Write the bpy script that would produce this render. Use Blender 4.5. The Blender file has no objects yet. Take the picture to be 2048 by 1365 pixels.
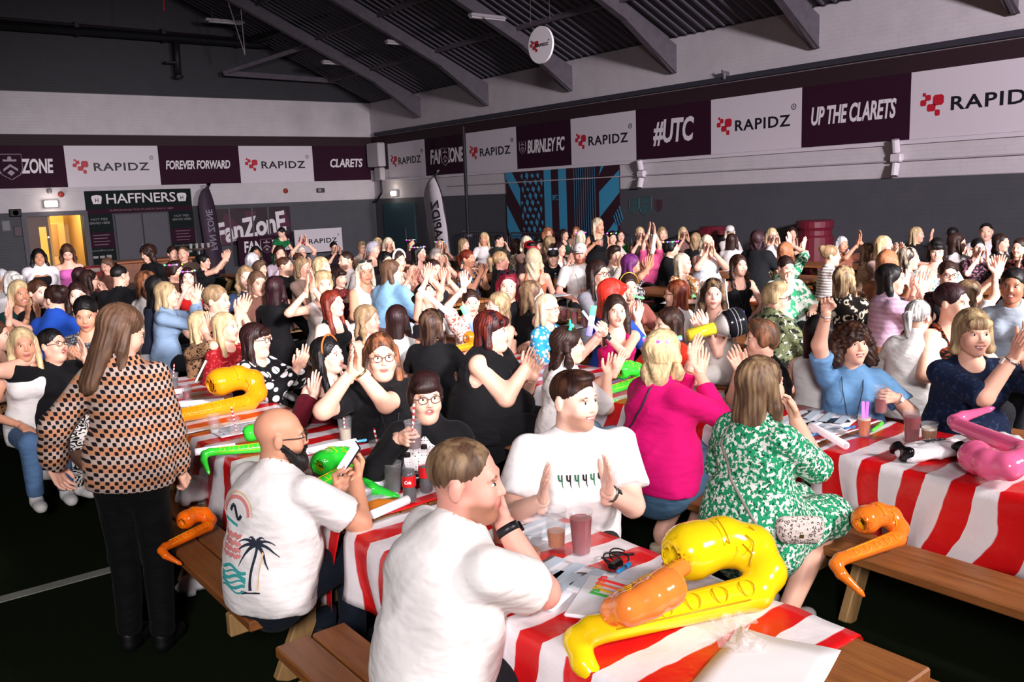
import bpy, bmesh, math, random
import numpy as np
from mathutils import Vector, Matrix, Euler
from mathutils.bvhtree import BVHTree

# ------------------------------------------------------------------ camera, world, lights, exposure
SC = bpy.context.scene
COL = SC.collection
FPX, PITCH, ROLL, CAMH, YAW = 1756.0, math.radians(9.5), math.radians(2.26), 2.1, math.radians(37.6)
_fw = np.array([math.sin(YAW), math.cos(YAW), 0]); _rt = np.array([math.cos(YAW), -math.sin(YAW), 0]); _up = np.array([0, 0, 1.0])
_f = _fw * math.cos(PITCH) - _up * math.sin(PITCH)
_d = -_fw * math.sin(PITCH) - _up * math.cos(PITCH)
_ir = _rt * math.cos(ROLL) + _d * math.sin(ROLL)
_id = -_rt * math.sin(ROLL) + _d * math.cos(ROLL)
CAMP = np.array([0, 0, CAMH])
def ray(x, y):
    return _f * FPX + _ir * (x - 1024) + _id * (y - 682.5)
def atz(x, y, z):
    d = ray(x, y); return CAMP + d * ((z - CAMH) / d[2])
def atu(x, y, u):
    d = ray(x, y); return CAMP + d * (u / d[0])
def atv(x, y, v):
    d = ray(x, y); return CAMP + d * (v / d[1])
cam_d = bpy.data.cameras.new('camera'); cam = bpy.data.objects.new('camera', cam_d); COL.objects.link(cam)
cam_d.sensor_width = 36.0; cam_d.lens = 36.0 * FPX / 2048; cam_d.clip_end = 200; cam_d.clip_start = 0.05
cam.matrix_world = Matrix([[_ir[i], -_id[i], -_f[i], CAMP[i]] for i in range(3)] + [[0, 0, 0, 1]])
SC.camera = cam
SC.view_settings.view_transform = 'Standard'; SC.view_settings.look = 'None'
SC.view_settings.gamma = 1.0; SC.view_settings.use_curve_mapping = False
SC.view_settings.exposure = 0.28
wd = bpy.data.worlds.new('hall_air'); SC.world = wd; wd.use_nodes = True
wd.node_tree.nodes['Background'].inputs[0].default_value = (0.30, 0.26, 0.36, 1)
wd.node_tree.nodes['Background'].inputs[1].default_value = 0.12
def spot(name, loc, target, power, size, angle, blend=0.6, col=(1, 1, 1)):
    l = bpy.data.lights.new(name, 'SPOT'); l.energy = power; l.shadow_soft_size = size; l.color = col
    l.spot_size = math.radians(angle); l.spot_blend = blend
    o = bpy.data.objects.new(name, l); COL.objects.link(o); o.location = loc
    o.rotation_euler = (Vector(target) - Vector(loc)).to_track_quat('-Z', 'Y').to_euler()
    return o
# stage lamps on the rig above and beside the stage where the photographer stands, aimed over the audience, then two added fill spots
spot('stage_or_fill_spot', (4.8, -2.8, 3.9), (3.2, 4.2, 0.7), 1450, 0.45, 84, 0.9, (1.0, 0.94, 0.94))
spot('stage_or_fill_spot', (8.0, -4.0, 4.6), (8.2, 7.5, 0.9), 7800, 0.5, 62, 0.9, (1.0, 0.92, 0.94))
spot('stage_or_fill_spot', (1.0, -3.6, 4.4), (4.8, 13.5, 1.2), 9500, 0.5, 36, 0.9, (1.0, 0.91, 0.95))
spot('stage_or_fill_spot', (6.0, -5.0, 4.6), (14.5, 9.5, 2.0), 8500, 0.5, 54, 0.9, (1.0, 0.90, 0.96))  # added spot, put in only to brighten the long right-hand wall
spot('stage_or_fill_spot', (-2.0, -2.2, 3.6), (2.0, 4.4, 0.6), 1500, 0.6, 84, 0.9, (1.0, 0.93, 0.95))  # unseen fill added from the left to lift the dark foreground
# ------------------------------------------------------------------ helpers
rng = random.Random(7)
def A(*v): return np.array(v, float)
def unit(v):
    v = np.asarray(v, float); return v / (np.linalg.norm(v) + 1e-12)
def make_mesh(name, V, Fq, smooth=True):
    V = np.asarray(V, np.float32).reshape(-1, 3)
    me = bpy.data.meshes.new(name)
    if isinstance(Fq, np.ndarray):
        n, k = Fq.shape
        me.vertices.add(len(V)); me.vertices.foreach_set('co', V.ravel())
        me.loops.add(n * k); me.loops.foreach_set('vertex_index', Fq.ravel().astype(np.int32))
        me.polygons.add(n); me.polygons.foreach_set('loop_start', np.arange(0, n * k, k, dtype=np.int32))
    else:
        me.from_pydata(V.tolist(), [], [list(f) for f in Fq])
    me.polygons.foreach_set('use_smooth', np.full(len(me.polygons), smooth))
    me.update(calc_edges=True)
    return me
def link(name, me, mat=None, parent=None, mw=None):
    o = bpy.data.objects.new(name, me); COL.objects.link(o)
    if mat is not None:
        if len(me.materials) == 0: me.materials.append(mat)
        elif me.materials[0] is not mat:
            o.material_slots[0].link = 'OBJECT'; o.material_slots[0].material = mat
    if parent is not None: o.parent = parent
    if mw is not None: o.matrix_local = mw
    return o
def tag(o, label, cat, group=None, kind=None):
    if label: o['label'] = label
    if cat: o['category'] = cat
    if group: o['group'] = group
    if kind: o['kind'] = kind
    return o
def empty(name, loc=(0, 0, 0), rz=0, label=None, cat=None, group=None):
    o = bpy.data.objects.new(name, None); COL.objects.link(o); o.location = loc; o.rotation_euler = (0, 0, rz); o.empty_display_size = .1
    return tag(o, label, cat, group)
def copy_tree(o, parent=None):
    c = o.copy(); COL.objects.link(c)
    if parent is not None:
        c.parent = parent
    for ch in list(o.children): copy_tree(ch, c)
    return c
class MB:
    """collects simple shapes into one mesh"""
    def __init__(s): s.v = []; s.f = []
    def add(s, V, Fc):
        b = len(s.v); s.v += [tuple(p) for p in V]; s.f += [tuple(i + b for i in f) for f in Fc]; return s
    def box(s, c, d, R=None, bev=0.0):
        hx, hy, hz = d[0] / 2, d[1] / 2, d[2] / 2
        if bev > 0:
            b = min(bev, hx * .9, hy * .9, hz * .9); V = []; 
            for sx in (-1, 1):
                for sy in (-1, 1):
                    for sz in (-1, 1):
                        V += [(sx * hx, sy * (hy - b), sz * (hz - b)), (sx * (hx - b), sy * hy, sz * (hz - b)), (sx * (hx - b), sy * (hy - b), sz * hz)]
            i = lambda sx, sy, sz, k: ((sx * 2 + sy) * 2 + sz) * 3 + k
            Fc = [(i(0,0,0,0), i(0,0,1,0), i(0,1,1,0), i(0,1,0,0)), (i(1,0,0,0), i(1,1,0,0), i(1,1,1,0), i(1,0,1,0)),
                  (i(0,0,0,1), i(1,0,0,1), i(1,0,1,1), i(0,0,1,1)), (i(0,1,0,1), i(0,1,1,1), i(1,1,1,1), i(1,1,0,1)),
                  (i(0,0,0,2), i(0,1,0,2), i(1,1,0,2), i(1,0,0,2)), (i(0,0,1,2), i(1,0,1,2), i(1,1,1,2), i(0,1,1,2))]
            for a in (0, 1):
                for b_ in (0, 1):
                    q = (i(a,b_,0,0), i(a,b_,0,1), i(a,b_,1,1), i(a,b_,1,0)); Fc.append(q if (a != b_) else q[::-1])
                    q = (i(a,0,b_,0), i(a,0,b_,2), i(a,1,b_,2), i(a,1,b_,0)); Fc.append(q if (a == b_) else q[::-1])
                    q = (i(0,a,b_,1), i(0,a,b_,2), i(1,a,b_,2), i(1,a,b_,1)); Fc.append(q if (a != b_) else q[::-1])
                    for c_ in (0, 1):
                        q = (i(a,b_,c_,0), i(a,b_,c_,1), i(a,b_,c_,2)); Fc.append(q if ((a + b_ + c_) % 2 == 1) else q[::-1])
        else:
            V = [(x * hx, y * hy, z * hz) for x in (-1, 1) for y in (-1, 1) for z in (-1, 1)]
            Fc = [(0, 1, 3, 2), (4, 6, 7, 5), (0, 4, 5, 1), (2, 3, 7, 6), (0, 2, 6, 4), (1, 5, 7, 3)]
        V = np.array(V)
        if R is not None: V = V @ np.array(R).T[:3, :3]
        return s.add(V + np.array(c), Fc)
    def bar(s, a, b, w, h, up=(0, 0, 1), bev=0.0):
        a = np.array(a, float); b = np.array(b, float); y = unit(b - a); x = unit(np.cross(y, up)); z = np.cross(x, y)
        return s.box((a + b) / 2, (w, np.linalg.norm(b - a), h), np.stack([x, y, z], 1), bev)
    def tube(s, pts, r, n=8, cap=True):
        pts = [np.array(p, float) for p in pts]; m = len(pts); rs = r if hasattr(r, '__len__') else [r] * m
        V = []; ref = None
        for i, p in enumerate(pts):
            t = unit(pts[min(i + 1, m - 1)] - pts[max(i - 1, 0)])
            if ref is None: ref = unit(np.cross(t, (0, 0, 1) if abs(t[2]) < .9 else (1, 0, 0)))
            ref = unit(ref - t * (ref @ t)); q = np.cross(t, ref)
            for k in range(n):
                a = 2 * math.pi * k / n; V.append(p + rs[i] * (math.cos(a) * ref + math.sin(a) * q))
        Fc = [(i * n + k, i * n + (k + 1) % n, (i + 1) * n + (k + 1) % n, (i + 1) * n + k) for i in range(m - 1) for k in range(n)]
        if cap: Fc += [tuple(range(n))[::-1], tuple((m - 1) * n + k for k in range(n))]
        return s.add(V, Fc)
    def lathe(s, prof, c=(0, 0, 0), n=16, R=None, cap0=True, cap1=False):
        V = np.array([(r * math.cos(2 * math.pi * k / n), r * math.sin(2 * math.pi * k / n), z) for r, z in prof for k in range(n)])
        if R is not None: V = V @ np.array(R).T
        m = len(prof)
        Fc = [(i * n + k, i * n + (k + 1) % n, (i + 1) * n + (k + 1) % n, (i + 1) * n + k) for i in range(m - 1) for k in range(n)]
        if cap0: Fc.append(tuple(range(n))[::-1])
        if cap1: Fc.append(tuple((m - 1) * n + k for k in range(n)))
        return s.add(V + np.array(c), Fc)
    def poly(s, pts, th, M=None):
        """extruded outline in xz (thickness along y), M maps to the world"""
        n = len(pts); V = [(x, -th / 2, z) for x, z in pts] + [(x, th / 2, z) for x, z in pts]
        if M is not None: V = [tuple(M @ Vector(v)) for v in V]
        return s.add(V, [tuple(range(n)), tuple(range(2 * n - 1, n - 1, -1))] + [(i, i + n, (i + 1) % n + n, (i + 1) % n) for i in range(n)])
    def mesh(s, name='m', smooth=False): return make_mesh(name, s.v, s.f, smooth)
    def build(s, name, mat, parent=None, smooth=False):
        me = s.mesh(name, smooth)
        return link(name, me, mat, parent)
# ------------------------------------------------------------------ materials
MATS = {}
def nmat(key):
    m = bpy.data.materials.new(key); m.use_nodes = True; nt = m.node_tree
    return m, nt, nt.nodes['Principled BSDF']
def lin(c):
    if isinstance(c, str):
        c = [int(c[i:i + 2], 16) / 255 for i in (0, 2, 4)]
    return tuple((x / 12.92 if x <= .04045 else ((x + .055) / 1.055) ** 2.4) for x in c[:3]) + (1,)
def plain(c, rough=.6, metal=0, spec=.4, emit=0, alpha=1, trans=0, bump=0, bscale=40, var=0, vscale=6):
    key = ('plain', str(c), rough, metal, spec, emit, alpha, trans, bump, bscale, var, vscale)
    if key in MATS: return MATS[key]
    m, nt, b = nmat('paint_' + (c if isinstance(c, str) else 'c')); L = lin(c)
    b.inputs['Base Color'].default_value = L; b.inputs['Roughness'].default_value = rough; b.inputs['Metallic'].default_value = metal
    b.inputs['Specular IOR Level'].default_value = spec
    if emit: b.inputs['Emission Color'].default_value = L; b.inputs['Emission Strength'].default_value = emit
    if trans: b.inputs['Transmission Weight'].default_value = trans
    if alpha < 1: b.inputs['Alpha'].default_value = alpha
    if var or bump:
        tc = nt.nodes.new('ShaderNodeTexCoord')
        if var:
            n = nt.nodes.new('ShaderNodeTexNoise'); n.inputs['Scale'].default_value = vscale; n.inputs['Detail'].default_value = 5
            nt.links.new(tc.outputs['Object'], n.inputs['Vector'])
            r = nt.nodes.new('ShaderNodeValToRGB'); r.color_ramp.elements[0].position = .3; r.color_ramp.elements[1].position = .7
            r.color_ramp.elements[0].color = tuple(x * (1 - var) for x in L[:3]) + (1,); r.color_ramp.elements[1].color = tuple(min(1, x * (1 + var)) for x in L[:3]) + (1,)
            nt.links.new(n.outputs['Fac'], r.inputs['Fac']); nt.links.new(r.outputs['Color'], b.inputs['Base Color'])
        if bump:
            n = nt.nodes.new('ShaderNodeTexNoise'); n.inputs['Scale'].default_value = bscale; n.inputs['Detail'].default_value = 4
            nt.links.new(tc.outputs['Object'], n.inputs['Vector'])
            bp = nt.nodes.new('ShaderNodeBump'); bp.inputs['Strength'].default_value = bump; bp.inputs['Distance'].default_value = .01
            nt.links.new(n.outputs['Fac'], bp.inputs['Height']); nt.links.new(bp.outputs['Normal'], b.inputs['Normal'])
    MATS[key] = m
    return m
class NT:
    """tiny node-graph helper: values are sockets or numbers"""
    def __init__(s, nt): s.nt = nt; s.tc = nt.nodes.new('ShaderNodeTexCoord')
    def set(s, sock, v):
        if isinstance(v, bpy.types.NodeSocket): s.nt.links.new(v, sock)
        elif sock.type == 'RGBA' and not isinstance(v, (int, float)): sock.default_value = tuple(v)[:3] + (1,)
        else: sock.default_value = v
    def math(s, op, a, b=0.0, c=0.0):
        n = s.nt.nodes.new('ShaderNodeMath'); n.operation = op
        for i, v in enumerate((a, b, c)): s.set(n.inputs[i], v)
        return n.outputs[0]
    def mix(s, fac, a, b):
        n = s.nt.nodes.new('ShaderNodeMix'); n.data_type = 'RGBA'
        s.set(n.inputs[0], fac); s.set(n.inputs[6], a); s.set(n.inputs[7], b); return n.outputs[2]
    def map(s, scale=(1, 1, 1), loc=(0, 0, 0), rot=(0, 0, 0), src='Object'):
        n = s.nt.nodes.new('ShaderNodeMapping'); n.inputs['Scale'].default_value = scale; n.inputs['Location'].default_value = loc; n.inputs['Rotation'].default_value = rot
        s.nt.links.new(s.tc.outputs[src], n.inputs['Vector']); return n.outputs[0]
    def noise(s, vec, scale, detail=3, out='Fac'):
        n = s.nt.nodes.new('ShaderNodeTexNoise'); n.inputs['Scale'].default_value = scale; n.inputs['Detail'].default_value = detail
        s.set(n.inputs['Vector'], vec); return n.outputs[out]
    def voro(s, vec, scale, feature='F1', rand=1.0, out='Distance'):
        n = s.nt.nodes.new('ShaderNodeTexVoronoi'); n.feature = feature; n.inputs['Scale'].default_value = scale
        n.inputs['Randomness'].default_value = rand; s.set(n.inputs['Vector'], vec); return n.outputs[out]
    def sep(s, vec):
        n = s.nt.nodes.new('ShaderNodeSeparateXYZ'); s.nt.links.new(vec, n.inputs[0]); return n.outputs
    def step(s, v, edge, soft=.01):
        n = s.nt.nodes.new('ShaderNodeMapRange'); s.set(n.inputs[0], v); n.inputs[1].default_value = edge - soft; n.inputs[2].default_value = edge + soft
        return n.outputs[0]
    def bump(s, h, strength, dist=.01):
        n = s.nt.nodes.new('ShaderNodeBump'); n.inputs['Strength'].default_value = strength; n.inputs['Distance'].default_value = dist
        s.set(n.inputs['Height'], h); return n.outputs[0]
def cloth(kind, c1, c2='ffffff', c3='000000', sc=1.0, rough=.85):
    key = ('cloth', kind, c1, c2, c3, sc, rough)
    if key in MATS: return MATS[key]
    m, nt, b = nmat('fabric_' + kind); g = NT(nt); P = g.map(); A1, A2, A3 = lin(c1), lin(c2), lin(c3)
    b.inputs['Roughness'].default_value = rough; b.inputs['Specular IOR Level'].default_value = .2
    b.inputs['Sheen Weight'].default_value = .02
    col = None
    if kind == 'plain': col = g.mix(g.noise(P, 9, 4), tuple(x * .9 for x in A1[:3]), tuple(min(1, x * 1.06) for x in A1[:3]))
    elif kind == 'dots': col = g.mix(g.step(g.voro(P, 12 * sc, rand=.4), .40, .02), A2, A1)
    elif kind == 'smalldots': col = g.mix(g.step(g.voro(P, 70 * sc, rand=.1), .24, .03), A2, A1)
    elif kind == 'floral':
        n1 = g.noise(P, 34 * sc, 2); n2 = g.noise(g.map(loc=(3, 5, 1)), 46 * sc, 2)
        col = g.mix(g.step(n1, .53, .03), A1, A2); col = g.mix(g.step(n2, .62, .02), col, A3)
    elif kind == 'leopard':
        d = g.voro(g.nt_warp(P) if hasattr(g, 'nt_warp') else P, 26 * sc); ring = g.math('MULTIPLY', g.step(d, .22, .03), g.math('SUBTRACT', 1.0, g.step(d, .48, .04)))
        br = g.step(g.noise(P, 40 * sc, 1), .47, .03); col = g.mix(g.math('MULTIPLY', ring, br), A1, A2)
    elif kind == 'zebra':
        n = g.noise(g.map(scale=(1, 1, 2.2)), 7 * sc, 2); w = g.math('SINE', g.math('MULTIPLY', n, 60)); col = g.mix(g.step(w, 0.0, .2), A1, A2)
    elif kind == 'stripes':
        z = g.sep(P)[2]; w = g.math('SINE', g.math('MULTIPLY', z, 190 * sc)); col = g.mix(g.step(w, 0.0, .3), A1, A2)
    elif kind == 'check':
        # houndstooth: staggered dark spots on a pale ground, warm spots between
        x, y, z = g.sep(P); u = g.math('MULTIPLY', g.math('ADD', x, g.math('MULTIPLY', y, 1.1)), 44 * sc); v = g.math('MULTIPLY', z, 50 * sc)
        cu = g.math('SINE', g.math('MULTIPLY', u, math.pi)); cv = g.math('SINE', g.math('MULTIPLY', v, math.pi))
        pr = g.math('MULTIPLY', cu, cv); warm = g.step(g.math('SINE', g.math('MULTIPLY', v, math.pi / 2)), .0, .2)
        ground = g.mix(warm, A1, A3); col = g.mix(g.step(pr, .12, .12), ground, A2)
    elif kind == 'lace':
        n = g.noise(P, 40 * sc, 3); col = g.mix(g.step(n, .6, .03), A1, A2)
    g.set(b.inputs['Base Color'], col)
    wr = g.math('ADD', g.math('MULTIPLY', g.noise(g.map(scale=(1, 1, 2.4), rot=(.3, .4, .2)), 6, 2), 1.0), g.math('MULTIPLY', g.noise(g.map(scale=(1, 1, 1.6), rot=(.9, .2, .7)), 13, 2), .3))
    g.set(b.inputs['Normal'], g.bump(wr, .5, .035))
    MATS[key] = m; return m
def hairmat(c, c2=None):
    key = ('hair', c, c2)
    if key in MATS: return MATS[key]
    m, nt, b = nmat('hair'); g = NT(nt); L = lin(c); L2 = lin(c2) if c2 else tuple(min(1, x * 1.5 + .006) for x in L[:3])
    P = g.map(scale=(1, 1, .07)); n = g.noise(P, 130, 3); n2 = g.noise(g.map(scale=(1, 1, .25)), 26, 2)
    col = g.mix(g.step(n, .52, .16), tuple(x * .6 for x in L[:3]), L); col = g.mix(g.step(n2, .58, .12), col, L2)
    g.set(b.inputs['Base Color'], col); b.inputs['Roughness'].default_value = .5; b.inputs['Specular IOR Level'].default_value = .3
    g.set(b.inputs['Normal'], g.bump(n, .5, .004)); MATS[key] = m; return m
def skinmat(c, brow='3a261c', lip='a8444a', beard=None):
    key = ('skin', c, brow, lip, beard)
    if key in MATS: return MATS[key]
    m, nt, b = nmat('skin'); g = NT(nt); L = lin(c)
    at = nt.nodes.new('ShaderNodeVertexColor'); at.layer_name = 'feat'
    sp = nt.nodes.new('ShaderNodeSeparateColor'); nt.links.new(at.outputs['Color'], sp.inputs[0])
    n = g.noise(g.map(), 12, 4)
    col = g.mix(n, tuple(x * y for x, y in zip(L, (.95, .86, .84))), tuple(min(1, x * 1.05) for x in L[:3]))
    col = g.mix(g.math('MULTIPLY', sp.outputs[0], .85), col, lin(lip))
    col = g.mix(g.math('MULTIPLY', sp.outputs[1], .9), col, lin(brow))
    if beard: col = g.mix(g.math('MULTIPLY', sp.outputs[2], .75), col, lin(beard))
    g.set(b.inputs['Base Color'], col); b.inputs['Roughness'].default_value = .48; b.inputs['Specular IOR Level'].default_value = .4
    b.inputs['Subsurface Weight'].default_value = .12; b.inputs['Subsurface Radius'].default_value = (.02, .008, .005); b.inputs['Subsurface Scale'].default_value = .5
    MATS[key] = m; return m
def woodmat(c1, c2, ax=1, rough=.5):
    key = ('wood', c1, c2, ax, rough)
    if key in MATS: return MATS[key]
    m, nt, b = nmat('wood'); g = NT(nt)
    oi = nt.nodes.new('ShaderNodeObjectInfo'); s = [9, 9, 9]; s[ax] = .8
    mp = g.map(scale=tuple(s)); ad = nt.nodes.new('ShaderNodeVectorMath'); ad.operation = 'ADD'; nt.links.new(mp, ad.inputs[0])
    cx = nt.nodes.new('ShaderNodeCombineXYZ'); r = g.math('MULTIPLY', oi.outputs['Random'], 40.0)
    for i in range(3): nt.links.new(r, cx.inputs[i])
    nt.links.new(cx.outputs[0], ad.inputs[1])
    n = g.noise(ad.outputs[0], 3.2, 6); n2 = g.noise(ad.outputs[0], 14, 3)
    f = g.math('ADD', g.math('MULTIPLY', n, .7), g.math('MULTIPLY', n2, .3))
    g.set(b.inputs['Base Color'], g.mix(g.step(f, .5, .22), lin(c1), lin(c2))); b.inputs['Roughness'].default_value = rough
    g.set(b.inputs['Normal'], g.bump(f, .25, .004)); MATS[key] = m; return m
def text_mesh(s, size=1.0, shear=0.0, bold=0.0, sx=1.0, depth=0.004, spacing=1.0, align='CENTER'):
    cu = bpy.data.curves.new('lettering', 'FONT'); cu.body = s; cu.size = size; cu.shear = shear; cu.offset = bold; cu.extrude = depth
    cu.align_x = align; cu.align_y = 'CENTER'; cu.space_character = spacing; cu.resolution_u = 3
    o = bpy.data.objects.new('tmp', cu); COL.objects.link(o)
    dg = bpy.context.evaluated_depsgraph_get(); me = bpy.data.meshes.new_from_object(o.evaluated_get(dg))
    bpy.data.objects.remove(o); bpy.data.curves.remove(cu)
    if sx != 1.0: me.transform(Matrix.Diagonal((sx, 1, 1, 1)))
    me.materials.clear()
    return me
# ------------------------------------------------------------------ implicit surfaces (bodies, clothes, hair, inflatables)
class SDF:
    def __init__(s, lo, hi, h):
        s.lo = np.array(lo, float); s.h = h; s.n = np.maximum(4, np.ceil((np.array(hi) - s.lo) / h).astype(int) + 1)
        s.D = np.full(s.n, 1.0, np.float32); s.ax = [(s.lo[i] + h * np.arange(s.n[i])).astype(np.float32) for i in range(3)]
    def win(s, lo, hi):
        i0 = np.clip(np.floor((np.array(lo) - s.lo) / s.h).astype(int), 0, s.n); i1 = np.clip(np.ceil((np.array(hi) - s.lo) / s.h).astype(int) + 1, 0, s.n)
        if (i1 <= i0).any(): return None
        sl = tuple(slice(a, b) for a, b in zip(i0, i1))
        X, Y, Z = [s.ax[i][sl[i]] for i in range(3)]
        return sl, X[:, None, None], Y[None, :, None], Z[None, None, :]
    def _join(s, sl, d, k, mode):
        a = s.D[sl]
        if mode == 'u':
            if k > 0:
                h = np.maximum(k - np.abs(a - d), 0); s.D[sl] = np.minimum(a, d) - h * h / (4 * k)
            else: s.D[sl] = np.minimum(a, d)
        else:
            d = -d
            if k > 0:
                h = np.maximum(k - np.abs(a - d), 0); s.D[sl] = np.maximum(a, d) + h * h / (4 * k)
            else: s.D[sl] = np.maximum(a, d)
    def rc(s, a, b, ra, rb=None, k=.03, fl=1.0, mode='u', cut=None):
        rb = ra if rb is None else rb; a = np.asarray(a, float); b = np.asarray(b, float); m = max(ra, rb) + k + 2.5 * s.h
        w = s.win(np.minimum(a, b) - m, np.maximum(a, b) + m)
        if w is None: return s
        sl, X, Y, Z = w; ax, ay, az = a; ay /= fl; Yq = Y / fl
        dx, dy, dz = b[0] - a[0], (b[1] / fl - ay), b[2] - a[2]; L2 = dx * dx + dy * dy + dz * dz + 1e-12
        px, py, pz = X - ax, Yq - ay, Z - az
        t = np.clip((px * dx + py * dy + pz * dz) / L2, 0, 1)
        qx, qy, qz = px - t * dx, py - t * dy, pz - t * dz; l = np.sqrt(qx * qx + qy * qy + qz * qz) + 1e-9
        d = l - (ra + (rb - ra) * t)
        if fl != 1.0: d = d / np.sqrt((qx * qx + (qy / fl) ** 2 + qz * qz) + 1e-12) * l
        if cut is not None:
            for (c, n) in cut:
                d = np.maximum(d, (X - c[0]) * n[0] + (Y - c[1]) * n[1] + (Z - c[2]) * n[2])
        s._join(sl, d.astype(np.float32), k, mode); return s
    def el(s, c, r, k=.03, mode='u', R=None):
        c = np.asarray(c, float); r = np.asarray(r, float); m = (max(r) if R is not None else r) + k + 2.5 * s.h
        w = s.win(c - m, c + m)
        if w is None: return s
        sl, X, Y, Z = w; px, py, pz = X - c[0], Y - c[1], Z - c[2]
        if R is not None:
            px, py, pz = [R[0][i] * px + R[1][i] * py + R[2][i] * pz for i in range(3)]
        k0 = np.sqrt((px / r[0]) ** 2 + (py / r[1]) ** 2 + (pz / r[2]) ** 2) + 1e-9
        k1 = np.sqrt((px / r[0] ** 2) ** 2 + (py / r[1] ** 2) ** 2 + (pz / r[2] ** 2) ** 2) + 1e-9
        s._join(sl, (k0 * (k0 - 1) / k1).astype(np.float32), k, mode); return s
    def plane(s, c, n, k=0.0):
        """remove everything on the side n points to"""
        n = unit(n); d = (s.ax[0] - c[0])[:, None, None] * n[0] + (s.ax[1] - c[1])[None, :, None] * n[1] + (s.ax[2] - c[2])[None, None, :] * n[2]
        s._join((slice(None),) * 3, -d.astype(np.float32), k, 's'); return s
    def disp(s, fn):
        X, Y, Z = s.ax[0][:, None, None], s.ax[1][None, :, None], s.ax[2][None, None, :]
        s.D += fn(X, Y, Z).astype(np.float32); return s
    def nets(s):
        D = s.D; D[0] = D[-1] = 1; D[:, 0] = D[:, -1] = 1; D[:, :, 0] = D[:, :, -1] = 1
        S = D < 0; nx, ny, nz = [n - 1 for n in D.shape]
        c = np.zeros((nx, ny, nz), np.uint8)
        for i in (0, 1):
            for j in (0, 1):
                for k in (0, 1): c += S[i:i + nx, j:j + ny, k:k + nz]
        ai, aj, ak = np.nonzero((c > 0) & (c < 8)); N = len(ai)
        idx = np.full((nx, ny, nz), -1, np.int32); idx[ai, aj, ak] = np.arange(N)
        vals = {(i, j, k): D[ai + i, aj + j, ak + k] for i in (0, 1) for j in (0, 1) for k in (0, 1)}
        acc = np.zeros((N, 3)); cnt = np.zeros(N)
        for a, v0 in vals.items():
            for ax in range(3):
                if a[ax]: continue
                b = list(a); b[ax] = 1; v1 = vals[tuple(b)]; mk = (v0 < 0) != (v1 < 0)
                t = np.where(mk, v0 / np.where(mk, v0 - v1, 1), 0)
                for q in range(3): acc[:, q] += mk * (a[q] + (t if q == ax else 0))
                cnt += mk
        V = (acc / np.maximum(cnt, 1)[:, None] + np.stack([ai, aj, ak], 1)) * s.h + s.lo
        Fs = []
        for ax in range(3):
            sl0 = [slice(None)] * 3; sl1 = [slice(None)] * 3; sl0[ax] = slice(0, -1); sl1[ax] = slice(1, None)
            s0, s1 = S[tuple(sl0)], S[tuple(sl1)]; i, j, k = np.nonzero(s0 != s1); p = np.stack([i, j, k], 1)
            u, v = (ax + 1) % 3, (ax + 2) % 3; ok = (p[:, u] > 0) & (p[:, v] > 0) & (p[:, u] < S.shape[u] - 1) & (p[:, v] < S.shape[v] - 1); p = p[ok]
            fl = s0[tuple(p.T)]
            eu = np.zeros(3, int); ev = np.zeros(3, int); eu[u] = 1; ev[v] = 1
            q = [idx[tuple((p - d).T)] for d in (eu + ev, ev, 0 * eu, eu)]
            Q = np.stack(q, 1); Q[~fl] = Q[~fl][:, ::-1]; Fs.append(Q)
        return V.astype(np.float32), np.concatenate(Fs).astype(np.int32)

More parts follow.
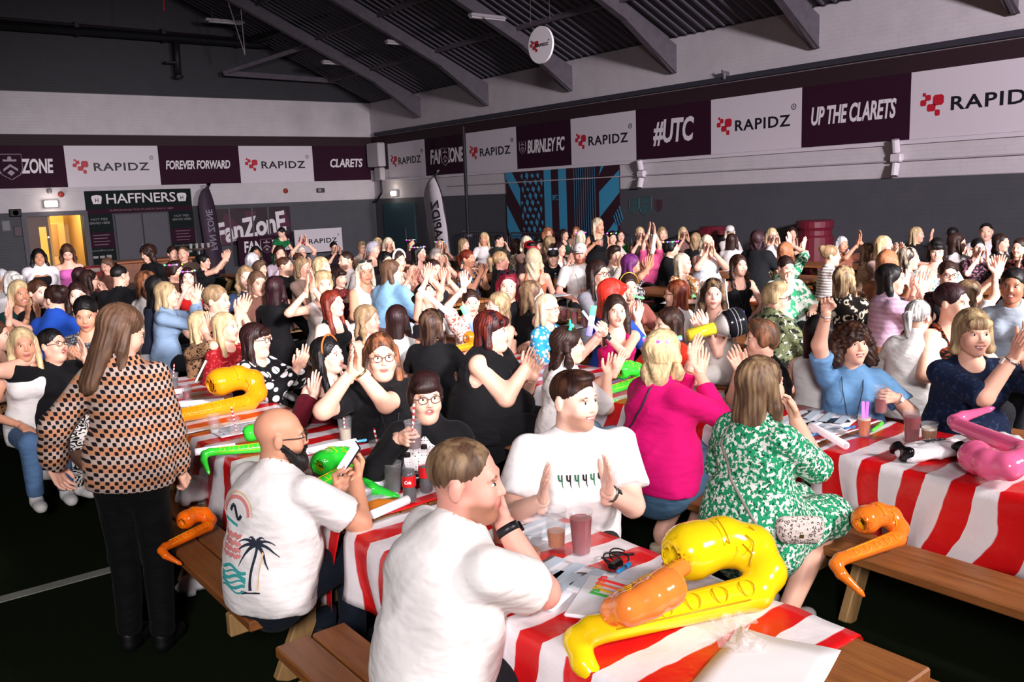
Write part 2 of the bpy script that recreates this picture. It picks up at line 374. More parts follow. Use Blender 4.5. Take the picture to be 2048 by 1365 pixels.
def rot_to(y, z):
    """3x3 with columns x,y,z from forward y and approximate up z"""
    y = unit(y); z = np.asarray(z, float); z = unit(z - y * (z @ y)); x = np.cross(y, z); return np.stack([x, y, z], 1)
def eul(yaw=0, pitch=0, roll=0):
    """head turn: yaw left(+)/right about z, pitch up(+), roll"""
    return np.array(Euler((math.radians(pitch), math.radians(roll), math.radians(yaw)), 'YXZ').to_matrix())
CACHE = {}
def cached(fn):
    def g(*a):
        k = (fn.__name__,) + a
        if k not in CACHE: CACHE[k] = fn(*a)
        return CACHE[k]
    return g
@cached
def head_part(h, sex, mouth, chub, cov):
    s = SDF((-.12, -.14, -.24), (.12, .15, .15), h); m = 1.0 if sex == 'f' else 1.06
    s.el((0, -.012, .035), (.076 * m, .096, .086)); s.el((0, .028, -.028), (.060 * m + .008 * chub, .068, .092), .03)
    fm = sex == 'f'; jw = (.037 if fm else .047) + .013 * chub
    for x in (-1, 1):
        s.rc((x * jw, .005, -.058), (x * .009, .062, -.096), .026 + .006 * chub, .018 if fm else .022, .03)
        s.el((x * .036, .064, -.034), (.026, .024, .028), .03)
    s.el((0, .068, -.1), (.016 if fm else .022, .017, .015), .02)
    if chub: s.el((0, .03, -.115), (.05, .05, .03), .04)
    s.rc((-.034, .084, .022), (.034, .084, .022), .010 if not fm else .008, None, .02)
    for x in (-1, 1): s.el((x * .031, .104, .003), (.017, .015, .009), .012, 's')
    s.rc((0, .092, .01), (0, .109, -.028), .0065, .0088 if fm else .0110, .012)
    for x in (-1, 1): s.el((x * .010, .100, -.032), (.007, .009, .007), .008)
    s.el((0, .094, -.059), (.021, .009, .007), .010); s.el((0, .092, -.070), (.019, .010, .008), .010)
    if mouth == 1:
        s.disp(lambda X, Y, Z: np.maximum(0, .007 - np.abs(Z + .066 - 9 * X * X)) * (np.abs(X) < .026) * (Y > .06) * (Y < .14) * 2.2)
    elif mouth == 2: s.el((0, .105, -.068), (.017, .024, .014), .006, 's')
    for x in (-1, 1): s.el((x * .079 * m, -.012, -.006), (.011, .020, .031), .01)
    nr = .050 if sex == 'f' else .060
    s.rc((0, -.018, -.05), (0, -.032, -.19), nr + .008 * chub, nr + .006 + .01 * chub, .03)
    V, Fq = s.nets()
    if cov is True:
        fc = V[Fq].mean(1); kp = ~((fc[:, 1] < -.03) & (fc[:, 2] > -.02) | (fc[:, 2] > .095)); Fq = Fq[kp]; us = np.unique(Fq); mp = np.full(len(V), -1); mp[us] = np.arange(len(us)); V = V[us]; Fq = mp[Fq].astype(np.int32)
    x, y, z = V.T; f = np.zeros((len(V), 4), np.float32); f[:, 3] = 1
    zz = z + .065 - (7 * x * x if mouth else 0)
    f[:, 0] = np.clip(1.6 - 1.2 * ((x / .024) ** 2 + (zz / (.013 if mouth != 2 else .02)) ** 2), 0, 1) * (y > .06)
    f[:, 1] = np.clip(2 - 2 * (((np.abs(x) - .033) / .02) ** 2 + ((z - .026 + 4 * (np.abs(x) - .03) ** 2 * 8) / .0048) ** 2), 0, 1) * (y > .05)
    f[:, 1] = np.maximum(f[:, 1], .8 * np.clip(2 - 2 * (((np.abs(x) - .031) / .016) ** 2 + ((z - .0125) / .003) ** 2), 0, 1) * (y > .06))
    bd = np.clip((-.035 - z + .25 * np.minimum(0, .05 - y)) / .02, 0, 1) * np.clip((y - .0) / .03, 0, 1) * np.clip((z + .135) / .02, 0, 1); f[:, 2] = bd * (1 - f[:, 0])
    if cov == 'fade': f[:, 1] = np.maximum(f[:, 1], .62 * np.clip((z + .045 + .35 * np.minimum(0, y + .02)) / .05, 0, 1) * np.clip((.035 - y) / .03, 0, 1) * (np.abs(x) < .0765))
    ev, ef, em = [], [], []
    def ball(c, r, mi, n=8, mr=5):
        b = sum(len(q) for q in ev); th = np.linspace(.12, math.pi - .12, mr); ph = 2 * math.pi * np.arange(n) / n
        ev.append(np.array([(c[0] + r[0] * math.sin(t) * math.cos(p), c[1] + r[1] * math.cos(t), c[2] + r[2] * math.sin(t) * math.sin(p)) for t in th for p in ph]))
        ef.append(np.array([(b + i * n + k, b + (i + 1) * n + k, b + (i + 1) * n + (k + 1) % n, b + i * n + (k + 1) % n) for i in range(mr - 1) for k in range(n)])); em.append(np.full((mr - 1) * n, mi))
    for sx in (-1, 1):
        ball((sx * .031, .0805, .0025), (.0135, .0125, .0062), 1); ball((sx * .031, .0895, .003), (.0062, .0050, .0060), 2)
    if mouth == 1: ball((0, .0865, -.0645), (.0195, .009, .0065), 1)
    if mouth == 2: ball((0, .082, -.062), (.014, .010, .006), 1)
    EV, EF, EM = np.concatenate(ev), np.concatenate(ef), np.concatenate(em)
    return V, Fq, f, EV, EF, EM
@cached
def hand_part(h, pose):
    s = SDF((-.12, -.06, -.10), (.07, .20, .06), h); e = max(0, (h - .005) * .35)
    s.rc((0, -.04, 0), (0, .025, 0), .025, .023, .01)
    for x0, x1, r in ((-.020, -.027, .015), (0, 0, .0155), (.020, .025, .0145)): s.rc((x0, .02, 0), (x1, .08, 0), r, .0125, .012)
    cur = dict(flat=(4, 6, 4), relaxed=(22, 28, 20), grip=(48, 58, 42), fist=(78, 95, 60), point=(60, 85, 50))[pose]
    for i, (bx, by, L) in enumerate(((-.029, .086, .070), (-.010, .092, .079), (.010, .089, .072), (.029, .080, .057))):
        p = A(bx, by, 0); a = 0; sp = (i - 1.5) * (.10 if pose == 'flat' else .04)
        for j, (fr, cc) in enumerate(zip((.45, .31, .24), cur if not (pose == 'point' and i == 0) else (4, 6, 4))):
            a += math.radians(cc); q = p + L * fr * A(math.sin(sp) * math.cos(a), math.cos(sp) * math.cos(a), -math.sin(a))
            s.rc(p, q, .0088 - .0008 * j + e, .0082 - .0008 * j + e, .004); p = q
    if pose in ('grip', 'fist', 'point'): T = [(-.024, .028, -.004), (-.046, .050, -.026), (-.034, .076, -.046), (-.014, .086, -.054)]
    elif pose == 'relaxed': T = [(-.024, .026, -.002), (-.048, .052, -.014), (-.052, .080, -.024), (-.048, .1, -.03)]
    else: T = [(-.024, .024, 0), (-.052, .050, -.006), (-.064, .078, -.010), (-.070, .100, -.012)]
    for j in range(3): s.rc(T[j], T[j + 1], .0145 - .002 * j + e, .0118 - .0016 * j + e, .006)
    return s.nets()
ARM = dict(  # wrist offset from the shoulder line's middle, fingers, palm normal, hand, elbow hint (right side)
    clap=((.05, .25, -.02), (-.05, .45, .9), (-1, .1, 0), 'flat', (.6, -.2, -1)), clapup=((.055, .24, .10), (-.05, .3, .95), (-1, .1, 0), 'flat', (.8, -.1, -1)),
    clapface=((.06, .20, .07), (-.15, .1, 1), (-1, -.2, 0), 'flat', (.8, -.1, -1)), claphigh=((.065, .14, .40), (-.1, .1, 1), (-1, 0, 0), 'flat', (1, .35, 0)),
    table=((.14, .33, -.25), (-.45, .9, -.08), (0, 0, -1), 'relaxed', (.8, -.4, -.5)), lap=((.11, .20, -.36), (-.3, .9, -.3), (0, 0, -1), 'relaxed', (.8, -.5, 0)),
    up=((.23, .10, .46), (0, .15, 1), (0, 1, 0), 'flat', (1, .2, -.2)), fistup=((.22, .12, .44), (0, .1, 1), (0, 1, .2), 'fist', (1, .2, -.2)),
    mouth=((.06, .19, .04), (-.35, -.1, .9), (-.3, -1, .1), 'relaxed', (.6, .2, -1)), cup=((.14, .27, -.07), (-.6, .75, .1), (-.75, -.5, 0), 'grip', (.7, -.3, -.8)),
    phone=((.05, .27, -.10), (-.3, .6, .6), (-.5, -.4, .6), 'grip', (.7, -.2, -.8)), down=((.10, .06, -.48), (0, .15, -1), (-1, 0, 0), 'relaxed', (.4, -1, 0)),
    wave=((.30, .16, .18), (.1, .1, 1), (0, 1, 0), 'flat', (.6, -.3, -1)), hip=((.20, .06, -.36), (-.7, .5, -.4), (-.6, 0, -.6), 'relaxed', (1, -.4, 0)), chin=((.03, .17, .00), (-.5, .0, .8), (-.2, -1, .2), 'fist', (.5, .5, -1)))
def skeleton(p):
    st = p.get('pose', 'sit') == 'stand'; le = math.radians(p.get('lean', 6)); sd = math.radians(p.get('side', 0)); w = p.get('sw', 1.0)
    sk = {}; pel = A(0, 0, .93 if st else .10); d1 = A(math.sin(sd) * .6, math.sin(le * .6), math.cos(le * .6)); d2 = A(math.sin(sd), math.sin(le * 1.25), math.cos(le * 1.25))
    sk['pel'] = pel; sk['waist'] = pel + .17 * d1; sk['chest'] = sk['waist'] + .17 * d2; sk['shc'] = sk['chest'] + .125 * d2; sk['nb'] = sk['shc'] + .045 * d2 + A(0, .0, .005)
    sk['head'] = sk['nb'] + A(0, .015, .15) + .03 * A(math.sin(sd), math.sin(le), 0)
    R = eul(p.get('twist', 0)); hw = (.152 if p.get('sex', 'f') == 'f' else .188) * w
    for c, x in (('R', 1), ('L', -1)):
        S = sk['shc'] + R @ A(x * hw, -.005, -.022); sk['S' + c] = S
        a = p.get('arm' + c, p.get('arms', 'clap')); a = ARM[a] if isinstance(a, str) else a
        off, fg, pn, hp, hint = a; mx = A(x, 1, 1)
        W = sk['shc'] + R @ (A(*off) * mx); up, fo = .285 * w ** .3, .245; v = W - S; L = np.linalg.norm(v); mxl = (up + fo) * .985
        if L > mxl: W = S + v / L * mxl; L = mxl
        L = max(L, .1); v = unit(W - S); hi = R @ (A(*hint) * mx); hi = unit(hi - v * (hi @ v)); ca = (up * up + L * L - fo * fo) / (2 * up * L); ca = max(-1, min(1, ca))
        E = S + up * (v * ca + hi * math.sqrt(1 - ca * ca)); sk['E' + c] = E; sk['W' + c] = W; sk['H' + c] = (rot_to(R @ (A(*fg) * mx), -(R @ (A(*pn) * mx))), hp)
        hipx = .085 + .02 * (p.get('g', 1) - 1)
        lg = p.get('legs', 'sit')
        sk['P' + c] = pel + A(x * hipx, 0, -.015)
        if st:
            sk['K' + c] = A(x * .085, .03, .49); sk['A' + c] = A(x * .085, -.01, .085)
            if lg == 'walk': sk['K' + c] = A(x * .07, .13 if x > 0 else -.02, .5); sk['A' + c] = A(x * .06, .16 if x > 0 else -.22, .085 if x > 0 else .12)
        else:
            kx = {'sit': .10, 'wide': .2, 'side': .08}.get(lg, .1)
            sk['K' + c] = sk['P' + c] + A(x * (kx - .085), .41, .015); sk['A' + c] = sk['K' + c] + A(0, -.03 if lg != 'back' else -.28, -.40)
    return sk
def torso(s, sk, p, inf=0.0, k=.05, low=True, mid=True):
    g = p.get('g', 1.0); f = p.get('sex', 'f') == 'f'; fl = .70 + .12 * (g - 1); w = p.get('sw', 1.0)
    pr, wr, cr = (.158, .118, .128) if f else (.150, .135, .150)
    gg = 1 + (g - 1) * 1.15
    if low: s.rc(sk['pel'], sk['pel'] + A(0, .02, .04), pr * gg + inf, pr * gg * .95 + inf, k, fl)
    if mid: s.rc(sk['pel'] + A(0, 0, .05), sk['waist'], pr * gg * .93 + inf, wr * gg + inf, k, fl)
    if mid: s.rc(sk['waist'], sk['chest'], wr * gg + inf, cr * (1 + (g - 1) * .8) * w + inf, k, fl)
    s.rc(sk['chest'], sk['shc'] - A(0, 0, .045), cr * (1 + (g - 1) * .8) * w + inf, .095 * w + inf, k, fl)
    s.rc(sk['SL'] * .9 + sk['shc'] * .1, sk['SR'] * .9 + sk['shc'] * .1, .046 * (1 + (g - 1) * .5) + inf, None, k)
    s.rc(sk['shc'] - A(0, .01, 0), sk['nb'] + A(0, -.005, .03), .075 + inf, .05 + inf, .05)
    R = eul(p.get('twist', 0))
    if f:
        b = p.get('bust', 1.0)
        for x in (-1, 1): s.el(sk['chest'] + R @ A(x * .066 * g ** .6, .085 * g ** .5, .005), A(.062, .058, .062) * b * g ** .5 + inf, .04)
    if mid and (g > 1.15 or p.get('belly')):
        bl = p.get('belly', g - 1); s.el(sk['waist'] + A(0, .04 + .10 * bl, -.05), A(.13 + .09 * bl, .09 + .14 * bl, .12 + .05 * bl) + inf, .06)
def arm_r(p):
    g = p.get('ga', p.get('g', 1.0)); f = p.get('sex', 'f') == 'f'; q = 1 + (g - 1) * .9
    return [r * q for r in ((.046, .039, .039, .0255) if f else (.055, .045, .046, .030))]
def leg_r(p):
    q = 1 + (p.get('g', 1) - 1) * .75; return [r * q for r in (.082, .056, .054, .036)]
BB = lambda sk, m: (np.min([v for v in sk.values() if isinstance(v, np.ndarray) and v.shape == (3,)], 0) - m, np.max([v for v in sk.values() if isinstance(v, np.ndarray) and v.shape == (3,)], 0) + m)
def body_mesh(p, lod):
    sk = skeleton(p); h, hh, hd = ((.0165, .0057, .0050), (.022, .0085, .0075), (.028, .012, .0095))[lod]
    m = .22 + .2 * (p.get('g', 1) - 1); lo, hi = BB(sk, m); s = SDF(lo, hi, h)
    legs = p['bot'].get('kind', 'trousers') != 'trousers' or p.get('_nobm'); torso(s, sk, p, low=legs, mid=legs); r = arm_r(p); q = leg_r(p)
    s.rc(sk['nb'] - A(0, 0, .02), sk['head'] - A(0, .02, .06), .05 if p.get('sex', 'f') == 'f' else .06, None, .04)
    for c in 'LR':
        s.rc(sk['S' + c], sk['E' + c], r[0], r[1], .03); s.rc(sk['E' + c], sk['W' + c], r[2], r[3], .02)
        if not legs: continue
        s.rc(sk['P' + c], sk['K' + c], q[0], q[1], .04); s.rc(sk['K' + c], sk['A' + c], q[2], q[3], .02)
        s.rc(sk['K' + c] * .6 + sk['A' + c] * .4 - A(0, .02, 0), sk['K' + c] * .4 + sk['A' + c] * .6 - A(0, .015, 0), .045, .04, .03)
        s.rc(sk['A' + c] + A(0, -.01, -.035), sk['A' + c] + A(0, .13, -.055), .034, .022, .02)
    V, Fq = s.nets(); Vs, Fs, M, C, b = [V], [Fq], [np.zeros(len(Fq), np.int32)], [np.tile(A(0, 0, 0, 1), (len(V), 1))], len(V)
    Rh = eul(p.get('hy', 0), p.get('hp', 0), p.get('hr', 0)) * p.get('hs', 1.0)
    hv, hf, fe, ev, ef, em = head_part(hh, p.get('sex', 'f'), p.get('mouth', 1), p.get('chub', 0), p.get('_cov', False))
    Vs.append(hv @ Rh.T + sk['head']); Fs.append(hf + b); M.append(np.zeros(len(hf), np.int32)); C.append(fe); b += len(hv)
    Vs.append(ev @ Rh.T + sk['head']); Fs.append(ef + b); M.append(em.astype(np.int32)); C.append(np.tile(A(0, 0, 0, 1), (len(ev), 1))); b += len(ev)
    for c in 'LR':
        Rm, hp = sk['H' + c]; v, f = hand_part(hd, hp); sc = .98 if p.get('sex', 'f') == 'f' else 1.1
        if c == 'L':
            v = v * A(-1, 1, 1); f = f[:, ::-1]
        Vs.append(v * sc @ Rm.T + sk['W' + c]); Fs.append(f + b); M.append(np.zeros(len(f), np.int32)); C.append(np.tile(A(0, 0, 0, 1), (len(v), 1))); b += len(v)
    me = make_mesh('person', np.concatenate(Vs), np.concatenate(Fs)); me.polygons.foreach_set('material_index', np.concatenate(M))
    at = me.color_attributes.new('feat', 'FLOAT_COLOR', 'POINT'); at.data.foreach_set('color', np.concatenate(C).astype(np.float32).ravel())
    return me
def folds(amp):
    def fn(X, Y, Z):
        w = .9 * np.sin(X * 9 + Z * 7) + .7 * np.sin(Y * 11 - Z * 6 + 1)
        a = Z * 34 + X * 14 * np.sign(X) + 2.2 * w; b = Z * 22 - np.abs(X) * 26 + Y * 9 + 1.5 * w; c = Y * 36 + X * 9 + Z * 14 + w
        r = lambda q: (1 - np.abs(np.sin(q * .5))) ** 2
        return amp * (r(a) * -.9 + r(b) * -.8 + np.sin(c) * .35) * (.55 + .45 * np.sin(X * 6 + Z * 5 + 2 * Y))
    return fn
def top_mesh(p, lod):
    sk = skeleton(p); h = (.0138, .020, .025)[lod]; t = p.get('top', {}); sl = t.get('sl', 'short'); nk = t.get('nk', 'crew'); lo_ = t.get('loose', .012) + (0, .002, .005)[lod]
    m = .24 + .2 * (p.get('g', 1) - 1); lo, hi = BB(sk, m); st = p.get('pose', 'sit') == 'stand'
    hem = t.get('hem', .0); zl = sk['pel'][2] - .085 + hem; lo[2] = max(lo[2], zl - .03 - (.5 if t.get('skirt') else 0)); s = SDF(lo, hi, h)
    torso(s, sk, p, lo_)
    g_ = 1 + (p.get('g', 1) - 1) * 1.15; s.rc(sk['pel'] + A(0, .01, .06), sk['pel'] - A(0, -.01, .02), (.158 if p.get('sex', 'f') == 'f' else .15) * g_ + lo_ + .012, None, .04, .72 + .12 * (p.get('g', 1) - 1))
    if t.get('boxy'): s.rc(sk['chest'] - A(0, .01, .05), sk['pel'] + A(0, 0, -.02), .155 * p.get('g', 1) * p.get('sw', 1), .165 * p.get('g', 1), .05, .78)
    r = arm_r(p); R = eul(p.get('twist', 0))
    if t.get('skirt'):
        for c in 'LR': s.rc(sk['P' + c], sk['K' + c] + A(0, t['skirt'] - .1, 0), leg_r(p)[0] + .02, leg_r(p)[1] + .03, .09)
        if st: s.rc(sk['pel'], A(0, .02, sk['pel'][2] - .45), .17, .24, .05)
    else: s.plane((0, 0, zl), (0, -.05, -1), .01)
    if nk in ('off', 'strap', 'vest'):
        ztop = sk['shc'][2] - (.075 if nk == 'off' else .10 if nk == 'strap' else .0)
        if nk == 'vest':
            for x in (-1, 1): s.rc(sk['shc'] + R @ A(x * .235, 0, .12), sk['shc'] + R @ A(x * .20, 0, -.14), .085, .055, .02, mode='s')
            s.el(sk['nb'] + R @ A(0, .05, .02), (.085, .10, .10), .015, 's')
        else:
            s.plane((sk['shc'][0], sk['shc'][1], ztop), (0, -.25, 1), .012)
            if nk == 'strap':
                for x in (-1, 1):
                    a_, b_, c_ = sk['chest'] + R @ A(x * .075, .115 * p.get('g', 1) ** .5, .06), sk['shc'] + R @ A(x * .095, -.005, .06 * p.get('g', 1) ** .5), sk['chest'] + R @ A(x * .075, -.10 * p.get('g', 1), .04)
                    s.rc(a_, b_, .009 + h * .3, None, .004); s.rc(b_, c_, .009 + h * .3, None, .004)
    else:
        e = sk['nb'] + A(0, .0, .03)
        if nk == 'crew': s.el(e + A(0, .018, .018), (.069, .075, .05), .008, 's')
        elif nk == 'scoop': s.el(e + R @ A(0, .06, -.01), (.085, .10, .085), .01, 's')
        elif nk == 'wide': s.el(e + R @ A(0, .03, .0), (.125, .11, .06), .01, 's')
        elif nk == 'v':
            s.el(e + A(0, .015, .015), (.066, .07, .05), .008, 's'); s.rc(e + R @ A(0, .13, -.01), e + R @ A(0, .17 + .12 * (p.get('g', 1) - .9), -.17), .068, .02, .01, mode='s')
        elif nk == 'open':
            s.el(e + A(0, .01, .01), (.066, .06, .05), .008, 's'); s.rc(e + R @ A(0, .20, .02), e + R @ A(0, .30, -.5), .13, .16, .01, mode='s')
        elif nk == 'collar':
            s.rc(e + R @ A(-.06, -.02, -.02), e + R @ A(.06, -.02, -.02), .04, None, .02); s.el(e + R @ A(0, .05, .03), (.06, .09, .07), .01, 's')
    ext = {'none': 0, 'cap': .38, 'short': .72, 'elbow': 1.0, 'long': 2}[sl]; wd_ = t.get('wide', .014)
    if nk == 'off': ext = max(ext, .5)
    if ext:
        for c in 'LR':
            S, E, W = sk['S' + c], sk['E' + c], sk['W' + c]; u = unit(E - S); v = unit(W - E)
            a0 = S if nk != 'off' else S * .7 + E * .3
            if ext <= 1: e_ = S + (E - S) * ext; s.rc(a0, e_ + u * .06, r[0] + lo_, r[1] + wd_ + .010, .022, cut=[(e_, u)])
            else:
                s.rc(a0, E, r[0] + lo_, r[1] + wd_, .022); e_ = E + (W - E) * t.get('cuff', .93)
                s.rc(E, e_ + v * .04, r[2] + wd_, r[3] + wd_ * .8, .02, cut=[(e_, v)])
                if t.get('puff'): s.el(E * .4 + W * .6, (.062, .062, .085), .03); 
    if nk == 'off':
        pass
    if lod < 2: s.disp(folds(t.get('fold', .0095 if lod == 0 else .006)))
    return make_mesh('top', *s.nets())
def leg_mesh(p, lod):
    sk = skeleton(p); h = (.017, .024, .03)[lod]; t = p.get('bot', {}); kd = t.get('kind', 'trousers'); inf = .008 + (0, .003, .006)[lod]
    lo, hi = BB(sk, .2 + .2 * (p.get('g', 1) - 1)); hi[2] = sk['pel'][2] + .22; s = SDF(lo, hi, h); q = leg_r(p); g = p.get('g', 1)
    fl = .70 + .12 * (g - 1); pr = .158 * (1 + (g - 1) * 1.15)
    s.rc(sk['pel'], sk['pel'] + A(0, .01, .06), pr + inf, pr * .95 + inf, .05, fl)
    for c in 'LR':
        if kd == 'skirt': s.rc(sk['P' + c], sk['K' + c] + A(0, .02, 0), q[0] + .02, q[1] + .035, .09)
        else:
            s.rc(sk['P' + c], sk['K' + c], q[0] + inf, q[1] + inf + .008, .04)
            if kd == 'trousers': w = t.get('flare', 0); v = unit(sk['A' + c] - sk['K' + c]); s.rc(sk['K' + c], sk['A' + c] + v * .06, q[2] + inf + .006, q[3] + inf + .008 + w, .02, cut=[(sk['A' + c] - v * .0, v)])
    s.plane((0, 0, sk['pel'][2] + .15), (0, 0, 1), .01)
    if lod == 0: s.disp(folds(.004))
    return make_mesh('trousers', *s.nets())
@cached
def shoe_mesh(h, kind):
    s = SDF((-.08, -.12, -.10), (.08, .24, .10), h)
    s.rc((0, -.02, -.045), (0, .15, -.055), .042, .034, .02); s.rc((0, -.015, 0), (0, .01, -.03), .044, .046, .02); s.el((0, .11, -.045), (.046, .075, .032), .02)
    s.plane((0, 0, .03), (0, 0, 1)); s.plane((0, 0, -.082), (0, 0, -1))
    return make_mesh('shoe', *s.nets())
@cached
def hair_mesh(h, kind, L, fringe, vol, side):
    s = SDF((-.22, -.26, -.16 - max(L, .1)), (.22, .17, .22), h); v = 1 + vol
    if kind in ('short', 'crop', 'fade', 'quiff'):
        s.el((0, -.014, .040), (*{'short': (.084, .102, .0895), 'quiff': (.0832, .0995, .0875)}.get(kind, (.0828, .0985, .0855)),), .01)
        s.el((0, .125, -.02 if kind in ('short', 'quiff') else -.005), (.074, .085 if kind == 'short' else .092, .098 if not fringe else .085), .012, 's'); s.rc((-.09, .040, -.06), (.09, .040, -.06), .050, None, .012, mode='s'); s.plane((0, 0, -.062), (0, .35, -1), .01)
        if kind == 'quiff': s.el((.006, .050, .103), (.056, .056, .026) if kind == 'quiff' else (.056, .05, .022), .03)
        if kind == 'short':
            s.el((0, .02, .09), (.078, .075, .05), .02); s.el((0, -.06, .0), (.078, .055, .075), .02)
            for x in (-1, 1): s.el((x * .078, .0, .0), (.018, .04, .05), .02)
        if fringe: s.el((.01, .085, .062), (.062, .026, .032), .02)
    elif kind == 'beard':
        s.rc((-.074, .005, -.03), (-.034, .07, -.105), .014, .030, .02); s.rc((.074, .005, -.03), (.034, .07, -.105), .014, .030, .02); s.rc((-.03, .08, -.105), (.03, .08, -.105), .036, None, .02)
        s.el((0, .075, -.13), (.05, .04, .03), .02); s.rc((-.03, .095, -.066), (0, .104, -.050), .008, .009, .01); s.rc((.03, .095, -.066), (0, .104, -.050), .008, .009, .01); s.el((0, .12, -.072), (.022, .03, .008), .008, 's')
    else:
        cy = kind == 'curly'
        s.el((0, -.018, .042), (.0845 * v, .106 * v, .092 * v), .01)
        if cy: s.el((0, -.02, .04), (.115 * v, .125 * v, .112 * v), .02)
        tied = kind in ('pony', 'bun', 'tied')
        if not tied:
            wd_ = .085 * v
            if L > .05:
                s.rc((0, -.055, .0), (side * .03, -.075, -L), wd_, wd_ * (.80 if L > .2 else .98), .03, .62)
                for x in (-1, 1):
                    e = -L * (.9 if x * side >= 0 else .6)
                    s.rc((x * .080 * v, -.012, .03), (x * .088 * v, -.002, -.09), .024, .026, .02); s.rc((x * .088 * v, -.002, -.09), (x * .095 * v, (.03 if L > .2 else .0), e), .026, .022, .02)
            if cy:
                for x in (-1, 1): s.rc((x * .10, -.01, .0), (x * .115, .0, -.10), .05, .045, .02)
        # face opening
        s.el((0, .112, -.028 if not fringe else -.050), (.067, .090, .102 if not fringe else .080), .012, 's'); s.rc((0, .12, -.09), (0, .1, -.5), .068, .08, .012, mode='s')
        if fringe:
            s.el((0, .082, .060), (.066, .028, .034), .015)
        if tied:
            s.rc((-.10, .035, -.07), (.10, .035, -.07), .052, None, .012, mode='s'); s.plane((0, 0, -.055), (0, .45, -1), .012)
            if kind == 'pony': s.rc((0, -.10, .03), (0, -.15, .02), .024, .032, .012); s.rc((0, -.15, .02), (0, -.145, -L), .036, .018, .02)
            if kind == 'bun': s.el((0, -.10, .085), (.048, .048, .045), .012)
    if kind == 'curly': s.disp(lambda X, Y, Z: .010 * np.sin(X * 105 + 2 * np.sin(Z * 40)) * np.sin(Y * 98 + 1) * np.sin(Z * 92 + 2 * np.sin(X * 35)))
    else:
        wv = 9 if kind == 'wavy' else 2.5
        am = .0012 if kind in ('short', 'crop', 'fade', 'quiff', 'beard') else .0026
        s.disp(lambda X, Y, Z: am * np.sin(np.arctan2(X, -(Y - .02)) * 34 + wv * np.sin(Z * (34 if kind == 'wavy' else 9) + X * 20)) + (.008 * np.sin(Z * 48 + 4 * np.sin(np.arctan2(X, -Y) * 3)) * (Z < -.03) if kind == 'wavy' else 0))
    return make_mesh('hair', *s.nets())
@cached
def glasses_mesh(rim):
    b = MB(); n = 14
    for x in (-1, 1):
        pts = [(x * .033 + .026 * math.cos(a) * (1 if abs(math.cos(a)) < .9 else .97), .108 - .010 * abs(x * .033 + .026 * math.cos(a)) * 12 * .3, .002 + .019 * math.sin(a)) for a in [2 * math.pi * i / n for i in range(n + 1)]]
        b.tube(pts, rim, 5, False); b.tube([(x * .059, .100, .006), (x * .079, .07, .006), (x * .084, -.005, .004), (x * .083, -.025, -.012)], rim * .9, 5)
    b.tube([(-.010, .112, .006), (0, .115, .009), (.010, .112, .006)], rim, 5)
    return b.mesh('glasses', True)
SKIN = dict(p='eab8a0', q='f0c4b0', t='d39a7c', d='a8745a', r='e8a896', m='c08a6c')
HC = dict(blk='0d0a0b', dbr='2a1712', br='472b1c', lbr='5e4433', dbl='8f7556', bl='c4ab80', wbl='dccdb2', gr='8e8a8a', wh='d8d4ce', red='6e2414', bred='c0281a', aub='2c1218', gin='9a6242', pur='6e2c6c', crim='7c1028', lgr='b9b6bc')
MESHES = {}
PEOPLE = []
def face_dir(x, y, deg):
    """image-relative facing (0 to the camera, +90 to image right, 180 away) as a world angle for local +Y"""
    d = ray(x, y); t = math.atan2(-d[1], -d[0]) + math.radians(deg); return t - math.pi / 2
